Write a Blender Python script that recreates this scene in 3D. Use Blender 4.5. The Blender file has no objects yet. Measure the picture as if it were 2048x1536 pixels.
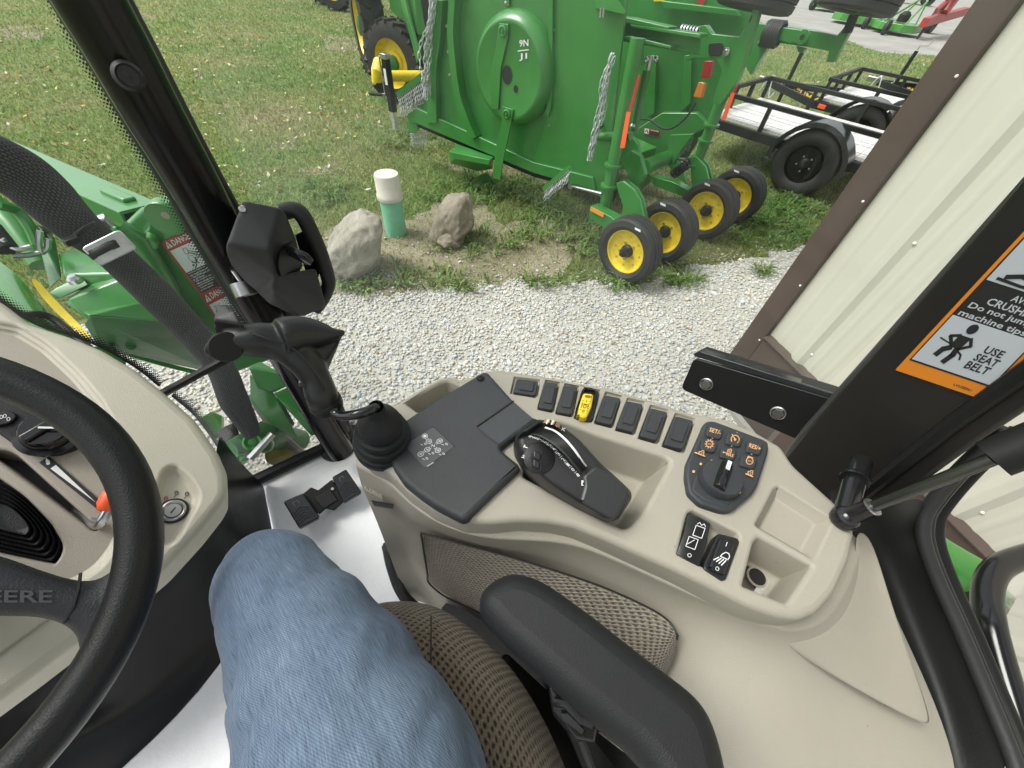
import bpy, bmesh, math, random
import numpy as np
from mathutils import Vector, Matrix
random.seed(7); np.random.seed(7)
S = bpy.context.scene; COL = S.collection
# ---------------------------------------------------------------- camera, sky, sun, exposure
F_PX, CAM_H, AZ = 775.0, 2.1, math.radians(65)
CAM = Vector((0, 0, CAM_H))
_n = Vector((962-1024, 1425-768, F_PX)).normalized()
_f = Vector((0, 0, 1)); _az = (_f - _n*_f.dot(_n)).normalized(); _rt = _n.cross(_az)
_F = _az*math.cos(AZ) - _rt*math.sin(AZ); _R = _az*math.sin(AZ) + _rt*math.cos(AZ)
RM = Matrix((_R, _F, -_n))            # rows: tractor right, tractor forward, up
cd = bpy.data.cameras.new('camera'); cam = bpy.data.objects.new('camera', cd); COL.objects.link(cam)
cd.sensor_width = 36; cd.lens = 36*F_PX/2048; cd.clip_start = .01; cd.clip_end = 900
_m = Matrix.Identity(4)
for _i, _v in enumerate(((1, 0, 0), (0, -1, 0), (0, 0, -1))):
    _c = RM @ Vector(_v)
    for _j in range(3): _m[_j][_i] = _c[_j]
_m.translation = CAM; cam.matrix_world = _m; S.camera = cam
SUN_EL, SUN_AZ = math.radians(58), math.radians(-20)     # azimuth measured from tractor forward towards its right
W = bpy.data.worlds.new('World'); S.world = W; W.use_nodes = True
nt = W.node_tree; nt.nodes.clear()
sky = nt.nodes.new('ShaderNodeTexSky'); sky.sky_type = 'NISHITA'; sky.sun_disc = False
sky.sun_elevation = SUN_EL; sky.sun_rotation = SUN_AZ; sky.dust_density = 4; sky.air_density = 1.2; sky.ozone_density = .6
hs = nt.nodes.new('ShaderNodeHueSaturation'); hs.inputs['Saturation'].default_value = .22
bg = nt.nodes.new('ShaderNodeBackground'); bg.inputs['Strength'].default_value = .15
wo = nt.nodes.new('ShaderNodeOutputWorld')
nt.links.new(sky.outputs[0], hs.inputs['Color']); nt.links.new(hs.outputs[0], bg.inputs[0]); nt.links.new(bg.outputs[0], wo.inputs[0])
sl = bpy.data.lights.new('sun', 'SUN'); sl.energy = 1.3; sl.angle = math.radians(24); sl.color = (1, .97, .92)
so = bpy.data.objects.new('sun', sl); COL.objects.link(so)
_d = Vector((math.sin(SUN_AZ)*math.cos(SUN_EL), math.cos(SUN_AZ)*math.cos(SUN_EL), math.sin(SUN_EL)))
so.rotation_euler = _d.to_track_quat('Z', 'Y').to_euler(); so.location = (0, 0, 30)
S.view_settings.view_transform = 'Standard'; S.view_settings.look = 'None'
S.view_settings.gamma = 1; S.view_settings.use_curve_mapping = False; S.view_settings.exposure = .72
S.cycles.max_bounces = 8; S.cycles.transparent_max_bounces = 16

# ---------------------------------------------------------------- photo measurements -> places in the world
def ray(u, v): return (RM @ Vector((u-1024, v-768, F_PX))).normalized()
def Z(u, v, z):                       # where the sight line meets the level z
    d = ray(u, v); return CAM + d*((z-CAM_H)/d.z)
def D(u, v, r):                       # ... at horizontal distance r
    d = ray(u, v); return CAM + d*(r/math.hypot(d.x, d.y))
def PL(u, v, pl):                     # ... at plane (point, normal)
    d = ray(u, v); return CAM + d*((pl[0]-CAM).dot(pl[1])/d.dot(pl[1]))
def proj(p):
    q = RM.transposed() @ (Vector(p)-CAM); return (1024+F_PX*q.x/q.z, 768+F_PX*q.y/q.z, q.z)
UP = Vector((0, 0, 1))

# ---------------------------------------------------------------- materials
MATS = {}
def mat(name, col, rough=.5, metal=0., bump=0., bscale=200., var=0., vscale=3., spec=.5, col2=None, coat=0., detail=3., wear=None, vdetail=4.):
    if name in MATS: return MATS[name]
    m = bpy.data.materials.new(name); m.use_nodes = True; MATS[name] = m
    N = m.node_tree.nodes; L = m.node_tree.links; b = N['Principled BSDF']
    c = tuple(col)+(1,)
    b.inputs['Base Color'].default_value = c; b.inputs['Roughness'].default_value = rough
    b.inputs['Metallic'].default_value = metal; b.inputs['Specular IOR Level'].default_value = spec
    b.inputs['Coat Weight'].default_value = coat; b.inputs['Coat Roughness'].default_value = .15
    tc = N.new('ShaderNodeTexCoord')
    if var or col2:
        n = N.new('ShaderNodeTexNoise'); n.inputs['Scale'].default_value = vscale; n.inputs['Detail'].default_value = vdetail; n.inputs['Roughness'].default_value = .65
        L.new(tc.outputs['Object'], n.inputs['Vector'])
        r = N.new('ShaderNodeValToRGB'); r.color_ramp.elements[0].position = .35; r.color_ramp.elements[1].position = .65
        c2 = tuple(col2)+(1,) if col2 else tuple(max(0, x*(1-var)) for x in col)+(1,)
        r.color_ramp.elements[0].color = c2; r.color_ramp.elements[1].color = c
        L.new(n.outputs[0], r.inputs[0]); L.new(r.outputs[0], b.inputs['Base Color'])
        rr = N.new('ShaderNodeMapRange'); rr.inputs[3].default_value = min(1, rough+.08); rr.inputs[4].default_value = max(.03, rough-.06)
        L.new(n.outputs[0], rr.inputs[0]); L.new(rr.outputs[0], b.inputs['Roughness'])
    if bump:
        n2 = N.new('ShaderNodeTexNoise'); n2.inputs['Scale'].default_value = bscale; n2.inputs['Detail'].default_value = detail
        L.new(tc.outputs['Object'], n2.inputs['Vector'])
        bp = N.new('ShaderNodeBump'); bp.inputs['Strength'].default_value = bump; bp.inputs['Distance'].default_value = .002
        L.new(n2.outputs[0], bp.inputs['Height']); L.new(bp.outputs[0], b.inputs['Normal'])
    return m
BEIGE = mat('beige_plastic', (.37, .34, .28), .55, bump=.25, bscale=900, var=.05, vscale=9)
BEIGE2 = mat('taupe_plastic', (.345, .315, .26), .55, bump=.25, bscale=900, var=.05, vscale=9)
for m_ in (BEIGE, BEIGE2):              # moulded grain and a few specks of dirt
    N = m_.node_tree.nodes; L = m_.node_tree.links; b = N['Principled BSDF']; tc = N.new('ShaderNodeTexCoord')
    vo = N.new('ShaderNodeTexVoronoi'); vo.inputs['Scale'].default_value = 75; L.new(tc.outputs['Object'], vo.inputs['Vector'])
    nz = N.new('ShaderNodeTexNoise'); nz.inputs['Scale'].default_value = 9; L.new(tc.outputs['Object'], nz.inputs['Vector'])
    mm = N.new('ShaderNodeMath'); mm.operation = 'MULTIPLY'; mm.inputs[1].default_value = .16; L.new(nz.outputs[0], mm.inputs[0])
    m3 = N.new('ShaderNodeMath'); m3.operation = 'SUBTRACT'; m3.inputs[1].default_value = .052; L.new(mm.outputs[0], m3.inputs[0])
    lt = N.new('ShaderNodeMath'); lt.operation = 'LESS_THAN'; L.new(vo.outputs['Distance'], lt.inputs[0]); L.new(m3.outputs[0], lt.inputs[1])
    src = b.inputs['Base Color'].links[0].from_socket; x = N.new('ShaderNodeMix'); x.data_type = 'RGBA'; L.new(lt.outputs[0], x.inputs[0]); L.new(src, x.inputs[6]); x.inputs[7].default_value = (.10, .085, .065, 1); L.new(x.outputs[2], b.inputs['Base Color'])
GREY = mat('charcoal_plastic', (.040, .043, .045), .5, spec=.4, bump=.3, bscale=1100, var=.12, vscale=12)
BLACK = mat('black_plastic', (.012, .012, .0125), .42, spec=.35, bump=.18, bscale=700, var=.2, vscale=15)
BLACKG = mat('gloss_black', (.012, .012, .013), .16, var=.2, vscale=9, bump=.03, bscale=60)
BLACKM = mat('matt_black_steel', (.008, .008, .008), .5, spec=.3, bump=.06, bscale=300, var=.3, vscale=8)
RUBBER = mat('rubber', (.020, .020, .021), .55, bump=.15, bscale=300, var=.3, vscale=8)
SOFT = mat('soft_rubber', (.020, .0205, .022), .5, spec=.3, bump=.3, bscale=700, var=.15, vscale=8)
GREEN = mat('green_paint', (.036, .215, .036), .30, var=.14, vscale=5, bump=.06, bscale=40, coat=.4)
GREEND = mat('green_cast_and_shade', (.024, .145, .03), .42, var=.25, vscale=9, bump=.4, bscale=150)
GREENB = mat('bright_green_paint', (.07, .30, .045), .25, var=.08, vscale=5, coat=.4)
YEL = mat('yellow_paint', (.86, .64, .03), .36, var=.22, vscale=18, bump=.05, bscale=60)
TYRE = mat('tyre_rubber', (.022, .022, .023), .6, spec=.35, bump=.3, bscale=160, col2=(.038, .035, .032), vscale=6)
ZINC = mat('zinc_steel', (.62, .63, .64), .28, metal=1., var=.25, vscale=25)
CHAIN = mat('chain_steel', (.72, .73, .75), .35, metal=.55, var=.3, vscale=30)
WHITE = mat('white_print', (.78, .78, .77), .5)
INK = mat('black_ink', (.012, .012, .013), .5)
RED = mat('red_print', (.48, .030, .030), .45)
ORANGE = mat('orange_print', (.80, .26, .02), .45)
AMBER = mat('pale_orange_print', (.80, .42, .18), .5)
REFO = mat('fluorescent_orange', (.95, .12, .03), .4)
REFR = mat('red_lens', (.35, .02, .02), .2)
BROWN = mat('brown_trim', (.075, .052, .042), .5, var=.12, vscale=4, bump=.05, bscale=40)
CREAM = mat('cream_siding', (.54, .53, .445), .42, var=.05, vscale=2.5, bump=.05, bscale=14)

def noise_ramp(N, L, vec, scale, stops, detail=6, rough=.6, dist=0):
    n = N.new('ShaderNodeTexNoise'); n.inputs['Scale'].default_value = scale; n.inputs['Detail'].default_value = detail
    n.inputs['Roughness'].default_value = rough; n.inputs['Distortion'].default_value = dist
    L.new(vec, n.inputs['Vector']); r = N.new('ShaderNodeValToRGB'); e = r.color_ramp.elements
    while len(e) < len(stops): e.new(.5)
    for k, (p, c) in enumerate(stops): e[k].position = p; e[k].color = tuple(c)+(1,)
    L.new(n.outputs[0], r.inputs[0]); return n, r
def newmat(name, rough=.8):
    m = bpy.data.materials.new(name); m.use_nodes = True; MATS[name] = m
    N = m.node_tree.nodes; L = m.node_tree.links; b = N['Principled BSDF']; b.inputs['Roughness'].default_value = rough
    return m, N, L, b, N.new('ShaderNodeTexCoord')
def mixc(N, L, a, b, fac, mode='MIX'):
    x = N.new('ShaderNodeMix'); x.data_type = 'RGBA'; x.blend_type = mode
    for s, i in ((fac, 0), (a, 6), (b, 7)):
        if hasattr(s, 'is_linked'): L.new(s, x.inputs[i])
        elif i == 0: x.inputs[0].default_value = s
        else: x.inputs[i].default_value = tuple(s)+(1,)
    return x.outputs[2]
def bump(N, L, b, h, strength, dist):
    p = N.new('ShaderNodeBump'); p.inputs['Strength'].default_value = strength; p.inputs['Distance'].default_value = dist
    L.new(h, p.inputs['Height']); L.new(p.outputs[0], b.inputs['Normal']); return p
# lawn
LAWN, N, L, b, tc = newmat('lawn_soil', .95)
n1, r1 = noise_ramp(N, L, tc.outputs['Object'], .55, [(.32, (.28, .25, .15)), (.45, (.215, .245, .10)), (.62, (.155, .225, .07)), (.75, (.215, .26, .095))], 8, .65)
n2, r2 = noise_ramp(N, L, tc.outputs['Object'], 38, [(.3, (.55, .55, .5)), (.7, (1.25, 1.25, 1.1))], 6, .7)
L.new(mixc(N, L, r1.outputs[0], r2.outputs[0], 1., 'MULTIPLY'), b.inputs['Base Color']); bump(N, L, b, n2.outputs[0], 1., .03)
BLADE, N, L, b, tc = newmat('grass_blade', .6)
at = N.new('ShaderNodeAttribute'); at.attribute_name = 'tint'
n1, r1 = noise_ramp(N, L, tc.outputs['Object'], .55, [(.28, (.36, .33, .20)), (.40, (.30, .345, .145)), (.60, (.195, .31, .095)), (.78, (.30, .365, .135))], 8, .65)
L.new(mixc(N, L, r1.outputs[0], at.outputs['Color'], 1., 'MULTIPLY'), b.inputs['Base Color'])
tl_ = N.new('ShaderNodeBsdfTranslucent'); L.new(b.inputs['Base Color'].links[0].from_socket, tl_.inputs[0]); ms_ = N.new('ShaderNodeMixShader'); ms_.inputs[0].default_value = .42
L.new(b.outputs[0], ms_.inputs[1]); L.new(tl_.outputs[0], ms_.inputs[2]); L.new(ms_.outputs[0], N['Material Output'].inputs[0])
# dirt, gravel
DIRT, N, L, b, tc = newmat('bare_soil', .95)
n1, r1 = noise_ramp(N, L, tc.outputs['Object'], 2.2, [(.3, (.17, .15, .09)), (.5, (.27, .235, .155)), (.7, (.36, .32, .225))], 8, .7)
n2, r2 = noise_ramp(N, L, tc.outputs['Object'], 45, [(.3, (.7, .7, .7)), (.7, (1.2, 1.2, 1.2))], 5, .7)
L.new(mixc(N, L, r1.outputs[0], r2.outputs[0], 1., 'MULTIPLY'), b.inputs['Base Color']); bump(N, L, b, n2.outputs[0], .8, .02)
GBED, N, L, b, tc = newmat('gravel_bed', .95)
v = N.new('ShaderNodeTexVoronoi'); v.inputs['Scale'].default_value = 60; L.new(tc.outputs['Object'], v.inputs['Vector'])
r = N.new('ShaderNodeValToRGB'); r.color_ramp.elements[0].color = (.52, .505, .46, 1); r.color_ramp.elements[1].color = (.36, .345, .30, 1); r.color_ramp.elements[1].position = .7
L.new(v.outputs['Distance'], r.inputs[0]); L.new(r.outputs[0], b.inputs['Base Color']); bump(N, L, b, v.outputs['Distance'], -.8, .02)
STONE, N, L, b, tc = newmat('limestone_chip', .85)
at = N.new('ShaderNodeAttribute'); at.attribute_name = 'tint'
n1, r1 = noise_ramp(N, L, tc.outputs['Object'], 60, [(.3, (.48, .47, .44)), (.7, (.58, .57, .54))], 4, .6)
L.new(mixc(N, L, r1.outputs[0], at.outputs['Color'], 1., 'MULTIPLY'), b.inputs['Base Color']); bump(N, L, b, n1.outputs[0], .3, .004)
ROCK, N, L, b, tc = newmat('field_rock', .9)
n1, r1 = noise_ramp(N, L, tc.outputs['Object'], 7, [(.28, (.17, .155, .115)), (.45, (.29, .27, .215)), (.6, (.38, .36, .30)), (.75, (.56, .54, .48))], 9, .7, .6)
L.new(r1.outputs[0], b.inputs['Base Color']); bump(N, L, b, n1.outputs[0], .9, .03)
ROCK2, N, L, b, tc = newmat('tan_field_rock', .9)
n1, r1 = noise_ramp(N, L, tc.outputs['Object'], 9, [(.28, (.15, .125, .09)), (.45, (.25, .215, .16)), (.6, (.33, .29, .225)), (.78, (.44, .40, .33))], 9, .75, .4)
L.new(r1.outputs[0], b.inputs['Base Color']); bump(N, L, b, n1.outputs[0], .9, .03)
# white film floor
FILM, N, L, b, tc = newmat('white_floor_film', .7); b.inputs['Specular IOR Level'].default_value = .25
n1, r1 = noise_ramp(N, L, tc.outputs['Object'], 7, [(.27, (.46, .40, .33)), (.325, (.80, .79, .77)), (.45, (.83, .84, .85)), (.65, (.85, .86, .88))], 9, .74)
n2, r2 = noise_ramp(N, L, tc.outputs['Object'], 90, [(.20, (.35, .30, .25)), (.27, (1, 1, 1))], 3, .6)
L.new(mixc(N, L, r1.outputs[0], r2.outputs[0], 1., 'MULTIPLY'), b.inputs['Base Color']); bump(N, L, b, n1.outputs[0], .5, .010)
# denim: UV u runs round the leg, v along it (metres)
DENIM, N, L, b, tc = newmat('denim', .85)
mp = N.new('ShaderNodeMapping'); mp.inputs['Rotation'].default_value = (0, 0, -.6); L.new(tc.outputs['UV'], mp.inputs['Vector'])
w1 = N.new('ShaderNodeTexWave'); w1.inputs['Scale'].default_value = 190; w1.inputs['Distortion'].default_value = 1.2; w1.inputs['Detail'].default_value = 2; w1.inputs['Detail Scale'].default_value = 4
L.new(mp.outputs[0], w1.inputs['Vector'])
mp2 = N.new('ShaderNodeMapping'); mp2.inputs['Scale'].default_value = (900, 60, 1); L.new(tc.outputs['UV'], mp2.inputs['Vector'])
n3 = N.new('ShaderNodeTexNoise'); n3.inputs['Scale'].default_value = 1; n3.inputs['Detail'].default_value = 5; n3.inputs['Roughness'].default_value = .7; L.new(mp2.outputs[0], n3.inputs['Vector'])
ad = N.new('ShaderNodeMath'); ad.operation = 'MULTIPLY_ADD'; L.new(w1.outputs['Fac'], ad.inputs[0]); ad.inputs[1].default_value = .16; L.new(n3.outputs[0], ad.inputs[2])
r = N.new('ShaderNodeValToRGB'); e = r.color_ramp.elements; e[0].position = .30; e[0].color = (.018, .038, .080, 1); e[1].position = 1.02; e[1].color = (.235, .315, .42, 1)
L.new(ad.outputs[0], r.inputs[0])
n4, r4 = noise_ramp(N, L, tc.outputs['Object'], 8, [(.28, (.62, .66, .74)), (.50, (.95, .96, .98)), (.72, (1.35, 1.30, 1.22))], 6, .6)
L.new(mixc(N, L, r.outputs[0], r4.outputs[0], 1., 'MULTIPLY'), b.inputs['Base Color'])
bump(N, L, b, ad.outputs[0], .3, .001); b.inputs['Sheen Weight'].default_value = .1
# seat moquette, UV in metres
def moquette(name, light, dark, px_, py_, rot=0.):
    m, N, L, b, tc = newmat(name, .95)
    nz = N.new('ShaderNodeTexNoise'); nz.inputs['Scale'].default_value = 210; nz.inputs['Detail'].default_value = 3; L.new(tc.outputs['UV'], nz.inputs['Vector'])
    wv = N.new('ShaderNodeVectorMath'); wv.operation = 'MULTIPLY_ADD'; wv.inputs[1].default_value = (.0042, .0042, 0); L.new(nz.outputs['Color'], wv.inputs[0]); L.new(tc.outputs['UV'], wv.inputs[2])
    ds = []
    for o in (0, .5):
        mp = N.new('ShaderNodeMapping'); mp.inputs['Scale'].default_value = (1/px_, 1/py_, 0); mp.inputs['Location'].default_value = (o, o, 0); mp.inputs['Rotation'].default_value = (0, 0, rot); L.new(wv.outputs[0], mp.inputs[0])
        fr = N.new('ShaderNodeVectorMath'); fr.operation = 'FRACTION'; L.new(mp.outputs[0], fr.inputs[0]); sb = N.new('ShaderNodeVectorMath'); sb.operation = 'SUBTRACT'; sb.inputs[1].default_value = (.5, .5, 0); L.new(fr.outputs[0], sb.inputs[0])
        ln = N.new('ShaderNodeVectorMath'); ln.operation = 'LENGTH'; L.new(sb.outputs[0], ln.inputs[0]); ds.append(ln.outputs['Value'])
    mn = N.new('ShaderNodeMath'); mn.operation = 'MINIMUM'; L.new(ds[0], mn.inputs[0]); L.new(ds[1], mn.inputs[1])
    r = N.new('ShaderNodeValToRGB'); e = r.color_ramp.elements; e[0].position = .10; e[0].color = tuple(dark)+(1,); e[1].position = .30; e[1].color = tuple(light)+(1,); L.new(mn.outputs[0], r.inputs[0])
    n5, r5 = noise_ramp(N, L, tc.outputs['UV'], 520, [(.3, (.5, .5, .5)), (.7, (1.4, 1.38, 1.34))], 3, .6)
    L.new(mixc(N, L, r.outputs[0], r5.outputs[0], 1., 'MULTIPLY'), b.inputs['Base Color']); bump(N, L, b, mn.outputs[0], 1., .006); b.inputs['Sheen Weight'].default_value = .2
    return m
MOQ = moquette('seat_moquette', (.235, .19, .135), (.022, .016, .012), .0125, .0100, .5)
MOQ2 = moquette('panel_moquette', (.31, .265, .21), (.035, .027, .022), .0118, .0092)
# glass: clear pane with a Fresnel reflection
GLASS = bpy.data.materials.new('tinted_glass'); GLASS.use_nodes = True
N = GLASS.node_tree.nodes; L = GLASS.node_tree.links; N.remove(N['Principled BSDF'])
t = N.new('ShaderNodeBsdfTransparent'); t.inputs[0].default_value = (.93, .965, .94, 1)
g = N.new('ShaderNodeBsdfGlossy'); g.inputs['Roughness'].default_value = .02
fr = N.new('ShaderNodeFresnel'); fr.inputs[0].default_value = 1.25
mx = N.new('ShaderNodeMixShader'); L.new(fr.outputs[0], mx.inputs[0]); L.new(t.outputs[0], mx.inputs[1]); L.new(g.outputs[0], mx.inputs[2])
tc = N.new('ShaderNodeTexCoord'); hz = N.new('ShaderNodeTexNoise'); hz.inputs['Scale'].default_value = 2.1; hz.inputs['Detail'].default_value = 5; hz.inputs['Distortion'].default_value = .8; L.new(tc.outputs['Object'], hz.inputs['Vector'])   # pale green veil painted in for reflections in the pane
hm = N.new('ShaderNodeMapRange'); hm.inputs[1].default_value = .42; hm.inputs[2].default_value = .72; hm.inputs[3].default_value = .004; hm.inputs[4].default_value = .080; L.new(hz.outputs[0], hm.inputs[0])
df = N.new('ShaderNodeBsdfTranslucent'); df.inputs[0].default_value = (.80, .90, .84, 1); m2 = N.new('ShaderNodeMixShader'); L.new(hm.outputs[0], m2.inputs[0]); L.new(mx.outputs[0], m2.inputs[1]); L.new(df.outputs[0], m2.inputs[2]); L.new(m2.outputs[0], N['Material Output'].inputs[0])
GLASS2 = GLASS.copy(); GLASS2.name = 'thin_veil_glass'     # windscreen gets a weaker painted reflection veil than the door
for nd in GLASS2.node_tree.nodes:
    if nd.type == 'MAP_RANGE': nd.inputs[4].default_value = .015
# ceramic dot border of the glass: UV x along, y from solid (0) to clear (1)
FRIT = bpy.data.materials.new('ceramic_dots'); FRIT.use_nodes = True
N = FRIT.node_tree.nodes; L = FRIT.node_tree.links; pb = N['Principled BSDF']; pb.inputs['Base Color'].default_value = (.012, .012, .012, 1); pb.inputs['Roughness'].default_value = .4
tc = N.new('ShaderNodeTexCoord'); sx = N.new('ShaderNodeSeparateXYZ'); L.new(tc.outputs['UV'], sx.inputs[0])
mp = N.new('ShaderNodeMapping'); mp.inputs['Rotation'].default_value = (0, 0, .785); L.new(tc.outputs['UV'], mp.inputs[0])
vm = N.new('ShaderNodeVectorMath'); vm.operation = 'FRACTION'; L.new(mp.outputs[0], vm.inputs[0])
vs = N.new('ShaderNodeVectorMath'); vs.operation = 'SUBTRACT'; vs.inputs[1].default_value = (.5, .5, 0); L.new(vm.outputs[0], vs.inputs[0])
vl = N.new('ShaderNodeVectorMath'); vl.operation = 'LENGTH'; L.new(vs.outputs[0], vl.inputs[0])
mr = N.new('ShaderNodeMapRange'); mr.inputs[1].default_value = 0; mr.inputs[2].default_value = 5.5; mr.inputs[3].default_value = .78; mr.inputs[4].default_value = .12; L.new(sx.outputs[1], mr.inputs[0])
cp = N.new('ShaderNodeMath'); cp.operation = 'LESS_THAN'; L.new(vl.outputs['Value'], cp.inputs[0]); L.new(mr.outputs[0], cp.inputs[1])
tr = N.new('ShaderNodeBsdfTransparent'); mx = N.new('ShaderNodeMixShader'); L.new(cp.outputs[0], mx.inputs[0]); L.new(tr.outputs[0], mx.inputs[1]); L.new(pb.outputs[0], mx.inputs[2]); L.new(mx.outputs[0], N['Material Output'].inputs[0])
# braided hose sleeve, weathered planks, leaves
SLEEVE, N, L, b, tc = newmat('braided_sleeve', .7)
ck = N.new('ShaderNodeTexBrick'); ck.inputs['Scale'].default_value = 110; ck.inputs['Color1'].default_value = (.045, .045, .05, 1); ck.inputs['Color2'].default_value = (.07, .07, .075, 1); ck.inputs['Mortar'].default_value = (.008, .008, .009, 1)
ck.inputs['Mortar Size'].default_value = .12; ck.inputs['Brick Width'].default_value = .8; ck.inputs['Row Height'].default_value = .5
L.new(tc.outputs['UV'], ck.inputs['Vector']); L.new(ck.outputs[0], b.inputs['Base Color']); bump(N, L, b, ck.outputs['Fac'], -.6, .003)
PLANK, N, L, b, tc = newmat('weathered_plank', .85)
mp = N.new('ShaderNodeMapping'); mp.inputs['Scale'].default_value = (1, 1, 1); L.new(tc.outputs['UV'], mp.inputs[0])
mp.inputs['Scale'].default_value = (3, 45, 1)
n1, r1 = noise_ramp(N, L, mp.outputs[0], 1, [(.3, (.30, .28, .26)), (.45, (.58, .56, .54)), (.7, (.74, .73, .72))], 5, .6)
L.new(r1.outputs[0], b.inputs['Base Color'])
LEAF, N, L, b, tc = newmat('dry_leaf', .8)
at = N.new('ShaderNodeAttribute'); at.attribute_name = 'tint'; L.new(at.outputs['Color'], b.inputs['Base Color'])
PIPEG = mat('teal_pipe', (.20, .56, .36), .4, var=.12, vscale=10)
PIPEW = mat('cap_plastic', (.66, .63, .54), .5, var=.12, vscale=14, bump=.2, bscale=60)
BARK = mat('bark', (.13, .11, .085), .95, bump=1., bscale=25, var=.5, vscale=12)
REDP = mat('red_implement_paint', (.42, .035, .03), .4, var=.2, vscale=6)
# ---------------------------------------------------------------- mesh helpers
ORG = {}
class MB:
    def __init__(s): s.v = []; s.f = []; s.uv = []
    def add(s, vs, fs, uvs=None):
        o = len(s.v); s.v += [Vector(p) for p in vs]; s.f += [tuple(i+o for i in f) for f in fs]
        s.uv += uvs if uvs else [None]*len(fs); return s
    def poly(s, pts): return s.add(pts, [tuple(range(len(pts)))])
    def prism(s, pts, vec, cap=True):
        n = len(pts); vec = Vector(vec); q = [Vector(p)+vec for p in pts]
        fs = [(i, (i+1) % n, (i+1) % n+n, i+n) for i in range(n)]
        if cap: fs += [tuple(range(n))[::-1], tuple(range(n, 2*n))]
        return s.add(list(pts)+q, fs)
    def frustum(s, a, b):
        n = len(a); fs = [(i, (i+1) % n, (i+1) % n+n, i+n) for i in range(n)]+[tuple(range(n))[::-1], tuple(range(n, 2*n))]
        return s.add(list(a)+list(b), fs)
    def loops(s, rings, closed=True, cap0=False, cap1=False, uvs=None):
        n = len(rings[0]); vs = [p for r in rings for p in r]; fs = []; uu = []
        m = n if closed else n-1
        for k in range(len(rings)-1):
            for i in range(m):
                j = (i+1) % n; fs.append((k*n+i, k*n+j, (k+1)*n+j, (k+1)*n+i))
                if uvs: uu.append([uvs(k, i), uvs(k, i+1), uvs(k+1, i+1), uvs(k+1, i)])
                else: uu.append(None)
        if cap0: fs.append(tuple(range(n))[::-1]); uu.append(None)
        if cap1: fs.append(tuple(range((len(rings)-1)*n, len(rings)*n))); uu.append(None)
        return s.add(vs, fs, uu)
    def tube(s, pts, r, seg=10, cap=True, flat=1., side=None, uvscale=None):
        pts = [Vector(p) for p in pts]; n = len(pts); rs = [float(x) for x in np.interp(np.linspace(0, 1, n), np.linspace(0, 1, len(r)), r)] if isinstance(r, (list, tuple)) else [r]*n
        t0 = (pts[1]-pts[0]).normalized(); a = Vector(side) if side is not None else (UP if abs(t0.z) < .9 else Vector((1, 0, 0)))
        rings = []; ln = [0.]
        for i in range(n):
            t = ((pts[min(i+1, n-1)]-pts[i]).normalized()+(pts[i]-pts[max(i-1, 0)]).normalized()).normalized()
            x = (a-t*a.dot(t)).normalized(); y = t.cross(x); a = x
            rings.append([pts[i]+x*(rs[i]*math.cos(2*math.pi*k/seg))+y*(rs[i]*flat*math.sin(2*math.pi*k/seg)) for k in range(seg)])
            if i: ln.append(ln[-1]+(pts[i]-pts[i-1]).length)
        rm = sum(rs)/n
        return s.loops(rings, True, cap, cap, (lambda k, i: (ln[k], 2*math.pi*rm*i/seg)) if uvscale else None)
    def lathe(s, c, axis, prof, seg=24, ang=None, cap=False):    # prof: (radius, height along axis)
        c = Vector(c); ax = Vector(axis).normalized(); x = ax.orthogonal().normalized(); y = ax.cross(x)
        rings = [[c+ax*h+x*(max(r, 1e-4)*math.cos(2*math.pi*k/seg))+y*(max(r, 1e-4)*math.sin(2*math.pi*k/seg)) for k in range(seg)] for r, h in prof]
        return s.loops(rings, True, cap, cap)
    def box(s, c, x, y, z):            # centre and half-axis vectors
        c, x, y, z = map(Vector, (c, x, y, z))
        return s.prism([c-x-y-z, c+x-y-z, c+x+y-z, c-x+y-z], z*2)
    def bar(s, p, q, w, h, up=UP):
        p, q = Vector(p), Vector(q); t = (q-p).normalized(); y = Vector(up)-t*Vector(up).dot(t)
        if y.length < 1e-3: y = t.orthogonal()
        y.normalize(); x = t.cross(y)
        return s.box((p+q)/2, x*w/2, y*h/2, (q-p)/2)
    def hull(s, pts):
        bm = bmesh.new(); [bm.verts.new(p) for p in pts]; r = bmesh.ops.convex_hull(bm, input=bm.verts)
        bmesh.ops.delete(bm, geom=[e for e in r['geom_interior'] if isinstance(e, bmesh.types.BMVert)], context='VERTS')
        bmesh.ops.dissolve_limit(bm, angle_limit=.03, verts=bm.verts, edges=bm.edges)
        bm.verts.index_update(); s.add([v.co.copy() for v in bm.verts], [tuple(v.index for v in f.verts) for f in bm.faces]); bm.free(); return s
    def grid(s, rows, uv=True):
        h, w = len(rows), len(rows[0]); rows = [[Vector(p) for p in r] for r in rows]
        U = [[0.]*w for _ in range(h)]; V = [[0.]*w for _ in range(h)]
        for i in range(h):
            for j in range(w):
                if j: U[i][j] = U[i][j-1]+(rows[i][j]-rows[i][j-1]).length
                if i: V[i][j] = V[i-1][j]+(rows[i][j]-rows[i-1][j]).length
        return s.loops(rows, False, uvs=lambda k, i: (U[k][i], V[k][i]))
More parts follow.
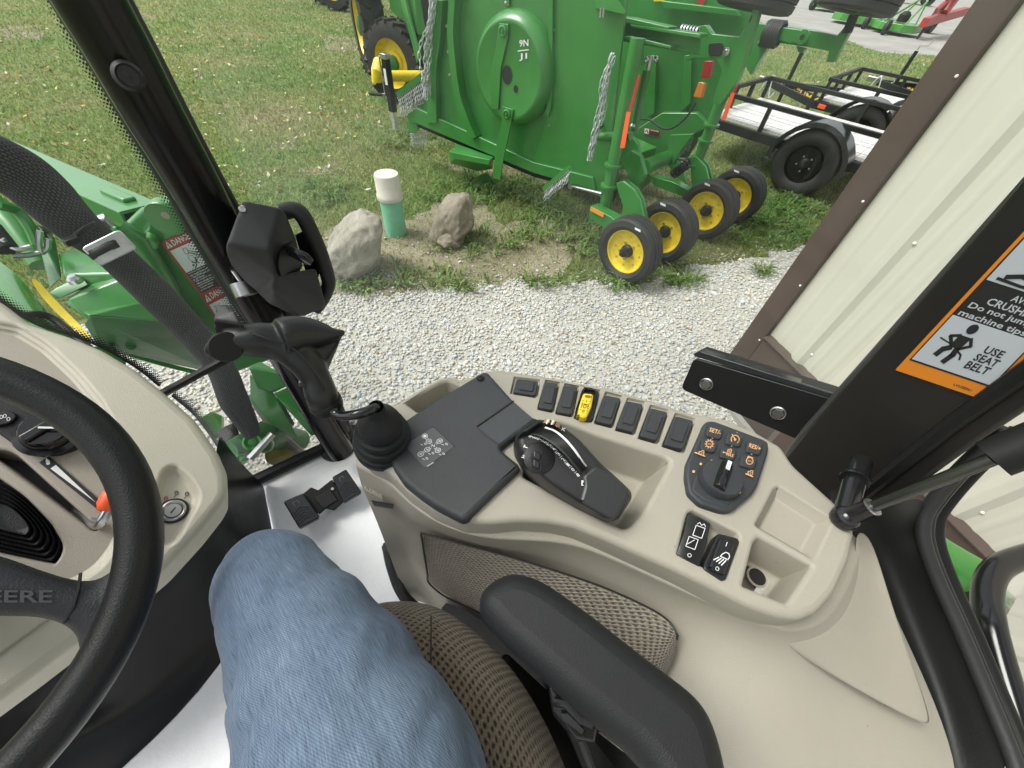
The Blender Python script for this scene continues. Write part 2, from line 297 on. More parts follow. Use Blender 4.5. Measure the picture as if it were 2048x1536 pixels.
    def chain(s, p, q, n, w=.012, th=.0035, sag=0):
        p, q = Vector(p), Vector(q); t = (q-p); l = t.length/n; t.normalize(); a = t.orthogonal().normalized(); bb = t.cross(a)
        for i in range(n):
            c = p+t*l*(i+.5); side = a if i % 2 else bb; nn = t.cross(side)
            ring = [c+t*(l*.68*math.cos(x))+side*(w*math.sin(x)) for x in [k*math.pi/4 for k in range(8)]]
            rr = []
            for k in range(8):
                o = (ring[k]-c).normalized(); rr.append([ring[k]+o*th, ring[k]+nn*th, ring[k]-o*th, ring[k]-nn*th])
            vs = [p2 for r in rr for p2 in r]; fs = []
            for k in range(8):
                for j in range(4): fs.append((k*4+j, k*4+(j+1) % 4, ((k+1) % 8)*4+(j+1) % 4, ((k+1) % 8)*4+j))
            s.add(vs, fs)
        return s
    def build(s, name, m, parent=None, bevel=0, bseg=2, sub=0, smooth=35, remesh=0, solid=0, loc=None, fixn=True):
        if parent is not None: org = ORG[parent.name]
        elif loc is not None: org = Vector(loc)
        else:
            xs = [p.x for p in s.v]; ys = [p.y for p in s.v]; org = Vector(((min(xs)+max(xs))/2, (min(ys)+max(ys))/2, min(p.z for p in s.v)))
        me = bpy.data.meshes.new(name); me.from_pydata([p-org for p in s.v], [], s.f)
        if any(u is not None for u in s.uv):
            lay = me.uv_layers.new(name='UVMap'); k = 0
            for f, u in zip(s.f, s.uv):
                for j in range(len(f)): lay.data[k+j].uv = u[j] if u else (0, 0)
                k += len(f)
        if fixn:
            bm = bmesh.new(); bm.from_mesh(me); bmesh.ops.recalc_face_normals(bm, faces=bm.faces); bm.to_mesh(me); bm.free()
        me.materials.append(m)
        if smooth:
            me.shade_smooth()
            if smooth < 180 and not sub: me.set_sharp_from_angle(angle=math.radians(smooth))
        o = bpy.data.objects.new(name, me); COL.objects.link(o)
        if parent is not None: o.parent = parent
        else: o.location = org
        ORG[o.name] = org
        if remesh:
            q = o.modifiers.new('remesh', 'REMESH'); q.mode = 'VOXEL'; q.voxel_size = remesh; q.use_smooth_shade = True
            q = o.modifiers.new('smooth', 'SMOOTH'); q.iterations = 6; q.factor = .5
        if solid: q = o.modifiers.new('solid', 'SOLIDIFY'); q.thickness = solid; q.offset = -1
        if bevel:
            q = o.modifiers.new('bevel', 'BEVEL'); q.width = bevel; q.segments = bseg; q.limit_method = 'ANGLE'; q.angle_limit = math.radians(32); q.harden_normals = False
        if sub: q = o.modifiers.new('sub', 'SUBSURF'); q.levels = sub; q.render_levels = sub
        return o
def tag(o, label, cat, group=None, kind=None):
    if kind: o['kind'] = kind
    if label: o['label'] = label
    if cat: o['category'] = cat
    if group: o['group'] = group
    return o
def thing(name, label, cat, loc, group=None):
    o = bpy.data.objects.new(name, None); COL.objects.link(o); o.location = loc; o.empty_display_size = .05; ORG[o.name] = Vector(loc)
    return tag(o, label, cat, group)
def struct(o): o['kind'] = 'structure'; return o
def stuff(o): o['kind'] = 'stuff'; return o
def rnd(pts, r, n=4):                 # round the corners of a polygon of 2-D / 3-D points
    pts = [Vector(p) for p in pts]; out = []; m = len(pts); rr = r if isinstance(r, (list, tuple)) else [r]*m
    for i, p in enumerate(pts):
        a, c = pts[i-1], pts[(i+1) % m]; la, lc = (a-p).length, (c-p).length; d = min(rr[i], la*.48, lc*.48)
        if d < 1e-6: out.append(p); continue
        s, e = p+(a-p)*(d/la), p+(c-p)*(d/lc)
        for k in range(n+1):
            x = k/n; out.append(s*(1-x)**2+p*(2*x*(1-x))+e*x*x)
    return out
def spl(pts, n=4):                    # Catmull-Rom through points
    P = [Vector(p) for p in pts]; P = [P[0]*2-P[1]]+P+[P[-1]*2-P[-2]]; out = []
    for i in range(1, len(P)-2):
        for k in range(n):
            t = k/n; a, b_, c, d = P[i-1:i+3]
            out.append(.5*((2*b_)+(c-a)*t+(2*a-5*b_+4*c-d)*t*t+(3*b_-a-3*c+d)*t**3))
    return out+[P[-2]]
def zp(px, z): return [Z(p[0], p[1], z) for p in px]
def offs(loop, d):                    # shift a horizontal loop outward (d>0) in its plane
    n = len(loop); ar = sum(loop[i].x*loop[(i+1) % n].y-loop[(i+1) % n].x*loop[i].y for i in range(n)); sg = 1 if ar > 0 else -1; out = []
    for i in range(n):
        a, c = loop[i-1], loop[(i+1) % n]; t = Vector((c.x-a.x, c.y-a.y, 0))
        if t.length < 1e-9: out.append(loop[i].copy()); continue
        t.normalize(); out.append(loop[i]+Vector((t.y, -t.x, 0))*d*sg)
    return out
def fill(mb, outer, holes):           # flat sheet with holes
    bm = bmesh.new(); es = []
    for lp in [outer]+holes:
        vs = [bm.verts.new(p) for p in lp]; es += [bm.edges.new((vs[i], vs[(i+1) % len(vs)])) for i in range(len(vs))]
    bmesh.ops.triangle_fill(bm, edges=es, use_beauty=True, use_dissolve=False); bm.verts.index_update()
    mb.add([v.co.copy() for v in bm.verts], [tuple(v.index for v in f.verts) for f in bm.faces]); bm.free()
def arc(loop, r, out, n=4, drop=True):  # roundover rings from a top loop: outwards or inwards, falling r
    rings = []
    for k in range(n+1):
        a = k/n*math.pi/2; d = r*math.sin(a)*(1 if out else -1); rings.append([p-UP*(r*(1-math.cos(a))) for p in offs(loop, d)])
    return rings
def pocket(mb, loop, depth, r=.004, taper=.006, floor=True):  # loop: hole edge in the top sheet
    rings = arc(loop, r, False); base = rings[-1]
    low = [p-UP*(depth-2*r) for p in offs(base, -taper)]
    rings.append(low); f = arc(low, r, False, 3)
    fr_ = [[p-UP*(r*math.sin(k/3*math.pi/2)) for p in offs(low, -r*(1-math.cos(k/3*math.pi/2)))] for k in (1, 2, 3)]
    rings += fr_; mb.loops(rings, True, False, False)
    if floor: fill(mb, fr_[-1], [])
    return fr_[-1]
class Dec:                            # flat print: corners TL, TR, BR, BL in the photo, laid on a surface by fn(u,v)
    def __init__(s, c, fn, lift=.0006): s.c = [Vector(x) for x in c]; s.fn = fn; s.lift = lift; s.mb = {}
    def p(s, x, y, k=1):
        a, b_, c, d = s.c; q = (a*(1-x)+b_*x)*(1-y)+(d*(1-x)+c*x)*y; P = s.fn(q.x, q.y); return P+(CAM-P).normalized()*s.lift*k
    def m(s, mt): return s.mb.setdefault(mt.name, (MB(), mt))[0]
    def poly(s, pts, mt, k=1): s.m(mt).poly([s.p(x, y, k) for x, y in pts])
    def rect(s, x0, y0, x1, y1, mt, k=1, r=0):
        q = [(x0, y0), (x1, y0), (x1, y1), (x0, y1)]
        if r: q = [(p.x, p.y) for p in rnd([(a, b_, 0) for a, b_ in q], r, 3)]
        s.poly(q, mt, k)
    def disc(s, x, y, rx, ry, mt, k=1, n=16): s.poly([(x+rx*math.cos(2*math.pi*i/n), y+ry*math.sin(2*math.pi*i/n)) for i in range(n)], mt, k)
    def line(s, pts, w, mt, k=1, ax=1., closed=False):
        pts = [Vector((p[0], p[1]*ax)) for p in pts]
        if closed: pts = pts+[pts[0]]
        for a, b_ in zip(pts, pts[1:]):
            t = b_-a
            if t.length < 1e-6: continue
            t.normalize(); n = Vector((-t.y, t.x))*w/2; e = t*w*.3
            s.poly([(q.x, q.y/ax) for q in (a-n-e, b_-n+e, b_+n+e, a+n-e)], mt, k)
    def ring(s, x, y, rx, ry, w, mt, k=1, n=16, a0=0, a1=2*math.pi, ax=1.):
        s.line([(x+rx*math.cos(a0+(a1-a0)*i/n), y+ry*math.sin(a0+(a1-a0)*i/n)) for i in range(n+1)], w, mt, k, ax)
    def text(s, t, x, y, w, h, mt, k=1, flip=False, rot=0, asp=1.):
        vs, fs = glyphs(t); xs = [p[0] for p in vs]; ys = [p[1] for p in vs]; x0, x1, y0, y1 = min(xs), max(xs), min(ys), max(ys)
        ca, sa = math.cos(rot), math.sin(rot); out = []
        for a, b_ in vs:
            q = (a-x0)/(x1-x0)*w-w/2; r_ = (1-(b_-y0)/(y1-y0))*h-h/2
            if flip: q = -q
            r_ /= asp; q, r_ = q*ca-r_*sa, q*sa+r_*ca; r_ *= asp
            out.append(s.p(x+w/2+q, y+h/2+r_, k))
        s.m(mt).add(out, fs)
    def build(s, parent, names=None):
        res = []
        for nm, (mb, mt) in s.mb.items(): res.append(mb.build((names or {}).get(nm, 'print'), mt, parent, smooth=0, fixn=False))
        return res
_gl = {}
def glyphs(t):
    if t in _gl: return _gl[t]
    c = bpy.data.curves.new('t', 'FONT'); c.body = t; c.resolution_u = 2; c.offset = .018; o = bpy.data.objects.new('t', c); COL.objects.link(o)
    dg = bpy.context.evaluated_depsgraph_get(); me = bpy.data.meshes.new_from_object(o.evaluated_get(dg))
    r = ([(v.co.x, v.co.y) for v in me.vertices], [tuple(p.vertices) for p in me.polygons])
    bpy.data.objects.remove(o); bpy.data.curves.remove(c); bpy.data.meshes.remove(me); _gl[t] = r; return r
def npmesh(name, V, Fc, m, cols=None, kind='stuff'):   # fast mesh from arrays; cols: one colour per vertex
    me = bpy.data.meshes.new(name); nv, nf, k = len(V), len(Fc), Fc.shape[1]
    me.vertices.add(nv); me.vertices.foreach_set('co', V.astype(np.float32).ravel())
    me.loops.add(nf*k); me.loops.foreach_set('vertex_index', Fc.astype(np.int32).ravel())
    me.polygons.add(nf); me.polygons.foreach_set('loop_start', np.arange(0, nf*k, k, dtype=np.int32))
    me.update(calc_edges=True)
    if cols is not None:
        a = me.color_attributes.new('tint', 'FLOAT_COLOR', 'POINT'); a.data.foreach_set('color', np.c_[cols, np.ones(nv)].astype(np.float32).ravel())
    me.materials.append(m); o = bpy.data.objects.new(name, me); COL.objects.link(o)
    if kind: o['kind'] = kind
    return o
_RMn = np.array(RM)
def projn(P):
    q = (P-np.array(CAM)) @ _RMn; return np.c_[1024+F_PX*q[:, 0]/q[:, 2], 768+F_PX*q[:, 1]/q[:, 2], q[:, 2]]
def inside(P, poly):
    x, y = P[:, 0], P[:, 1]; r = np.zeros(len(P), bool); n = len(poly)
    for i in range(n):
        x0, y0 = poly[i][0], poly[i][1]; x1, y1 = poly[(i+1) % n][0], poly[(i+1) % n][1]
        c = ((y0 > y) != (y1 > y)) & (x < (x1-x0)*(y-y0)/(y1-y0+1e-12)+x0); r ^= c
    return r
def copy_tree(o, parent=None, kids=None):
    c = o.copy(); COL.objects.link(c)
    if parent is not None: c.parent = parent
    for ch in list(o.children): copy_tree(ch, c)
    ORG[c.name] = ORG.get(o.name, Vector()); return c
# ================================================================ GROUND
def sheet(name, poly, z, m):
    mb = MB(); fill(mb, [Vector((p[0], p[1], z)) for p in poly], []); return struct(mb.build(name, m, smooth=0, loc=(0, 0, 0)))
def wob(pts, amp, n=6):
    pts = [Vector((p[0], p[1])) for p in pts]; out = []
    for i, p in enumerate(pts):
        q = pts[(i+1) % len(pts)]; d = q-p; nn = Vector((-d.y, d.x)).normalized()
        for k in range(n): out.append(p+d*(k/n)+nn*random.uniform(-amp, amp)*(1 if k else .5))
    return out
mb = MB(); mb.poly([(-150, -150, 0), (250, -150, 0), (250, 250, 0), (-150, 250, 0)]); struct(mb.build('lawn', LAWN, smooth=0, loc=(0, 0, 0)))
edge_px = [(250, 600), (480, 612), (600, 618), (690, 582), (780, 592), (850, 582), (920, 574), (1010, 566), (1100, 560), (1180, 566), (1250, 572), (1330, 556), (1400, 530), (1460, 520), (1530, 512), (1600, 492), (1700, 500)]
edge = [Z(u, v, 0) for u, v in edge_px]
edge = [Vector((p.x, p.y)) for p in edge]
ew = []
for p, q in zip(edge, edge[1:]):
    for k in range(5): ew.append(p+(q-p)*(k/5)+Vector((random.uniform(-.05, .05), random.uniform(-.05, .05))))
drive = [Vector((-6, 7)), Vector((-1.2, 3.6))]+ew+[edge[-1], Vector((7.5, -3)), Vector((6, -8)), Vector((-6, -8))]
sheet('gravel_drive', drive, .006, GBED)
yard_px = [(1380, 8), (1450, 33), (1540, 50), (1600, 62), (1680, 76), (1760, 104), (1860, 112), (2000, 130)]
yard = wob([Z(u, v, 0).to_2d() for u, v in yard_px], .25, 4)[:-3]+[Vector((30, -60)), Vector((160, -60)), Vector((160, 60)), Vector((45, 12))]
sheet('gravel_yard', yard, .005, mat('yard_gravel', (.36, .345, .315), .95, var=.25, vscale=.8, bump=1, bscale=20, vdetail=9))
soil_px = [(620, 610), (630, 540), (650, 470), (720, 430), (830, 440), (860, 410), (960, 405), (1010, 450), (1100, 440), (1180, 480), (1130, 545), (1010, 572), (920, 580), (800, 600), (700, 590)]
soil = wob([Z(u, v, 0).to_2d() for u, v in soil_px], .07, 5)
sheet('soil_patch', soil, .003, DIRT)
under_mower_px = [(880, 330), (1000, 360), (1150, 390), (1250, 400), (1300, 430), (1360, 440), (1440, 390), (1380, 350), (1250, 330), (1000, 300)]
sheet('bare_ground', wob([Z(u, v, 0).to_2d() for u, v in under_mower_px], .08, 5), .003, DIRT)  # soil sheet under the mower
for k, px in enumerate([[(525, 285), (600, 278), (605, 295), (540, 305)], [(600, 340), (680, 322), (690, 340), (620, 352)], [(640, 70), (740, 75), (735, 105), (650, 100)], [(1830, 85), (1910, 88), (1890, 118), (1830, 108)], [(-20, 55), (90, 50), (80, 80), (-20, 80)]]):
    sheet('worn_ground', wob([Z(u, v, 0).to_2d() for u, v in px], .06, 5), .0035+.0003*k, DIRT)

# stones: one mass of chips
def stones():
    P = np.c_[np.random.uniform(-1.5, 6.2, 118000), np.random.uniform(-1.5, 4.2, 118000)]
    P = P[inside(P, drive)]
    q = projn(np.c_[P, np.zeros(len(P))]); ok = (q[:, 2] > 0) & (q[:, 0] > 150) & (q[:, 0] < 1760) & (q[:, 1] < 985) & (q[:, 1] > 380)
    ok &= ~((q[:, 0] > 800) & (q[:, 1] > 700+.22*(q[:, 0]-800)+190)); P = P[ok]
    near = np.hypot(P[:, 0], P[:, 1]); P = P[np.random.rand(len(P)) < np.clip(1.15-.06*near, .5, 1)]
    extra = np.array([[p.x+random.gauss(0, .12), p.y+random.gauss(0, .12)] for p in ew for _ in range(14)])
    so_ = np.array([[p.x, p.y] for p in [Z(random.uniform(660, 1180), random.uniform(430, 580), 0) for _ in range(260)]]); so_ = so_[inside(so_, soil)]
    P = np.r_[P, extra, so_]
    n = len(P); ico = bmesh.new(); bmesh.ops.create_icosphere(ico, subdivisions=1, radius=1); B = np.array([v.co[:] for v in ico.verts]); Fi = np.array([[v.index for v in f.verts] for f in ico.faces]); ico.free()
    r = np.random.lognormal(-4.62, .30, n)[:, None]; big = np.random.rand(n) < .02; r[big] *= 1.7; sc = np.random.uniform(.65, 1.3, (n, 3)); sc[:, 2] *= .50
    ang = np.random.uniform(0, 6.28, n); tl = np.random.uniform(-.5, .5, n)
    V = B[None]*(1+np.random.uniform(-.24, .24, (n, len(B), 1)))*sc[:, None]*r[:, None]
    x = V[..., 0]*np.cos(tl)[:, None]-V[..., 2]*np.sin(tl)[:, None]; z = V[..., 0]*np.sin(tl)[:, None]+V[..., 2]*np.cos(tl)[:, None]; y = V[..., 1]
    X = x*np.cos(ang)[:, None]-y*np.sin(ang)[:, None]+P[:, :1]; Y = x*np.sin(ang)[:, None]+y*np.cos(ang)[:, None]+P[:, 1:2]
    Zc = z+.004+np.random.uniform(0, .011, n)[:, None]
    V = np.stack([X, Y, Zc], -1).reshape(-1, 3); Fc = (Fi[None]+(np.arange(n)*len(B))[:, None, None]).reshape(-1, 3)
    t = np.clip(np.random.normal(1.0, .09, n), .6, 1.2); t *= 1+.10*np.sin(P[:, 0]*2.3+1.3*np.sin(P[:, 1]*3.1))*np.sin(P[:, 1]*2.7+P[:, 0]*.9); warm = np.random.normal(0, .045, n); C = np.stack([t*(1+warm), t, t*(1-warm*1.6)], -1)
    dk = np.random.rand(n) < .02; C[dk] *= np.array([.62, .52, .42])
    npmesh('gravel_stones', V, Fc, STONE, np.repeat(C, len(B), 0))
stones()
# grass blades
def grass():
    n = 420000; d = 2.2*np.exp(np.random.rand(n)*np.log(34/2.2)); a = np.radians(np.random.uniform(-12, 104, n)); P = np.c_[d*np.sin(a), d*np.cos(a)]
    ok = ~inside(P, drive) & ~inside(P, yard)
    s = inside(P, soil); ok &= ~(s & (np.random.rand(n) < .86))
    q = projn(np.c_[P, np.zeros(n)]); ok &= (q[:, 2] > 0) & (q[:, 0] > -60) & (q[:, 0] < 2000) & (q[:, 1] > -60) & (q[:, 1] < 640); P = P[ok]; d = d[ok]; n = len(P)
    h = np.random.gamma(5, .0072, n)*np.clip(.8+d*.02, .8, 1.3); w = .0028+.0011*d**.9; a = np.random.uniform(0, 6.28, n); lean = np.random.normal(0, .8, n)*h
    dx, dy = np.cos(a)*w, np.sin(a)*w; b2 = np.random.uniform(0, 6.28, n); lx, ly = np.cos(b2)*lean, np.sin(b2)*lean
    V = np.zeros((n, 3, 3)); V[:, 0] = np.c_[P[:, 0]-dx, P[:, 1]-dy, np.zeros(n)]; V[:, 1] = np.c_[P[:, 0]+dx, P[:, 1]+dy, np.zeros(n)]; V[:, 2] = np.c_[P[:, 0]+lx, P[:, 1]+ly, h]
    t = np.clip(np.random.normal(1.05, .26, n), .45, 1.9); yl = np.clip(np.random.normal(.1, .22, n), 0, .8); C = np.stack([t*(1+.75*yl), t*(1+.15*yl), t*(1-.1*yl)], -1)
    npmesh('grass', V.reshape(-1, 3), np.arange(3*n).reshape(-1, 3), BLADE, np.repeat(C, 3, 0))
grass()
# taller weeds where the machines stand
def weeds():
    C = []; cen = []
    for (u, v, sx, sy, k) in [(1360, 560, 40, 10, 9), (1250, 572, 50, 5, 5), (1520, 440, 110, 45, 80), (1600, 415, 60, 20, 26), (1180, 470, 70, 30, 40), (1000, 380, 120, 25, 46), (700, 570, 80, 14, 7), (930, 575, 90, 8, 6), (1080, 570, 50, 8, 4), (830, 560, 120, 25, 12), (1000, 500, 110, 40, 14), (1380, 400, 50, 30, 20), (1430, 380, 60, 20, 26), (800, 290, 90, 30, 26), (1520, 545, 14, 6, 3), (1100, 430, 60, 30, 30), (1500, 330, 60, 20, 16), (650, 385, 40, 30, 10)]:
        for _ in range(k): cen.append(Z(random.gauss(u, sx*.5), random.gauss(v, sy*.5), 0))
    V = []; Cc = []
    for c in cen:
        for _ in range(random.randint(14, 30)):
            a = random.uniform(0, 6.28); r = abs(random.gauss(0, .05)); b = c+Vector((math.cos(a)*r, math.sin(a)*r, 0)); l = random.uniform(.05, .14); w = random.uniform(.004, .011)
            a2 = a+random.gauss(0, .7); o = Vector((math.cos(a2), math.sin(a2), 0)); s = Vector((-o.y, o.x, 0))*w; m = b+o*l*.45+UP*l*.6; t = b+o*l*1.0+UP*l*random.uniform(.3, .8)
            V += [b-s*.5, b+s*.5, m+s, m-s, m-s, m+s, t+s*.15, t-s*.15]; k = random.uniform(.42, .95); g = random.uniform(0, .5); Cc += [(k*(.75+g), k*1.15, k*.8)]*8
    npmesh('weeds', np.array([v[:] for v in V]), np.arange(len(V)).reshape(-1, 4), BLADE, np.array(Cc))
weeds()
def leaves():
    V = []; Cc = []
    pal = [(.58, .48, .28), (.62, .55, .36), (.55, .40, .12), (.45, .22, .06), (.50, .46, .36), (.34, .20, .10), (.64, .52, .16)]
    for i in range(760):
        if i < 560: u, v = random.uniform(310, 780), abs(random.gauss(0, 190))
        elif i < 700: u, v = random.uniform(0, 330), random.uniform(0, 330)
        elif i < 840: u, v = random.uniform(1440, 1850), random.uniform(60, 240)
        else:
            u, v = random.uniform(660, 1500), random.uniform(420, 720)
            if random.random() < .6: continue
        if v < 0 or v > 720: continue
        c = Z(u, v, .03 if v < 420 else .018); d = c.to_2d().length
        if d > 22: continue
        r = random.uniform(.02, .042); a = random.uniform(0, 6.28); tx = Vector((math.cos(a), math.sin(a), random.gauss(0, .35))); ty = Vector((-math.sin(a), math.cos(a), random.gauss(0, .35)))
        L_ = [c-tx*r, c-tx*r*.1+ty*r*.6, c+tx*r*1.1+UP*r*.25, c-tx*r*.05-ty*r*.55]; V += L_; Cc += [tuple(x*random.uniform(.8, 1.1) for x in random.choice(pal))]*4
    npmesh('fallen_leaves', np.array([v[:] for v in V]), np.arange(len(V)).reshape(-1, 4), LEAF, np.array(Cc))
leaves()

# ================================================================ ROCKS AND PIPE
def rock(c, sx, sy, h, m, seed, lab, lean=(0, 0), yaw=0., cuts=9, k=2.3):
    bm = bmesh.new(); bmesh.ops.create_icosphere(bm, subdivisions=5, radius=1); rng = random.Random(seed)
    planes = [(Vector((rng.gauss(0, 1), rng.gauss(0, 1), rng.gauss(.1, .6))).normalized(), rng.uniform(.80, .95)) for _ in range(cuts)]
    from mathutils import noise
    vs = []
    for v in bm.verts:
        p = v.co.copy(); r = (abs(p.x)**k+abs(p.y)**k+abs(p.z)**k)**(-1/k); p *= r
        for n, d in planes:
            e = p.dot(n)-d
            if e > 0: p -= n*e*.85
        q = p*1.6+Vector((seed, 0, 0)); p *= 1+.11*noise.noise(q)+.05*noise.noise(q*3)-.045*abs(noise.noise(q*2.2+Vector((9, 0, 0))))+.016*noise.noise(q*8); t = 1-.16*max(0, p.z)
        vs.append(Vector((p.x*sx*t+lean[0]*(p.z+.6)*h, p.y*sy*t+lean[1]*(p.z+.6)*h, (p.z+.62)/1.62*h)))
    cy, sn = math.cos(yaw), math.sin(yaw)
    mb = MB(); mb.add([Vector(c)+Vector((p.x*cy-p.y*sn, p.x*sn+p.y*cy, p.z)) for p in vs], [tuple(v.index for v in f.verts) for f in bm.faces]); bm.free()
    return tag(mb.build('rock', m, smooth=180, loc=c), lab, 'rock', 'rocks beside the capped pipe')
def rpx(u0, u1, vb, vt, ub): # centre and half width of a rock from its silhouette
    c = Z((u0+u1)/2, vb-12, 0); return c, (Z(u1, vb-40, 0)-Z(u0, vb-40, 0)).length/2
c, w = rpx(640, 762, 552, 397, 700)
rock(c, w*.97, w*.92, .50, ROCK, 3, 'large pale grey boulder with white streaks, left of the capped pipe', yaw=.7, lean=(.02, -.28))
c, w = rpx(848, 946, 492, 362, 900)
rock(c+(c.normalized()*.03), w*.93, w*.85, .44, ROCK2, 12, 'tan grey boulder with a ledge at its foot, right of the capped pipe', yaw=.4, lean=(.05, -.20))
rock(Z(905, 486, 0), w*.78, w*.5, .16, ROCK2, 23, 'low tan rock at the foot of the right boulder', yaw=.2)
c = Z(793, 466, 0); t = thing('vent_pipe', 'teal plastic pipe with a white cap standing between two boulders', 'pipe', c)
ph = .58; pr = .104
MB().lathe(c, UP, [(pr, -.05), (pr, ph*.70), (pr*.96, ph*.72)], 28).build('pipe_body', PIPEG, t, smooth=60)
MB().lathe(c, UP, [(pr*1.02, ph*.61), (pr*1.16, ph*.615), (pr*1.18, ph*.65), (pr*1.16, ph*.685), (pr*1.1, ph*.695), (pr*1.09, ph*.97), (pr*1.02, ph*.995), (0, ph*1.0)], 32).build('cap', PIPEW, t, smooth=50)

# ================================================================ SHED
sc_ = Z(1428, 770, 0); wd = ray(656, -210); wd = Vector((-wd.x, -wd.y, 0)).normalized(); wn = Vector((-wd.y, wd.x, 0))
if wn.dot(CAM-sc_) < 0: wn = -wn
WP = (sc_, wn); shed = thing('shed', 'cream ribbed metal shed with brown corner and base trim beside the gravel', 'shed', sc_)
hs_ = PL(1600, 727, WP).z; SH = 3.6; LEN = 5.4
def wpt(s, o, z): return sc_+wd*s+wn*o+UP*z
pit = .3048; pw = pit*3; s0 = .045
def prof(s):                          # siding profile: one tall rib and two low ones per pitch
    x = (s+.02) % pit
    for c0, w, h in ((.045, .045, .017), (.135, .016, .0026), (.21, .016, .0026)):
        a = abs(x-c0)
        if a < w*.4: return h
        if a < w: return h*(1-(a-w*.4)/(w*.6))
    return 0
k = 0; s = s0
while s < LEN:
    e = min(s+pw, LEN); n = int((e-s)/.0055); r0 = []; r1 = []
    for i in range(n+1):
        x = s+(e-s)*i/n; o = .004+prof(x)+(.004 if i > n-4 else 0); r0.append(wpt(x, o, hs_)); r1.append(wpt(x, o, SH))
    MB().grid([r0, r1]).build('siding_panel', CREAM, shed, smooth=25, fixn=False); s = e; k += 1
MB().box(wpt(LEN/2, -.06, SH/2), wd*(LEN/2-.01), wn*.055, UP*SH/2).build('wall_core', CREAM, shed)
MB().prism([wpt(-.012, .034, 0), wpt(.105, .034, 0), wpt(.112, .03, 0), wpt(.112, .0, 0), wpt(-.012, 0, 0), wpt(-.012, -.11, 0), wpt(-.02, -.11, 0), wpt(-.02, .03, 0)], UP*SH).build('corner_trim', BROWN, shed, bevel=.003)
MB().prism([wpt(.114, 0, .05), wpt(.114, .03, .05), wpt(.114, .034, hs_-.03), wpt(.114, .05, hs_-.012), wpt(.114, .05, hs_-.006), wpt(.114, .0, hs_+.008)], wd*(LEN-.115)).build('base_trim', BROWN, shed)
MB().box(wpt(LEN/2, .012, .02), wd*(LEN/2), wn*.055, UP*.028).build('concrete_footing', mat('concrete', (.36, .35, .32), .9, var=.25, vscale=8, bump=.5, bscale=60), shed)
MB().box(wpt(-.012, -2.6, SH/2), wd*.02, wn*2.48, UP*SH/2).build('end_wall', CREAM, shed)
scr = MB()
for zz in (hs_+.09, hs_+.75, hs_+1.35, hs_+2.0, hs_+2.6):
    for j in range(int(LEN/pit)):
        c = wpt(j*pit+.056+.012, .006, zz); scr.lathe(c, wn, [(.0075, 0), (.0075, .003), (.005, .006), (0, .0075)], 8)
stuff(scr.build('siding_screw', mat('cream_screw', (.7, .69, .6), .4), shed))
scr = MB()
for zz in (.15, .55, .95, 1.4, 1.85, 2.3): scr.lathe(wpt(.095, .034, zz), wn, [(.006, 0), (.006, .002), (.004, .005), (0, .006)], 8)
stuff(scr.build('trim_screw', mat('cream_screw', (.7, .69, .6), .4), shed))
# ================================================================ FOLDING ROTARY MOWER
def wheel(name, parent, c, ax, R, w, rimr, hubm, rimm, label=None, nb=5, dish=.03, ribs=True, bolts=8, org=None):
    c, ax = Vector(c), Vector(ax).normalized(); h = w/2; mb = MB(); pr = [(rimr, -h*.72), (rimr+.02, -h*.86), (R*.78, -h), (R*.93, -h*.93)]
    tread = [-.8, -.45, -.42, -.38, -.35, -.03, 0, .03, .35, .38, .42, .45, .8] if ribs else [-.8, -.3, .3, .8]
    for k in tread: pr.append((R*(1-.035*k*k)-(.020 if ribs and abs(k) in (.38, .42, 0) else 0), h*k))
    pr += [(R*.93, h*.93), (R*.78, h), (rimr+.02, h*.86), (rimr, h*.72)]
    t = mb.lathe(c, ax, pr, 48).build(name, TYRE, parent, smooth=32)
    if label: t['label'] = label
    rim = MB().lathe(c, ax, [(rimr*1.06, h*.80), (rimr*1.06, h*.74), (rimr*.97, h*.72), (rimr*.93, h*.45), (rimr*.86, h*.72-dish), (rimr*.80, h*.70-dish), (rimr*.34, h*.66-dish), (.001, h*.66-dish)], 40).build('rim', rimm, t, smooth=40)
    MB().lathe(c, -ax, [(rimr*1.06, h*.80), (rimr*1.06, h*.74), (rimr*.97, h*.72), (rimr*.9, 0), (rimr*.45, -h*.2), (.001, -h*.2)], 40).build('rim_back', rimm, t, smooth=40)
    d0 = h*.66-dish
    MB().lathe(c, ax, [(rimr*.30, d0), (rimr*.30, d0+.018), (rimr*.24, d0+.028), (rimr*.2, d0+.05), (rimr*.19, d0+.072), (rimr*.1, d0+.078), (rimr*.09, d0+.1), (rimr*.05, d0+.104), (0, d0+.104)], 24).build('hub', hubm, t, smooth=40)
    x = ax.orthogonal().normalized(); y = ax.cross(x); mb = MB()
    for k in range(nb):
        a = 2*math.pi*k/nb+.4; p = c+ax*d0+(x*math.cos(a)+y*math.sin(a))*rimr*.40; mb.lathe(p, ax, [(.011, 0), (.011, .012), (.006, .014), (.006, .026), (0, .027)], 6)
    for k in range(bolts):
        a = 2*math.pi*k/bolts; p = c+ax*(d0+.001)+(x*math.cos(a)+y*math.sin(a))*rimr*.70; mb.lathe(p, ax, [(.009, 0), (.009, .006), (0, .009)], 6)
    stuff(mb.build('wheel_bolts', ZINC, t, smooth=30))
    return t
g1 = [Z(u, v, .275)-UP*.275 for u, v in ((1258, 503), (1333, 466), (1412, 421), (1471, 394))]
MA = (g1[3]-g1[0]).normalized(); MBv = Vector((-MA.y, MA.x, 0))
M0 = g1[0]
mower = thing('rotary_mower', 'large green folding rotary mower with raised wings, chain guards and four yellow gauge wheels', 'mower', M0)
def pa(a): return (M0+MA*a, MA)
def A(u, v, a): return PL(u, v, pa(a))
R_ = .292
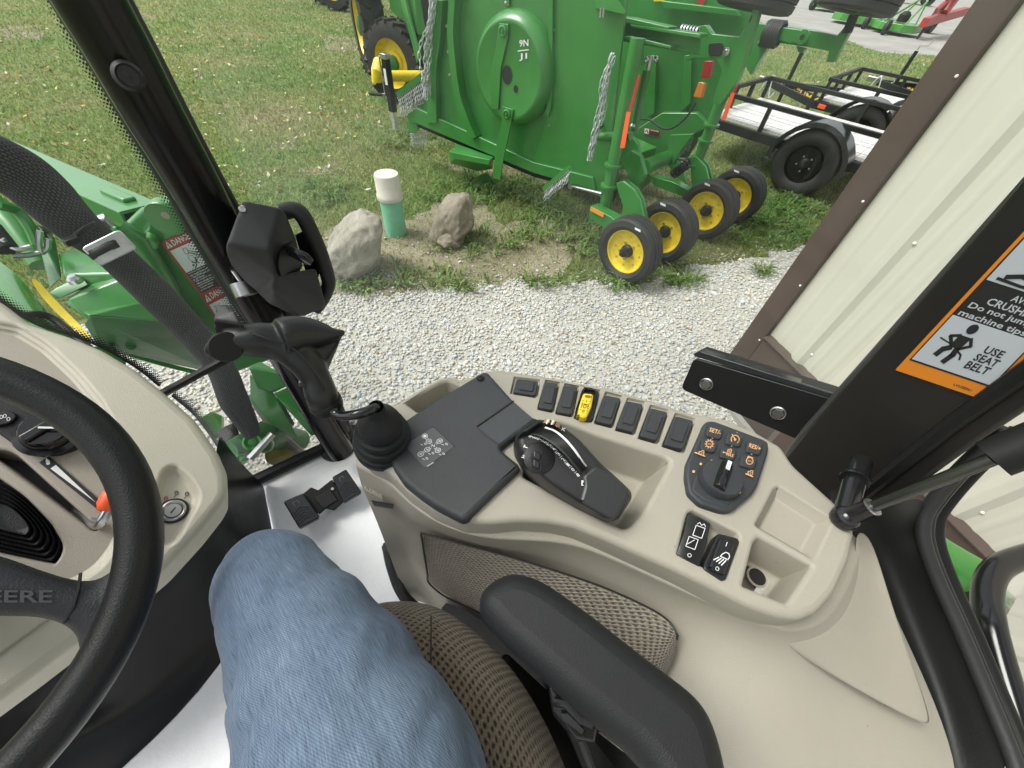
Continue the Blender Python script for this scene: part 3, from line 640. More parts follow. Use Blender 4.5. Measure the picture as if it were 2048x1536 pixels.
for i, g in enumerate(g1):
    al = (g-M0).dot(MA); c = M0+MA*al+UP*R_
    w = wheel('gauge_wheel', mower, c, -MA, R_, .195, .190, BLACKM if i % 2 else BLACK, YEL, nb=5, bolts=8 if i % 2 == 0 else 0, dish=.035 if i % 2 == 0 else .05)
    MB().box(c-MA*.099+Vector((0, 0, .250))+MBv*(-.07 if i == 0 else .08), MA*.002, MBv*.028, UP*.008+MBv*.003).build('tyre_sticker', WHITE, w, smooth=0)
    if i in (0, 2):
        q = c+MA*.33; MB().tube([c, q+MA*.3], .03, 12).build('axle', BLACKM, mower)
# wing facing the cab: its underside
w0, w1 = Z(1235, 378, .5), Z(830, 243, .5); wx = (w1-w0); wx.z = 0; wx.normalize(); wnv = Vector((-wx.y, wx.x, 0))
if wnv.dot(CAM-w0) < 0: wnv = -wnv
WGP = (w0, wnv)
def Wg(u, v, o=0.): return PL(u, v, (w0+wnv*o, wnv))
def Wpoly(px, o=0.): return [Wg(u, v, o) for u, v in px]
GI = mat('green_deck_inside', (.042, .225, .044), .34, var=.24, vscale=4, bump=.05, bscale=20, coat=.3)
wing = MB().prism(Wpoly([(905, -70), (884, 0), (862, 137), (838, 212), (841, 244), (1074, 345), (1212, 398), (1222, 300), (1240, 100), (1262, -70)]), -wnv*.05).build('wing_deck', GI, mower, bevel=.006)
MB().prism(Wpoly([(1108, -70), (1106, 205), (1068, 318), (1072, 342), (1212, 397), (1222, 300), (1262, -70)], .004), wnv*.018).build('deck_plate', GREEN, mower, bevel=.004)
MB().prism(Wpoly([(818, 228), (838, 214), (1072, 322), (1190, 352), (1196, 378), (1070, 343), (840, 246), (822, 240)], .004), wnv*.05).build('deck_skirt', GREEN, mower, bevel=.006)
MB().prism(Wpoly([(838, 248), (1070, 346), (1195, 381), (1196, 388), (1068, 354), (836, 254)], -.02), -wnv*.1).build('skirt_rail', BLACKM, mower)
def ribs(name, px, wd_, h, m=GREEN, o=.003):
    c = spl([Vector((u, v, 0)) for u, v in px], 5); mb = MB(); L_ = []
    for i, p in enumerate(c):
        t = (c[min(i+1, len(c)-1)]-c[max(i-1, 0)]).normalized(); n = Vector((-t.y, t.x, 0))*wd_/2; L_.append((Wg(p.x-n.x, p.y-n.y, o), Wg(p.x+n.x, p.y+n.y, o)))
    mb.loops([[a, a+wnv*h, b_+wnv*h, b_] for a, b_ in L_], True, True, True); return mb.build(name, m, mower, smooth=30)
ribs('deck_baffle', [(922, -60), (916, 20), (914, 80), (925, 180), (940, 230), (957, 272)], 12, .10)
ribs('deck_rib', [(886, 0), (880, 80), (872, 140), (872, 243)], 18, .07)
ribs('deck_seam', [(1018, -60), (1018, 12)], 5, .02)
ribs('deck_edge', [(1108, -60), (1105, 180), (1098, 230)], 8, .05)
ribs('deck_step', [(1190, -60), (1165, 60), (1140, 180), (1105, 330)], 4, .012)
dc = Wg(1029, 142, .05); dr = (Wg(1029, 27, .1)-Wg(1029, 258, .1)).length/2
disc = MB().lathe(dc, wnv, [(dr*1.0, -.05), (dr*1.01, .0), (dr*.98, .05), (dr*.88, .105), (dr*.83, .115), (dr*.80, .11), (.0, .11)], 64).build('blade_pan', GREEN, mower, smooth=50)
def Dp(u, v, o=.165): return Wg(u, v, o)
def dpoly(name, px, th, m=GREEN, o=.168, par=disc, bev=.003): return MB().prism([Dp(u, v, o) for u, v in px], wnv*th).build(name, m, par, bevel=bev)
dpoly('blade', [(1000, 46), (1018, 48), (1017, 75), (1012, 96), (1003, 137), (998, 218), (984, 218), (983, 143), (995, 84)], .014)
dpoly('blade', [(1006, 212), (1028, 219), (1020, 263), (1008, 320), (1001, 360), (987, 354), (992, 300), (1004, 248)], .014)
for u, v in ((1006, 62), (1014, 228)): MB().lathe(Dp(u, v, .182), wnv, [(.042, 0), (.042, .012), (.03, .018), (.026, .01), (.012, .01), (.012, .02), (0, .021)], 18).build('blade_bolt', GREEN, disc, smooth=30)
for u, v, a, b_ in ((1014, 150, .055, .07), (1031, 178, .022, .03)):
    c = Dp(u, v, .166); MB().poly([c+wx*(a*math.cos(k*.3142))+UP*(b_*math.sin(k*.3142)) for k in range(20)]).build('pan_hole', INK, disc, smooth=0)
dd = Dec([(1036, 80), (1062, 78), (1062, 122), (1036, 124)], lambda u, v: Dp(u, v, .1655)); dd.text('9N', .1, 0, .7, .32, WHITE); dd.line([(0, .5), (.8, .48)], .05, WHITE); dd.text('J1', .1, .62, .6, .34, WHITE); dd.build(disc, {'white_print': 'chalk_marking'})
MB().hull(Wpoly([(896, 302), (916, 288), (988, 314), (985, 338), (955, 343), (900, 326)], .05)+Wpoly([(905, 305), (980, 320), (978, 330), (910, 318)], .2)).build('skid_shoe', GREEN, mower, bevel=.006)
MB().hull(Wpoly([(955, 352), (972, 345), (988, 360), (965, 363)], -.1)+Wpoly([(960, 352), (975, 352)], -.25)).build('blade_tip', GREEND, mower)
# chain guards
def curtain(name, top, n, k, l, m=CHAIN, out=.02):
    mb = MB()
    for i in range(n):
        x = i/(n-1); p = top[0]*(1-x)+top[1]*x
        mb.chain(p, p-UP*l*random.uniform(.94, 1.04)+Vector((random.gauss(0, .006), random.gauss(0, .006), 0)), k, w=.012, th=.0042)
    return stuff(mb.build(name, m, mower, smooth=60, fixn=False))
def bundle(name, pts, n, k, w=.015, sp=.030):
    mb = MB(); pts = [Vector(p) for p in pts]
    for i in range(n):
        o = [Vector((random.gauss(0, sp), random.gauss(0, sp), random.gauss(0, sp*.6))) for _ in pts]; q = spl([a+b_ for a, b_ in zip(pts, o)], k)
        for a, b_ in zip(q, q[1:]):
            m_ = max(1, int((b_-a).length/.045)); mb.chain(a, b_, m_, w=w, th=.0052)
    return stuff(mb.build(name, CHAIN, mower, smooth=60, fixn=False))
bundle('hanging_chain', [Wg(870, -30, .12), Wg(862, 40, .12), Wg(853, 110, .12), Wg(855, 192, .12)], 6, 3)
bundle('hanging_chain', [Wg(1226, 112, .12), Wg(1212, 170, .12), Wg(1200, 230, .12), Wg(1178, 318, .12)], 5, 3, sp=.016)
for u, v in ((893, 52), (897, 104), (900, 150), (868, 100), (866, 170), (1012, 6), (1110, 60), (1108, 150), (1100, 250), (960, 290), (1040, 322), (1150, 372)): MB().lathe(Wg(u, v, .012), wnv, [(.014, -.01), (.014, .008), (.007, .010), (.007, .018), (0, .019)], 8).build('deck_bolt', ZINC, mower, smooth=20)
curtain('chain_guard', [Wg(797, 192, .1), Wg(846, 156, .02)], 16, 5, .21)
MB().bar(Wg(795, 190, .1), Wg(848, 148, .02), .03, .05).build('guard_bar', GREEN, mower)
curtain('chain_guard', [Wg(822, 268, -.02), Wg(852, 262, -.15)], 11, 4, .15)
MB().hull(Wpoly([(816, 240), (832, 236), (836, 262), (818, 266)], .02)+Wpoly([(822, 245), (840, 245), (840, 262)], -.08)).build('guard_bracket', GREEN, mower, bevel=.004)
curtain('chain_guard', [A(1092, 381, .1), A(1140, 338, .1)], 15, 3, .10)
MB().bar(A(1088, 378, .1), A(1140, 334, .1), .03, .04).build('guard_bar', GREEN, mower)
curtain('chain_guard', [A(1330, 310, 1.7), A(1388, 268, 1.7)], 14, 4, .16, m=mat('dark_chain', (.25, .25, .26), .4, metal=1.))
curtain('chain_guard', [A(1434, 215, 2.0), A(1452, 165, 2.0)], 8, 5, .24)
# far wing, seen from its top skin, and centre deck
FW = (w0-wnv*1.75, wnv)
def Fg(u, v, o=0.): return PL(u, v, (FW[0]+wnv*o, wnv))
MB().prism([Fg(u, v) for u, v in [(1180, -80), (1440, -80), (1520, 0), (1500, 110), (1440, 210), (1372, 322), (1300, 316), (1240, 290), (1180, 260)]], -wnv*.05).build('wing_deck', GI, mower, bevel=.006)
MB().prism([Fg(u, v, .03) for u, v in [(1268, 262), (1330, 222), (1400, 222), (1425, 250), (1398, 262), (1330, 318), (1265, 298)]], wnv*.10).build('deck_top', GREEN, mower, bevel=.01)
MB().prism([Fg(u, v, .03) for u, v in [(1330, 0), (1480, 18), (1486, 32), (1335, 14)]], wnv*.12).build('deck_rib', GREEN, mower, bevel=.006)
MB().prism([Fg(u, v, .03) for u, v in [(1300, 110), (1316, 110), (1312, 225), (1296, 232)]], wnv*.06).build('deck_rib', GREEN, mower, bevel=.006)
MB().prism([Fg(u, v, .03) for u, v in [(1372, 110), (1386, 108), (1384, 205), (1364, 222)]], wnv*.06).build('deck_rib', GREEN, mower, bevel=.006)
c1, c2 = M0+MBv*1.05+MA*1.25+UP*.42, M0+MBv*3.2+MA*1.5+UP*.42
MB().box((c1+c2)/2+UP*.03, (c2-c1)/2, MA*.55, UP*.06).build('centre_deck', GREEN, mower, bevel=.01)
MB().box((c1+c2)/2+UP*.16, (c2-c1)/2*.9, MA*.09, UP*.07).build('frame_tube', GREEN, mower, bevel=.01)
# vertical posts with rings, arms, springs
def post(px0, px1, a, r, rings):
    p, q = A(*px0, a), A(*px1, a); t = MB().tube([p, q], r, 24).build('lift_post', GREEN, mower, smooth=50)
    for k in rings:
        c = p+(q-p)*k; MB().lathe(c, (q-p), [(r, 0), (r*1.45, .002), (r*1.45, .022), (r, .024)], 28).build('collar', GREEN, t, smooth=30)
    return t
post((1276, 76), (1209, 420), .3, .056, (.67, .81, .99))
post((1462, 150), (1392, 330), 1.85, .056, (.5, .68, .98))
def pp(name, px, a, th, m=GREEN, bev=.004, par=None): return MB().prism([A(u, v, a) for u, v in px], MA*th).build(name, m, par or mower, bevel=bev)
REFL = mat('red_tape', (.42, .025, .03), .35)
pp('reflector_strip', [(1253, 224), (1261, 224), (1249, 296), (1240, 296)], .2, .004, REFO, 0); pp('reflector_strip', [(1276, 150), (1281, 150), (1263, 222), (1257, 222)], .2, .004, REFL, 0)
pp('reflector_strip', [(1462, 186), (1470, 186), (1451, 240), (1442, 240)], 1.76, .004, REFO, 0); pp('reflector_strip', [(1486, 124), (1493, 124), (1471, 184), (1463, 184)], 1.76, .004, REFL, 0)
for k, (a, o) in enumerate(((.18, (0, 0)), (.42, (6, -4)))):
    pp('wheel_arm', [(1232+o[0], 366+o[1]), (1246+o[0], 362+o[1]), (1268+o[0], 380+o[1]), (1279+o[0], 400+o[1]), (1290+o[0], 450+o[1]), (1268+o[0], 462+o[1]), (1240+o[0], 446+o[1]), (1246+o[0], 413+o[1]), (1236+o[0], 384+o[1])], a, .03)
    pp('wheel_arm', [(1374+o[0], 315+o[1]), (1392+o[0], 313+o[1]), (1411+o[0], 334+o[1]), (1418+o[0], 362+o[1]), (1425+o[0], 385+o[1]), (1384+o[0], 385+o[1]), (1381+o[0], 335+o[1])], a+1.6, .03)
for a in (.1, 1.7):
    pp('walking_beam', [(1180, 412), (1222, 434), (1258, 470), (1240, 478), (1178, 436)] if a < 1 else [(1300, 352), (1345, 364), (1404, 396), (1380, 398), (1308, 372)], a, .12)
    pp('rear_bracket', [(1240, 318), (1262, 300), (1280, 312), (1290, 350), (1278, 372), (1262, 366)] if a < 1 else [(1330, 318), (1350, 312), (1366, 340), (1372, 366), (1348, 352)], a+.4, .05)
pp('amber_plate', [(1182, 414), (1208, 427), (1206, 435), (1180, 421)], .08, .006, ORANGE, 0)
MB().tube([A(1286, 336, .6), A(1332, 316, 1.5)], .07, 20).build('cross_tube', GREEN, mower)
MB().tube([A(1180, 272, .4), A(1262, 272, .4)], .035, 14).build('cross_tube', GREEN, mower)
pp('rear_bracket', [(1262, 338), (1278, 332), (1292, 352), (1302, 362), (1282, 380), (1268, 372)], .9, .06); pp('rear_bracket', [(1200, 282), (1262, 272), (1276, 290), (1280, 320), (1258, 340), (1206, 330)], .55, .04)
pp('rear_bracket', [(1340, 270), (1386, 268), (1362, 300), (1346, 330), (1330, 330)], 1.5, .05)
def coil(p, q, r, n, w, m, par, name='spring'):
    p, q = Vector(p), Vector(q); t = (q-p).normalized(); x = t.orthogonal().normalized(); y = t.cross(x)
    MB().tube([p+(q-p)*(i/(n*10))+(x*math.cos(i*.6283)+y*math.sin(i*.6283))*r for i in range(n*10+1)], w, 6).build(name, m, par, smooth=60); MB().tube([p, q], r*.45, 8).build('spring_rod', BLACKM, par)
coil(A(1346, 349, 1.6), A(1377, 326, 1.6), .045, 6, .011, RUBBER, mower); coil(A(1220, 400, .5), A(1232, 372, .5), .036, 6, .012, RUBBER, mower)
for (p, q, a) in (((1141, 372), (1204, 388), .15), ((1344, 316), (1372, 320), 1.6)):
    MB().tube([A(*p, a), A(*q, a)], [.012, .018], 10).build('link_rod', ZINC, mower); MB().lathe(A(*p, a), MA, [(.03, -.01), (.03, .01)], 14, cap=True).build('link_end', ZINC, mower)
# beams at the top and the wing ends
MB().hull([A(u, v, .72) for u, v in [(1224, 34), (1250, 38), (1330, 50), (1402, 72), (1400, 110), (1345, 100), (1240, 82)]]+[A(u, v, .84) for u, v in [(1224, 34), (1330, 50), (1402, 72), (1400, 110), (1345, 100), (1240, 82)]]).build('top_beam', GREEN, mower, bevel=.006)
for px in ([(1222, 32), (1258, 36), (1338, 54), (1336, 60), (1240, 44)], [(1250, 72), (1262, 72), (1342, 92), (1340, 98), (1250, 79)], [(1260, 48), (1400, 68), (1400, 77), (1262, 54)]): pp('beam_flange', px, .62, .12)
pp('end_plate', [(1398, 52), (1412, 50), (1424, 68), (1478, 74), (1502, 40), (1510, -20), (1530, -20), (1512, 45), (1476, 160), (1440, 210), (1424, 205), (1444, 140), (1432, 118), (1388, 116), (1372, 122), (1384, 100)], 1.05, .06)
pp('plate_slot', [(1420, 86), (1442, 84), (1446, 90), (1444, 106), (1438, 112), (1420, 112), (1416, 106), (1417, 90)], 1.04, .012, INK, .004); MB().lathe(A(1453, 103, 1.03), -MA, [(.03, 0), (.03, .01), (.015, .012), (.012, .03), (0, .03)], 10).build('pin', ZINC, mower)
coil(A(1360, 58, .9), A(1396, 64, .9), .026, 6, .009, ZINC, mower)
pp('hydraulic_mount', [(1256, 100), (1272, 98), (1276, 130), (1258, 136)], .5, .1); MB().tube([A(1294, 140, .9), A(1268, 262, .9)], [.04, .04], 16).build('cylinder', GREEN, mower); MB().tube([A(1300, 112, .9), A(1294, 145, .9)], .022, 12).build('cylinder_rod', ZINC, mower)
for px in ((1293, 120), (1312, 118), (1266, 252)): MB().lathe(A(*px, .85), -MA, [(.025, 0), (.025, .02), (.01, .03), (0, .05)], 8).build('pin', ZINC, mower)
MB().hull([A(u, v, .3) for u, v in [(1180, -60), (1195, -60), (1210, 14), (1252, 22), (1248, 28), (1192, 16)]]+[A(u, v, .42) for u, v in [(1182, -60), (1210, 14), (1252, 22), (1192, 18)]]).build('latch_plate', GREEN, mower)
pp('latch_pad', [(1186, 18), (1222, 26), (1240, 48), (1232, 62), (1196, 74), (1188, 40)], .55, .05, BLACKM); MB().tube([A(1224, 55, .5), A(1223, 75, .5)], .018, 10).build('grease_tip', mat('tan_plastic', (.42, .30, .18), .6), mower)
for u in (1202, 1208): MB().tube([A(u, 16, .25), A(u-2, 35, .25)], .008, 8).build('bolt', ZINC, mower)
pp('red_lamp', [(1409, 122), (1424, 122), (1418, 156), (1400, 156)], 1.35, .05, REFR, .006); pp('amber_lamp', [(1397, 164), (1410, 166), (1402, 196), (1386, 194)], 1.35, .05, mat('amber_lens', (.62, .20, .03), .2), .006)
MB().tube(spl([A(1280, 238, 1.3), A(1300, 240, 1.3), A(1322, 256, 1.3), A(1345, 256, 1.3), A(1372, 235, 1.3), A(1392, 205, 1.3)], 4), .010, 8).build('cable', RUBBER, mower)
MB().tube(spl([A(1200, 256, .3), A(1222, 236, .6), A(1260, 226, .8)], 4), .010, 8).build('cable', RUBBER, mower)
dl = Dec([(1288, 255), (1321, 261), (1318, 274), (1287, 267)], lambda u, v: Fg(u, v, .14)); dl.rect(0, 0, 1, 1, REFR); dl.rect(.04, .08, .32, .92, WHITE, 2); dl.rect(.36, .35, .96, .92, INK, 2); dl.text('DANGER', .42, .1, .5, .2, WHITE, 3); dl.line([(.08, .7), (.2, .3), (.28, .8)], .06, INK, 3); dl.build(mower, {'red_lens': 'warning_label'})
MB().prism([Fg(u, v, .02) for u, v in [(1306, -5), (1330, -8), (1330, 2), (1308, 3)]], wnv*.004).build('yellow_sticker', YEL, mower, smooth=0); MB().prism([Fg(u, v, .02) for u, v in [(1390, -8), (1410, -8), (1409, 6), (1400, 14)]], wnv*.004).build('red_reflector', REFL, mower, smooth=0)
pp('wing_arm', [(1500, 46), (1533, 48), (1568, 51), (1623, 60), (1674, 71), (1690, 52), (1697, 30), (1716, 24), (1700, 62), (1666, 125), (1652, 124), (1658, 102), (1615, 94), (1560, 86), (1542, 84), (1500, 150), (1490, 130)], 1.95, .07)
coil(A(1530, 66, 1.93), A(1562, 70, 1.93), .085, 7, .016, RUBBER, mower); pp('arm_boss', [(1560, 54), (1600, 60), (1612, 72), (1600, 88), (1575, 86), (1556, 80)], 1.88, .06); pp('arm_foot', [(1592, 92), (1612, 96), (1604, 106), (1596, 104)], 1.95, .05)
MB().lathe(A(1606, 74, 1.87), -MA, [(.05, 0), (.05, .015), (.02, .017), (.02, .0)], 16).build('boss', GREEN, mower)
for (u, v, a, lab) in ((1512, 4, 1.2, 0), (1716, 8, 1.95, 0)):
    wheel('raised_wheel', mower, A(u, v, a)+UP*.06, UP+MA*.12, .29, .22, .15, BLACK, YEL, nb=5, bolts=0)
MB().tube([A(1512, 30, 1.2), A(1490, 110, 1.2)], .035, 12).build('wheel_spindle', BLACKM, mower); MB().tube([A(1708, 30, 1.95), A(1694, 66, 1.95)], .035, 12).build('wheel_spindle', BLACKM, mower)
# hitch jack, driveline
jp = Z(792, 262, 0); jq = jp+UP*.86
MB().bar(jp+UP*.25, jq, .085, .085, up=wx).build('jack_tube', BLACKM, mower, bevel=.004); MB().bar(jp, jp+UP*.5, .065, .065, up=wx).build('jack_leg', CHAIN, mower, bevel=.003)
MB().box(jq+UP*.02, wx*.05, wnv*.05, UP*.03).build('jack_head', ZINC, mower, bevel=.006)
cr = jq-wx*-.06; MB().tube([cr, cr+wx*.06, cr+wx*.06-UP*.42, cr+wx*.16-UP*.42+wnv*.1], .012, 8).build('jack_crank', ZINC, mower); MB().tube([cr+wx*.05-UP*.42+wnv*.06, cr+wx*.2-UP*.42+wnv*.16], .02, 10).build('crank_grip', BLACK, mower)
MB().box(jp+UP*.66-MBv*0+wnv*.045, wx*.022, wnv*.002, UP*.09).build('jack_label', WHITE, mower, smooth=0)
dv = [D(758, 138, jp.to_2d().length+.35), D(770, 165, jp.to_2d().length+.3)]
MB().tube([D(770, 152, 7.5), D(855, 152, 7.6)], .068, 18).build('driveline_guard', YEL, mower); MB().tube([D(752, 168, 7.4), D(756, 145, 7.4), D(762, 128, 7.5)], [.06, .10, .11], 16).build('driveline_bell', YEL, mower); MB().tube([D(768, 185, 7.4), D(752, 165, 7.4)], .07, 14).build('driveline_joint', BLACKM, mower)
MB().hull([D(u, v, 7.2) for u, v in [(762, 130), (775, 128), (778, 150), (764, 152)]]+[D(u, v, 7.3) for u, v in [(762, 130), (775, 150)]]).build('hitch_plate', GREEND, mower, bevel=.01)

# ================================================================ TRACTOR BEHIND THE MOWER
def bg_tractor(front, hdg, lab):       # front: ground point under the front axle; hdg: unit vector tail -> nose
    X = Vector((hdg.y, -hdg.x, 0)); h = h0 = Vector(hdg)
    def q(x, y, z): return front+X*x+h0*y+UP*z
    t = thing('green_tractor', lab, 'tractor', front)
    MB().hull([q(x, y, z) for x in (-.36, .36) for y, z in ((.62, .95), (.62, 1.05), (-1.3, 1.0), (-1.3, 1.75), (.35, 1.62), (.55, 1.45))]).build('bonnet', GREEN, t, bevel=.05)
    MB().hull([q(x, y, z) for x, z in ((-.24, 1.0), (.24, 1.0), (.29, 1.42), (.24, 1.5), (-.24, 1.5), (-.29, 1.42)) for y in (.60, .655)]).build('grille', mat('grille_mesh', (.03, .03, .032), .6, bump=.8, bscale=120), t, bevel=.01)
    for s in (-1, 1): MB().hull([q(s*x, y, z) for x, z in ((.2, 1.52), (.34, 1.50), (.33, 1.6), (.2, 1.62)) for y in (.4, .53)]).build('headlight', mat('lamp_glass', (.6, .62, .62), .1), t, bevel=.01)
    for s in (-1, 1): MB().prism([q(s*.24, .66, .98), q(s*.36, .62, .98), q(s*.37, .58, 1.55), q(s*.30, .64, 1.5)], -h*.05).build('grille_frame', GREEN, t, bevel=.01)
    MB().hull([q(x, y, z) for x in (-.30, .30) for y, z in ((.78, .62), (.78, .90), (.3, .60), (.3, .95))]).build('weight_bracket', GREEN, t, bevel=.02)
    MB().hull([q(x, y, z) for x in (-.2, .2) for y, z in ((.4, .45), (.4, .8), (-1.6, .5), (-1.6, .95))]).build('chassis', GREEND, t, bevel=.02)
    MB().tube([q(-.62, 0, .52), q(.62, 0, .52)], .10, 14).build('front_axle', GREEND, t)
    for s in (-1, 1):
        MB().bar(q(s*.40, .7, .7), q(s*.46, .1, 1.55), .05, .16).build('loader_bracket', GREEN, t, bevel=.01)
        for (y, R, w, z, nm) in ((0, .55, .34, .55, 'front_wheel'), (-2.0, .72, .42, .72, 'rear_wheel')):
            xx = s*(.60 if y == 0 else .66); c = q(xx, y, z); ax = (Matrix.Rotation(math.radians(40), 3, 'Z') @ X)*s if y == 0 else X*s; hh = w/2; h = UP.cross(ax).normalized() if y == 0 else Vector(hdg)
            wl = MB().lathe(c, ax, [(R*.58, -hh), (R*.8, -hh*1.05), (R*.93, -hh*.9), (R*.95, 0), (R*.93, hh*.9), (R*.8, hh*1.05), (R*.58, hh)], 40).build(nm, TYRE, t, smooth=40)
            mb = MB(); n = 20
            for k in range(n):
                for sd in (-1, 1):
                    a = 2*math.pi*(k+(.5 if sd > 0 else 0))/n; e = h*math.cos(a)+UP*math.sin(a); e2 = h*math.cos(a+.22)+UP*math.sin(a+.22)
                    mb.bar(c+e*R*.965+ax*sd*hh*.05, c+e2*R*.93+ax*sd*hh*.98, .05, .06, up=e)
            mb.build('tread_lugs', TYRE, wl)
            MB().lathe(c, ax, [(R*.60, hh*.9), (R*.58, hh*.8), (R*.52, hh*.3), (R*.3, hh*.35), (R*.28, hh*.6), (0, hh*.6)], 32).build('rim', YEL, wl, smooth=40); MB().lathe(c, -ax, [(R*.60, hh*.9), (R*.58, hh*.8), (R*.52, hh*.3), (R*.3, hh*.2), (0, hh*.2)], 32).build('rim_inner', YEL, wl, smooth=40)
            MB().lathe(c, ax, [(R*.2, hh*.4), (R*.2, hh*.9), (R*.1, hh*1.0), (0, hh*1.0)], 18).build('hub', GREEND, wl, smooth=40)
    h = h0
    for s in (-1, 1): MB().hull([q(s*x, y, z) for x in (.5, .98) for y, z in ((-1.35, 1.2), (-1.55, 1.62), (-2.2, 1.75), (-2.6, 1.6), (-2.2, 1.68))]).build('fender', GREEN, t, bevel=.03)
    MB().hull([q(x, y, z) for x in (-.55, .55) for y, z in ((-1.4, 1.2), (-1.5, 2.4), (-2.7, 2.4), (-2.6, 1.2))]).build('cab', mat('cab_glass', (.03, .035, .035), .08), t, bevel=.03)
    MB().hull([q(x, y, z) for x in (-.7, .7) for y, z in ((-1.3, 2.42), (-1.35, 2.55), (-2.8, 2.55), (-2.8, 2.42))]).build('roof', GREEN, t, bevel=.04)
    dl_ = Dec([(0, 0), (1, 0), (1, 1), (0, 1)], lambda u, v: q(-.33+.11*u if True else 0, .664, 1.42-.1*v), .001)
    dl_.rect(0, 0, 1, 1, WHITE, r=.1); dl_.rect(.45, .2, .95, .85, YEL, 2, r=.1); dl_.build(t, {'white_print': 'badge'})
    MB().tube([q(.2, -.9, 1.6), q(.2, -.9, 2.5)], .04, 12).build('exhaust', BLACKM, t)
    return t
tf = Z(872, 202, 0); hd = Vector((CAM.x-tf.x, CAM.y-tf.y, 0)).normalized(); hd = Matrix.Rotation(math.radians(15), 3, 'Z') @ hd
bg_tractor(tf, hd, 'green tractor with black grille and yellow wheel centres standing behind the mower hitch')
tw = Z(690, 40, 0); hw = Vector((CAM.x-tw.x, CAM.y-tw.y, 0)).normalized(); hw = Matrix.Rotation(math.radians(62), 3, 'Z') @ hw
t = thing('parked_tractor', 'black lugged tyres of a tractor cut by the top edge, left of the other', 'tractor', tw)
for (px, R) in (((678, 22), .55), ((652, 10), .6)):
    c = Z(px[0], px[1], 0)+UP*R; ax = hw.cross(UP)
    wl = MB().lathe(c, ax, [(R*.55, -.18), (R*.9, -.2), (R*.96, 0), (R*.9, .2), (R*.55, .18)], 36).build('wheel', TYRE, t, smooth=40)
    mb = MB()
    for k in range(20):
        a = 2*math.pi*k/20; e = hw*math.cos(a)+UP*math.sin(a); mb.bar(c+e*R*.97-ax*.02, c+(hw*math.cos(a+.2)+UP*math.sin(a+.2))*R*.94+ax*.2*(1 if k % 2 else -1), .06, .06, up=e)
    mb.build('tread_lugs', TYRE, wl); MB().lathe(c, ax, [(R*.58, .17), (R*.5, .05), (.001, .05)], 30).build('rim', YEL, wl); MB().lathe(c, -ax, [(R*.58, .17), (R*.5, .05), (.001, .05)], 30).build('rim', YEL, wl)
cc = Z(662, 10, 0); MB().box(Vector((cc.x, cc.y, 1.5)), hw*1.3, hw.cross(UP)*.3, UP*.35).build('bonnet', GREEN, t, bevel=.08)
tc_ = Z(752, 42, 0); mb = MB(); mb.tube([tc_, tc_+UP*.3, tc_+UP*1.5, tc_+UP*5], [.3, .22, .2, .17], 14); tr_ = thing('tree', 'grey barked tree trunk standing behind the green tractor', 'tree', tc_); mb.build('trunk', BARK, tr_)
mb = MB()
for _ in range(1500):
    p = tc_+UP*random.uniform(4.2, 7.5)+Vector((random.gauss(0, 1.3), random.gauss(0, 1.3), 0)); a = Vector((random.gauss(0, 1), random.gauss(0, 1), random.gauss(0, 1))).normalized()*.09; b_ = a.orthogonal().normalized()*.05; mb.poly([p-a, p+b_, p+a, p-b_])
stuff(mb.build('crown', mat('foliage', (.06, .085, .025), .7), tr_, smooth=0, fixn=False))
for k in range(5): MB().tube([tc_+UP*(3+.4*k), tc_+UP*(4.4+.5*k)+Vector((math.cos(k*1.3), math.sin(k*1.3), 0))*1.2], [.08, .02], 8).build('limb', BARK, tr_)

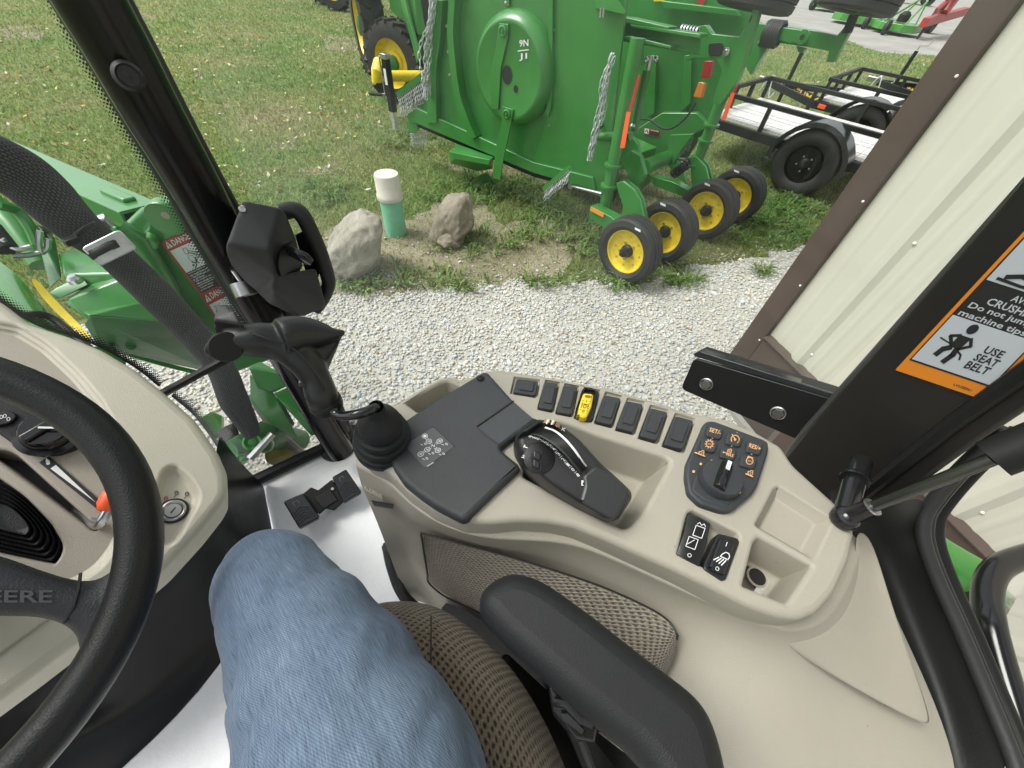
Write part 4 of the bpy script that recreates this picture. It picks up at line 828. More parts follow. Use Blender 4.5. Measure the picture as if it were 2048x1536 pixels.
# ================================================================ UTILITY TRAILERS
TL = Vector((-.31, -.95, 0)).normalized(); TW = Vector((.95, -.31, 0)).normalized()
def trailer(o, n_len, lab, width=1.68, zd=.5, zr=.80, jack=True, sw_=1.36):
    t = thing('utility_trailer', lab, 'trailer', o, 'utility trailers behind the shed corner')
    def q(s, w, z): return o+TL*s+TW*w+UP*z
    for w in (0, width):
        MB().bar(q(0, w, zd-.05), q(n_len, w, zd-.05), .06, .11).build('side_beam', BLACKM, t, bevel=.004)
        MB().bar(q(0.02, w, zr), q(n_len, w, zr), .055, .05).build('top_rail', BLACKM, t, bevel=.004)
        k = 0
        while k*.72 < n_len: MB().bar(q(.04+k*.72, w, zd), q(.04+k*.72, w, zr-.02), .05, .05, up=TL).build('post', BLACKM, t, bevel=.003); k += 1
    MB().bar(q(0, 0, zd-.05), q(0, width, zd-.05), .06, .11).build('front_beam', BLACKM, t, bevel=.004); MB().bar(q(.02, 0, zr), q(.02, width, zr), .055, .05).build('top_rail', BLACKM, t, bevel=.004)
    for w in (.55, 1.1): MB().bar(q(.03, w, zd), q(.03, w, zr), .05, .05, up=TL).build('post', BLACKM, t)
    nb = 9; bw = (width-.08)/nb
    for k in range(nb):
        w = .04+bw*(k+.5); dz = random.uniform(-.003, .003)
        MB().grid([[q(.03, w-bw*.445, zd+.012+dz), q(.03, w+bw*.445, zd+.012+dz)], [q(n_len, w-bw*.445, zd+.012+dz), q(n_len, w+bw*.445, zd+.012+dz)]]).build('plank', PLANK, t, smooth=0, solid=.035)
    for w0_, c_ in ((0, -1), (width, 1)):
        wc = q(sw_, w0_+c_*.16, .38); tw_ = wheel('wheel', t, wc, TW*c_, .38, .23, .215, BLACKM, BLACKG, ribs=True, bolts=0, dish=.02)
        prf = []
        for k in range(15):
            a = math.pi*(1.02-1.04*k/14); e = TL*-math.cos(a)+UP*math.sin(a); r_ = .455 if 2 < k < 12 else .465; b0 = wc+e*r_
            prf.append([b0-TW*c_*.15, b0+TW*c_*.13, b0+TW*c_*.145-e*.05, b0+TW*c_*.14-e*.055, b0+TW*c_*.12-e*.008, b0-TW*c_*.15-e*.008])
        MB().loops(prf, True, True, True).build('fender', BLACKG, t, smooth=40); MB().bar(wc-TL*.48-TW*c_*.02-UP*.06, wc-TL*.38-TW*c_*.02-UP*.06, .2, .012).build('fender_step', ZINC, t)
    if jack:
        for w in (0, width): MB().bar(q(0, w, zd-.06), q(-1.15, width/2, zd-.06), .06, .10).build('tongue', BLACKM, t)
        j = q(-.85, width/2+.0, 0); MB().tube([j+UP*.12, j+UP*1.0], .035, 12).build('jack', BLACKM, t); MB().tube([j+UP*1.02, j+UP*1.08, j+UP*1.1+TL*.12, j+UP*1.2+TL*.16], .012, 8).build('jack_crank', ZINC, t)
        MB().bar(q(-1.1, width/2, zd-.03), q(-1.38, width/2, zd-.03), .09, .09).build('coupler', ZINC, t, bevel=.01); mb = MB()
        for s_ in (-.1, .1): mb.tube(spl([q(-.9, width/2+s_, zd), q(-1.0, width/2+s_*1.5, zd-.25), q(-1.15, width/2+s_*.6, zd+.05), q(-1.25, width/2+s_, zd-.2)], 5), .012, 8)
        mb.build('safety_chains', CHAIN, t)
        yl = Dec([(0, 0), (1, 0), (1, 1), (0, 1)], lambda u, v: q(-.62+.58*u, -.04+.40*(1-u) if False else width/2*(1-(.08+.5*u))-.04, zd-.0-.12*v), .002); 
        yl.rect(0, 0, 1, 1, INK); yl.text('*LIMX', .04, .08, .92, .84, mat('sign_yellow', (.85, .50, .05), .5), 2); yl.build(t, {'sign_yellow': 'lettering', 'black_ink': 'sign_board'})
    MB().box(q(.12, -.035, zd-.05), TL*.06, TW*.006, UP*.03).build('side_marker', REFO, t, bevel=.004)
    return t
tn = Vector((7.0, .32, 0))-TL*.35; wt_ = Z(1608, 332, .345)-UP*.345-tn; sw1 = wt_.dot(TL); tn = tn+TW*(wt_.dot(TW)+.16)
trailer(tn, 3.6, 'black utility trailer with white weathered plank deck, its near wheel in view', jack=False, sw_=sw1)
t2 = Z(1660, 155, .82); t2 = Vector((t2.x, t2.y, 0))
trailer(t2, 3.2, 'black utility trailer behind the first, with yellow lettering on its tongue')
t3 = t2+TW*2.6+TL*1.25
trailer(t3, 2.6, 'black utility trailer farthest back, mostly hidden by the shed trim')

# ================================================================ FAR MACHINES
def far_cutter(c, yaw, lab, s=1.0):
    x = Vector((math.cos(yaw), math.sin(yaw), 0))*s; y = Vector((-math.sin(yaw), math.cos(yaw), 0))*s; z = UP*s
    t = thing('rotary_cutter', lab, 'cutter', c, 'green rotary cutters in the far gravel yard')
    MB().hull([c+x*a+y*b_+z*h for a, b_ in ((-.75, -.6), (.75, -.6), (.75, .5), (.4, .8), (-.4, .8), (-.75, .5)) for h in (.12, .34)]).build('deck', GREENB, t, bevel=.02)
    for s_ in (-1, 1): MB().bar(c+x*s_*.4+y*.7+z*.3, c+x*s_*.15-y*.9+z*.95, .06, .06).build('hitch_bar', GREENB, t); MB().bar(c+x*s_*.35-y*.55+z*.3, c+x*s_*.15-y*.9+z*.95, .05, .05).build('hitch_brace', GREENB, t)
    MB().lathe(c+z*.36, UP, [(.2*s, 0), (.2*s, .2*s), (.1*s, .3*s), (0, .3*s)], 14).build('gearbox', BLACKM, t); MB().lathe(c+y*1.1+z*.22, x, [(.1, -.06), (.22*s, -.06), (.22*s, .06), (.1, .06)], 18).build('tail_wheel', TYRE, t)
    MB().box(c-y*.61+z*.23, x*.25, y*.006, z*.06).build('deck_label', WHITE, t)
labs = ['green rotary cutter at the left end of the far row, half behind a raised tyre', 'green rotary cutter second from the left in the far row, low deck and black gearbox', 'green rotary cutter in the middle of the far row in front of the pale ground', 'green rotary cutter nearest the red implement in the far yard']
for k, (u, v) in enumerate([(1652, 22), (1700, 48), (1745, 56), (1788, 68)]): far_cutter(Z(u, v, 0), random.uniform(-.4, .4)+1.2, labs[k], 1.15)
c = Z(1835, 78, 0); ri = thing('red_implement', 'red farm implement with looped black hoses on a stand in the far yard', 'implement', c); dr_ = (Z(1905, 66, 0)-c).normalized()
MB().bar(c-dr_*.6+UP*.55, c+dr_*5+UP*.8, .25, .3).build('drawbar', REDP, ri, bevel=.02); MB().bar(c+dr_*1.4+UP*.8, c+dr_*2.4+UP*2.6, .3, .4).build('mast', REDP, ri, bevel=.02); MB().bar(c+dr_*.1+UP*.5, c-dr_*.1, .08, .12).build('stand', BLACKM, ri); MB().bar(c+dr_*.0+UP*.9, c+dr_*1.6+UP*1.5, .1, .16).build('brace', REDP, ri)
for k in range(5): MB().tube(spl([c+dr_*(.6+.1*k)+UP*.9, c+dr_*(.7+.2*k)+UP*(1.7+.1*k), c+dr_*(1.4+.1*k)+UP*(2.2), c+dr_*1.9+UP*1.6], 5), .04, 6).build('hose', RUBBER, ri)
MB().lathe(c+dr_*3.5+UP*.45+Vector((0, .6, 0)), dr_.cross(UP), [(.2, -.15), (.45, -.15), (.45, .15), (.2, .15)], 18).build('wheel', TYRE, ri)
c = Z(1820, 8, 0); oi = thing('orange_machine', 'small orange machine at the back of the far gravel yard', 'machine', c); MB().hull([c+Vector((a, b_, h)) for a in (-.7, .7) for b_, h in ((-1, .4), (-1, 1.0), (1, .5), (1, 1.3))]).build('body', mat('orange_paint', (.6, .22, .03), .4), oi, bevel=.08); MB().lathe(c+Vector((0, -1, .4)), Vector((1, 0, 0)), [(.2, -.8), (.4, -.8), (.4, .8), (.2, .8)], 16).build('wheels', TYRE, oi)
for k, (u, v) in enumerate([(1560, -28), (1760, -14), (1860, -6)]):
    c = Z(u, max(v, 2), 0)
# ================================================================ OWN TRACTOR: BONNET, LOADER, HOSES
ld = thing('front_loader', 'green loader boom and mast with red danger decals just outside the windscreen', 'loader', Vector((.7, 1.2, 0)))
# boom: box beam running forward from the mast top
E1, E2 = D(318, 404, 1.45), D(267, 437, 1.36); F1, F2 = D(-70, 240, 2.45), D(-75, 320, 2.28)
wv = (E2-E1); bd = (F1-E1).normalized(); wv = wv-bd*wv.dot(bd); dn = bd.cross(wv).normalized(); dn = dn if dn.z < 0 else -dn
def bq(s, w, d): return E1+bd*s+wv*w+dn*d
Lb = (F1-E1).length*1.3; hb = .13
mb = MB(); mb.loops([[bq(s, 0, 0), bq(s, 1, 0), bq(s, 1, hb), bq(s, 0, hb)] for s in (0, Lb)], True, False, True)
mb.loops([[bq(s, .06, .008), bq(s, .94, .008), bq(s, .94, hb-.008), bq(s, .06, hb-.008)] for s in (Lb, 0)], True); mb.loops([[bq(0, 0, 0), bq(0, 1, 0), bq(0, 1, hb), bq(0, 0, hb)], [bq(0, .06, .008), bq(0, .94, .008), bq(0, .94, hb-.008), bq(0, .06, hb-.008)]], True)
mb.build('boom', GREEN, ld, bevel=.004); MB().box(bq(.16, .5, hb*.5), wv*.44, bd*.004, dn*hb*.46).build('boom_cap', INK, ld)
MB().box(bq(.10, .45, -.004), bd*.055, wv*.16, dn*.006).build('boom_pad', GREEN, ld, bevel=.004)
MB().prism([bq(.05, 1.02, hb*.4), bq(.6, 1.02, hb*.7), bq(.6, 1.02, hb*1.3), bq(.02, 1.02, hb*1.1)], wv*.1).build('boom_plate', GREEN, ld, bevel=.004)
# mast
MSP = (D(400, 560, 1.30), Vector((-.80, -.60, 0)).normalized())
def Ms(u, v, o=0.): return PL(u, v, (MSP[0]+MSP[1]*o, MSP[1]))
mast_px = [(296, 440), (300, 420), (318, 406), (335, 404), (352, 409), (368, 424), (400, 455), (480, 590), (540, 720), (470, 745), (415, 700), (372, 640), (330, 570), (292, 500), (262, 476), (240, 462), (244, 450), (258, 448), (280, 466), (291, 470), (297, 458)]
MB().prism([Ms(u, v) for u, v in mast_px], -MSP[1]*.10).build('mast', GREEN, ld, bevel=.006, bseg=3)
MB().prism([Ms(u, v, -.12) for u, v in [(296, 440), (318, 404), (352, 409), (400, 455), (480, 590), (540, 720), (470, 745)]], -MSP[1]*.012).build('mast_plate', GREEN, ld, bevel=.003)
MB().lathe(Ms(333, 436, 0), MSP[1], [(.044, -.02), (.044, .006), (.042, .009), (.0, .009)], 32).build('mast_boss', GREEN, ld, smooth=40); MB().lathe(Ms(331, 431, .0095), MSP[1], [(.0095, 0), (0, .0003)], 18).build('boss_hole', BEIGE2, ld)
MB().lathe(Ms(305, 478, 0), MSP[1], [(.019, -.01), (.019, .022), (.016, .025), (0, .026)], 24).build('mast_pin', GREEN, ld, smooth=40); MB().lathe(Ms(425, 662, 0), MSP[1], [(.019, -.01), (.019, .022), (.016, .025), (0, .026)], 24).build('mast_pin', GREEN, ld, smooth=40)
MB().tube([Ms(240, 455, .02), Ms(280, 480, .02), Ms(330, 560, .015), Ms(375, 640, .012)], [.022, .024, .022, .015], 12).build('mast_tube', GREEN, ld, smooth=60)
# danger decals
dc1 = Dec([(321, 485), (383, 458), (454.6, 563.5), (400.5, 589.5)], lambda u, v: Ms(u, v, .0035), .0006); W8 = mat('decal_white', (.66, .70, .70), .4); RD = mat('decal_red', (.40, .045, .04), .4)
DK = mat('decal_dark', (.035, .033, .03), .45)
def danger(dc, ytext, body=True, hd=.17):
    dc.rect(0, 0, 1, 1, RD, 1, r=.02)
    dc.text('DANGER', .27, .03, .66, hd*.62, W8, 3)
    dc.poly([(.05, hd*.82), (.24, hd*.82), (.145, hd*.12)], W8, 3); dc.poly([(.128, hd*.36), (.162, hd*.36), (.152, hd*.62), (.138, hd*.62)], INK, 4); dc.disc(.145, hd*.72, .014, .012, INK, 4)
danger(dc1, 0)
dc1.rect(.07, .185, .99, .60, W8, 2, r=.01); dc1.rect(.07, .60, 1, .99, DK, 2)
ar = 1.75
def dl1(p, w=.012): dc1.line(p, w, INK, 4, ar)
for x, y in ((.42, .23), (.72, .36)): dl1([(x, y), (x+.11, y+.005), (x+.10, y+.10), (x-.01, y+.095), (x, y)])
dl1([(.52, .27), (.73, .38)]); dl1([(.50, .30), (.72, .41)]); dl1([(.44, .36), (.5, .33), (.64, .38), (.66, .44), (.56, .49), (.44, .47), (.40, .41), (.44, .36)]); dl1([(.48, .38), (.56, .39), (.55, .43), (.61, .44)]); dl1([(.28, .60), (.80, .40), (.95, .40)], .008)
dl1([(.42, .48), (.50, .52), (.57, .50)], .03); dl1([(.58, .44), (.55, .50), (.6, .54)], .03); dl1([(.40, .59), (.52, .54)], .03); dc1.disc(.40, .535, .028, .018, INK, 4)
for k, (tx, w) in enumerate([('Serious injury or death', .80), ('can result from rollover.', .80), ('• Use ROPS and seatbelt X', .86), ('   at all times.', .42), ('• Add required rear ballast.', .84), ('• Move wheels to widest', .76), ('   recommended setting.', .72), ('• Operate tractor', .52), ('   at low speed.', .46)]): dc1.text(tx, .10, .612+k*.040, w, .030, W8, 3)
dc1.build(ld, {'decal_red': 'danger_decal', 'decal_white': 'lettering', 'black_ink': 'pictogram', 'decal_dark': 'decal_panel'})
dc2 = Dec([(401, 590), (455.2, 564.5), (506, 650), (456, 682)], lambda u, v: Ms(u, v, .0035), .0006)
danger(dc2, 0, hd=.22); dc2.rect(.08, .24, .99, .70, W8, 2); dc2.rect(.08, .70, 1, .98, DK, 2)
def dl2(p, w=.012): dc2.line(p, w, INK, 4, 1.6)
dl2([(.15, .42), (.24, .36), (.2, .3), (.3, .33), (.42, .30)]); dc2.ring(.32, .40, .06, .035, .012, INK, 4, ax=1.6); dl2([(.4, .42), (.52, .38), (.60, .46)]); dc2.disc(.62, .5, .03, .018, INK, 4); dl2([(.66, .44), (.70, .52), (.64, .60), (.72, .66)], .035); dl2([(.68, .38), (.86, .38)], .03); dc2.ring(.86, .52, .08, .05, .014, INK, 4, ax=1.6); dc2.ring(.86, .52, .035, .022, .012, INK, 4, ax=1.6); dl2([(.5, .64), (.98, .60)], .01)
for k, tx in enumerate(('Start only from seat in park', 'or neutral. Starting in gear', 'kills.')): dc2.text(tx, .12, .72+k*.08, (.82, .78, .2)[k], .055, W8, 3)
dc2.build(ld, {'decal_red': 'danger_decal', 'decal_white': 'lettering', 'black_ink': 'pictogram', 'decal_dark': 'decal_panel'})
# frame members below the boom
def hull_px(name, pts, m=GREEN, par=ld, bev=.006): return MB().hull([D(u, v, d) for u, v, d in pts]).build(name, m, par, bevel=bev)
hull_px('loader_frame', [(116, 508, 1.62), (144, 497, 1.68), (200, 528, 1.50), (262, 512, 1.50), (272, 545, 1.40), (126, 548, 1.50), (140, 575, 1.48), (270, 590, 1.38), (150, 600, 1.60), (260, 600, 1.60)])
hull_px('cross_member', [(128, 600, 1.44), (178, 568, 1.46), (270, 545, 1.37), (300, 585, 1.33), (290, 612, 1.32), (176, 640, 1.38), (150, 622, 1.42), (180, 640, 1.55), (290, 612, 1.55)])
hull_px('torque_tube', [(164, 624, 1.20), (284, 604, 1.24), (342, 645, 1.20), (178, 631, 1.17), (200, 640, 1.40), (330, 650, 1.4)], bev=.004)
hull_px('torque_plate', [(178, 632, 1.16), (342, 645, 1.19), (424, 744, 1.52), (260, 710, 1.52), (212, 668, 1.34), (342, 640, 1.24), (424, 736, 1.56), (190, 630, 1.22), (168, 648, 1.30), (200, 700, 1.50)], GREEND, bev=.003)  # darker green and undercut lean stand in for shade on the plate
hull_px('frame_flange', [(252, 711, 1.14), (262, 708, 1.16), (400, 742, 1.16), (404, 752, 1.14), (330, 734, 1.13), (262, 717, 1.25), (400, 745, 1.25)], bev=.003)
for u, v in ((205, 660), (222, 700), (262, 722-30)): MB().lathe(D(u, v, 1.36), (CAM-D(u, v, 1.2)), [(.012, -.06), (.012, .008), (0, .010)], 10).build('plate_bolt', GREEND, ld)
hull_px('strut', [(68, 450, 1.72), (110, 474, 1.70), (124, 556, 1.5), (98, 578, 1.5), (92, 520, 1.62), (110, 500, 1.75)], GREEND, bev=.004)
hull_px('strut_foot', [(96, 586, 1.46), (118, 598, 1.44), (180, 568, 1.44), (166, 552, 1.47), (124, 566, 1.48), (150, 590, 1.47), (110, 600, 1.5)], GREEN, bev=.004); MB().lathe(D(154, 564, 1.43), UP, [(.016, 0), (.016, .012), (.009, .02), (0, .02)], 12).build('strut_bolt', ZINC, ld)
MB().tube([D(-20, 400, 1.9), D(30, 455, 1.8), D(84, 530, 1.7)], .028, 12).build('lift_cylinder', GREEN, ld); MB().tube([D(-20, 455, 1.6), D(16, 500, 1.55)], .022, 12).build('cylinder_barrel', BLACKM, ld)
MB().tube(spl([D(-10, 408, 1.7), D(30, 420, 1.75), D(60, 455, 1.72), D(76, 490, 1.7)], 4), .014, 8).build('hydraulic_pipe', GREEN, ld)
for px in ([(2, 478), (20, 492), (40, 498), (62, 494)], [(24, 512), (60, 510), (92, 500), (97, 478)], [(80, 462), (78, 488), (84, 508)]): MB().tube(spl([D(u, v, 1.55) for u, v in px], 4), .007, 8).build('steel_pipe', ZINC, ld)
hull_px('coupler_block', [(22, 494, 1.55), (52, 489, 1.55), (60, 500, 1.55), (34, 508, 1.55), (40, 500, 1.62)], ZINC, bev=.004)
hull_px('hose_end', [(70, 448, 1.66), (88, 452, 1.66), (108, 468, 1.66), (104, 482, 1.66), (86, 476, 1.66), (88, 466, 1.60)], BLACKG, bev=.004)
hull_px('lower_bracket', [(495, 732, 1.02), (520, 722, 1.05), (560, 745, 1.0), (580, 770, .98), (545, 786, .98), (515, 778, 1.0), (530, 740, 1.15), (575, 770, 1.12)]); hull_px('lower_bracket', [(545, 786, .97), (578, 772, .97), (625, 850, .9), (640, 868, .9), (622, 872, .9), (600, 840, .95), (620, 850, 1.05)], GREEN, bev=.004)
hull_px('mount_plate', [(498, 745, 1.05), (548, 786, 1.0), (600, 880, .95), (540, 850, 1.0), (500, 800, 1.05), (540, 800, 1.15)], GREEN)
hull_px('axle_cover', [(392, 836, 1.30), (424, 820, 1.34), (450, 832, 1.32), (450, 870, 1.2), (425, 880, 1.18), (400, 850, 1.25), (440, 860, 1.36)], GREENB, bev=.012)
hull_px('step_plate', [(430, 862, 1.15), (470, 842, 1.12), (492, 905, 1.02), (470, 932, 1.0), (448, 905, 1.05), (460, 880, 1.25)], BLACKM)
hull_px('valve_block', [(520, 800, 1.12), (560, 792, 1.08), (592, 850, 1.0), (560, 866, 1.02), (545, 830, 1.2)], GREEND)
MB().tube(spl([D(u, v, d) for u, v, d in [(505, 790, 1.15), (530, 830, 1.08), (560, 868, 1.04), (600, 905, 1.02)]], 4), .016, 8).build('drain_hose', mat('grey_hose', (.16, .15, .14), .6), ld)
MB().tube([D(462, 900, 1.02), D(530, 870, 1.05), D(600, 880, 1.1)], [.03, .05, .04], 12).build('axle_housing', GREEND, ld)
for px, r in (((505, 884), .028), ((530, 890), .026), ((484, 918), .018)): MB().lathe(D(*px, .98), ray(*px)*-1, [(r, -.03), (r, 0), (r*.8, .01), (r*.5, .004), (r*.35, .01), (0, .012)], 18).build('axle_cap', GREEN, ld, smooth=40)
MB().tube([D(500, 918, .93), D(545, 868, .95)], .011, 10).build('tie_rod', ZINC, ld); MB().lathe(D(562, 905, 1.05), Vector((-.5, -.8, .3)), [(.05, -.015), (.05, .015), (.04, .02), (.015, .02), (0, .015)], 24).build('yellow_disc', mat('dull_yellow', (.45, .36, .10), .5, var=.4, vscale=15), ld)
# hose sleeve with zip tie and clamp
def sleeve(pts, ws, name): 
    c = spl([D(u, v, d) for u, v, d in pts], 6); r = np.interp(np.linspace(0, 1, len(c)), np.linspace(0, 1, len(ws)), ws)
    sd = Vector((.2, -.5, .8))
    return MB().tube(c, [float(x) for x in r], 20, flat=.62, side=(c[1]-c[0]).cross(ray(pts[0][0], pts[0][1])), uvscale=True).build(name, SLEEVE, hose, smooth=180)
hose = thing('hose_bundle', 'black braided hose sleeve clamped beside the loader mast, running down past the windscreen bar', 'hose', D(240, 524, 1.15))
sleeve([(-60, 305, 1.16), (-10, 325, 1.16), (45, 352, 1.16), (92, 392, 1.15), (130, 430, 1.14), (172, 466, 1.13), (215, 498, 1.13), (250, 530, 1.13), (318, 596, 1.11), (384, 664, 1.08), (440, 732, 1.04), (468, 800, 1.0), (492, 842, .97), (506, 870, .96)], [x*.66 for x in [.068, .072, .070, .068, .062, .056, .050, .052, .056, .054, .052, .056, .044, .034]], 'sleeve')
cpl = (D(215, 497, 1.035), (CAM-D(215, 497, 1.04)).normalized())
def Cp(u, v, o=0.): return PL(u, v, (cpl[0]+cpl[1]*o, cpl[1]))
MB().prism([Cp(*p) for p in [(164, 498), (168, 493), (228, 463), (236, 461), (242, 462), (272, 493), (270, 499), (212, 528), (205, 531), (196, 528)]], -cpl[1]*.004).build('clamp_plate', ZINC, hose, bevel=.002)
MB().prism([Cp(*p) for p in [(236, 461), (242, 462), (272, 493), (270, 499), (262, 492)]], -cpl[1]*.05).build('clamp_side', ZINC, hose, bevel=.002)
for q in ([(174, 510), (186, 504), (196, 515), (186, 521)], [(216, 484), (231, 480), (241, 494), (226, 500)]): MB().prism([Cp(u, v, .0008) for u, v in q], cpl[1]*.0005).build('clamp_slot', INK, hose, smooth=0)
MB().loops([[Cp(u+a, v+b_, o) for a, b_ in ((-5, -8), (5, 8))] for u, v, o in ((180, 510, .001), (192, 505, .005), (206, 498, .007), (220, 491, .006), (233, 487, .001))], False).build('clamp_strap', RUBBER, hose, smooth=180, solid=.0015)
MB().loops([[D(u+a, v+b_, d) for a, b_ in ((-4, -6), (3, 6))] for u, v, d in ((134, 484, 1.12), (140, 481, 1.08), (155, 470, 1.062), (172, 459, 1.062), (188, 450, 1.075), (196, 448, 1.12))], False).build('zip_tie', BLACK, hose, smooth=180, solid=.002); MB().box(D(143, 481, 1.062), Vector((.012, 0, 0)), Vector((0, .009, 0)), UP*.006).build('tie_head', BLACK, hose, bevel=.002)
for px, w in ([(150, 460), (162, 456), (180, 452)], .016), ([(190, 448), (205, 440), (216, 452)], .014): MB().tube([D(u, v, 1.2) for u, v in px], w, 10).build('hose_fitting', ZINC, hose)
# bonnet of the own tractor, yellow stripe
bn = thing('tractor_bonnet', 'glossy green bonnet corner with a yellow stripe below the windscreen', 'bonnet', Vector((-.1, 1.4, 0)))
rows = [[(-120, 470, 1.55), (-30, 505, 1.45), (20, 535, 1.36), (58, 575, 1.28), (90, 620, 1.2), (118, 652, 1.13), (170, 690, 1.04)],
        [(-120, 520, 1.40), (-30, 545, 1.33), (20, 570, 1.26), (60, 604, 1.19), (88, 635, 1.13), (118, 664, 1.09), (160, 700, 1.02)],
        [(-120, 580, 1.28), (-30, 600, 1.22), (20, 618, 1.16), (58, 640, 1.11), (84, 656, 1.08), (112, 678, 1.05), (150, 710, 1.0)],
        [(-120, 660, 1.15), (-30, 670, 1.1), (20, 675, 1.06), (54, 684, 1.04), (80, 694, 1.02), (105, 706, 1.0), (140, 730, .97)]]
MB().grid([[D(*p) for p in r] for r in rows]).build('bonnet_skin', mat('bonnet_paint', (.032, .20, .022), .12, coat=.6), bn, sub=2, smooth=180)
rows = [[(58, 556, 1.30), (78, 588, 1.24), (108, 622, 1.17), (142, 652, 1.10), (178, 682, 1.04)], [(72, 556, 1.32), (96, 584, 1.26), (128, 618, 1.19), (158, 648, 1.11), (184, 674, 1.05)], [(90, 560, 1.40), (120, 590, 1.36), (150, 622, 1.28), (176, 652, 1.2), (192, 676, 1.12)]]
MB().grid([[D(u, v, d-.01) for u, v, d in r] for r in rows[:2]]).build('yellow_stripe', YEL, bn, sub=2, smooth=180)
MB().tube(spl([D(u, v, d) for u, v, d in [(-20, 596, 1.22), (40, 628, 1.13), (80, 628, 1.13), (110, 640, 1.12), (150, 672, 1.07), (190, 706, 1.0)]], 5), .007, 8).build('bonnet_seal', BLACKM, bn)
hull_px('inner_fender', [(172, 690, 1.0), (240, 745, .96), (255, 725, 1.0), (215, 690, 1.06), (250, 740, 1.1)], GREEN, bn)
# rear fender and exterior mirror are seen through the rear quarter window
rf = thing('rear_fender', 'bright green rear fender outside the lower right window', 'fender', Z(1960, 1150, 1.25))
rows = [[(1850, 1040, 1.30), (1890, 1075, 1.30), (1990, 1130, 1.30), (2110, 1190, 1.30)], [(1850, 1060, 1.31), (1890, 1088, 1.31), (1985, 1145, 1.31), (2110, 1210, 1.31)], [(1840, 1110, 1.29), (1895, 1140, 1.29), (1960, 1190, 1.28), (2110, 1300, 1.27)], [(1840, 1200, 1.2), (1920, 1260, 1.2), (2000, 1350, 1.18), (2110, 1470, 1.15)]]
MB().grid([[Z(*p) for p in r] for r in rows]).build('fender_skin', GREENB, rf, sub=2, smooth=180, solid=.006)
MB().hull([Vector(p) for p in [(-.52, .98, .62), (.12, .98, .62), (-.52, .98, .93), (.10, .98, .93), (-.5, 2.3, .65), (.05, 2.3, .65), (-.5, 2.3, 1.0), (.05, 2.3, 1.0)]]).build('engine_block', BLACKM, bn)
MB().hull([Vector(p) for p in [(-.45, -.9, .5), (.25, -.9, .5), (-.45, .9, .5), (.12, .9, .5), (-.45, -.9, .93), (.25, -.9, .93), (-.45, .9, .93), (.10, .9, .93)]]).build('gearbox_housing', BLACKM, bn)
# ================================================================ CAB: FLOOR, FRAME, GLASS
struct(MB().prism(zp([(516, 962), (694, 882), (728, 908), (1000, 1020), (1500, 1260), (1500, 2000), (200, 2100), (-500, 1700), (-300, 1200), (250, 1000)], 1.0), -UP*.03).build('cab_floor', FILM, loc=(0, 0, .97)))
cab = thing('cab_frame', 'black tractor cab frame of pillars, sills, seals and windows around the driver', 'cab frame', Vector((.3, .3, 1.0)))
PB = Z(668, 892, 1.0); PT = D(190, -10, .80)
def pil(pts, r, name, m=BLACKM, flat=1., side=None): return MB().tube(spl([D(u, v, d) for u, v, d in pts], 5), r, 18, flat=flat, side=side).build(name, m, cab, smooth=60)
PMAT = mat('black_pillar', (.006, .006, .0062), .22, spec=.28, bump=.05, bscale=120)
pil([(132, -90, .80), (180, 0, .80), (243, 110, .80), (306, 225, .80), (390, 370, .80), (464, 510, .79), (538, 650, .77), (600, 760, .755), (655, 860, .74), (684, 905, .72)], [.037, .037, .037, .037, .0365, .036, .0345, .0335, .033, .033], 'front_pillar', PMAT, flat=.9)
pil([(90, -70, .84), (130, 0, .84), (196, 110, .84), (262, 225, .84), (346, 370, .84), (418, 500, .84), (490, 620, .82)], .016, 'windscreen_channel', BLACKM)
pil([(192, -80, .84), (232, 0, .84), (293, 110, .84), (352, 225, .84), (422, 360, .84), (494, 490, .83), (575, 630, .80), (640, 760, .77), (690, 862, .75)], .013, 'door_seal', RUBBER)
pil([(215, -80, .86), (252, 0, .86), (314, 118, .86), (372, 232, .86), (440, 360, .86), (545, 550, .84), (645, 730, .79), (704, 872, .76)], .008, 'seal_lip', RUBBER)
MB().lathe(D(257, 152, .752), (CAM-D(257, 152, .8)), [(.0165, -.02), (.0155, .004), (.012, .008), (.010, .005), (.004, .004), (0, .006)], 24).build('pillar_plug', RUBBER, cab, smooth=40)
# sill under the lower windscreen, pillar foot
MB().tube([Z(508, 962, 1.015), Z(600, 918, 1.015), Z(700, 872, 1.015)], .018, 10).build('floor_sill', BLACKM, cab); MB().lathe(Z(676, 893, 1.0), UP, [(.055, 0), (.055, .012), (.042, .02), (.038, .06)], 28).build('pillar_foot', BLACKM, cab, smooth=40)
MB().hull([Z(u, v, z) for u, v, z in [(640, 800, 1.10), (690, 880, 1.0), (702, 872, 1.02), (660, 790, 1.12), (650, 800, 1.12), (700, 885, 1.04)]]).build('door_channel', BLACKM, cab)
# windscreen plane from the sill edge and the pillar
wdir = (Z(520, 958, 1.0)-Z(690, 880, 1.0)).normalized(); pdir = (D(170, 0, .90)-Z(690, 880, 1.0)).normalized(); wnm = wdir.cross(pdir).normalized()
WSP = (D(420, 500, .90), wnm)
def Ws(u, v, o=0.): return PL(u, v, (WSP[0]+WSP[1]*o, WSP[1]))
MB().tube([Ws(316, 792), Ws(460, 714), Ws(520, 682)], .0095, 8).build('windscreen_bar', BLACKM, cab)
bar_dir = (Ws(460, 714)-Ws(330, 785)).normalized()
ws = MB().poly([Ws(-260, 640), Ws(-200, -260), Ws(60, -260), Ws(150, -20), Ws(420, 480), Ws(520, 680), Ws(330, 787), Ws(262, 735)]).build('windscreen', GLASS2, cab, smooth=0)
MB().poly([Ws(322, 792), Ws(518, 686), Ws(690, 876), Ws(516, 958), Ws(440, 900)]).build('lower_windscreen', GLASS2, cab, smooth=0)
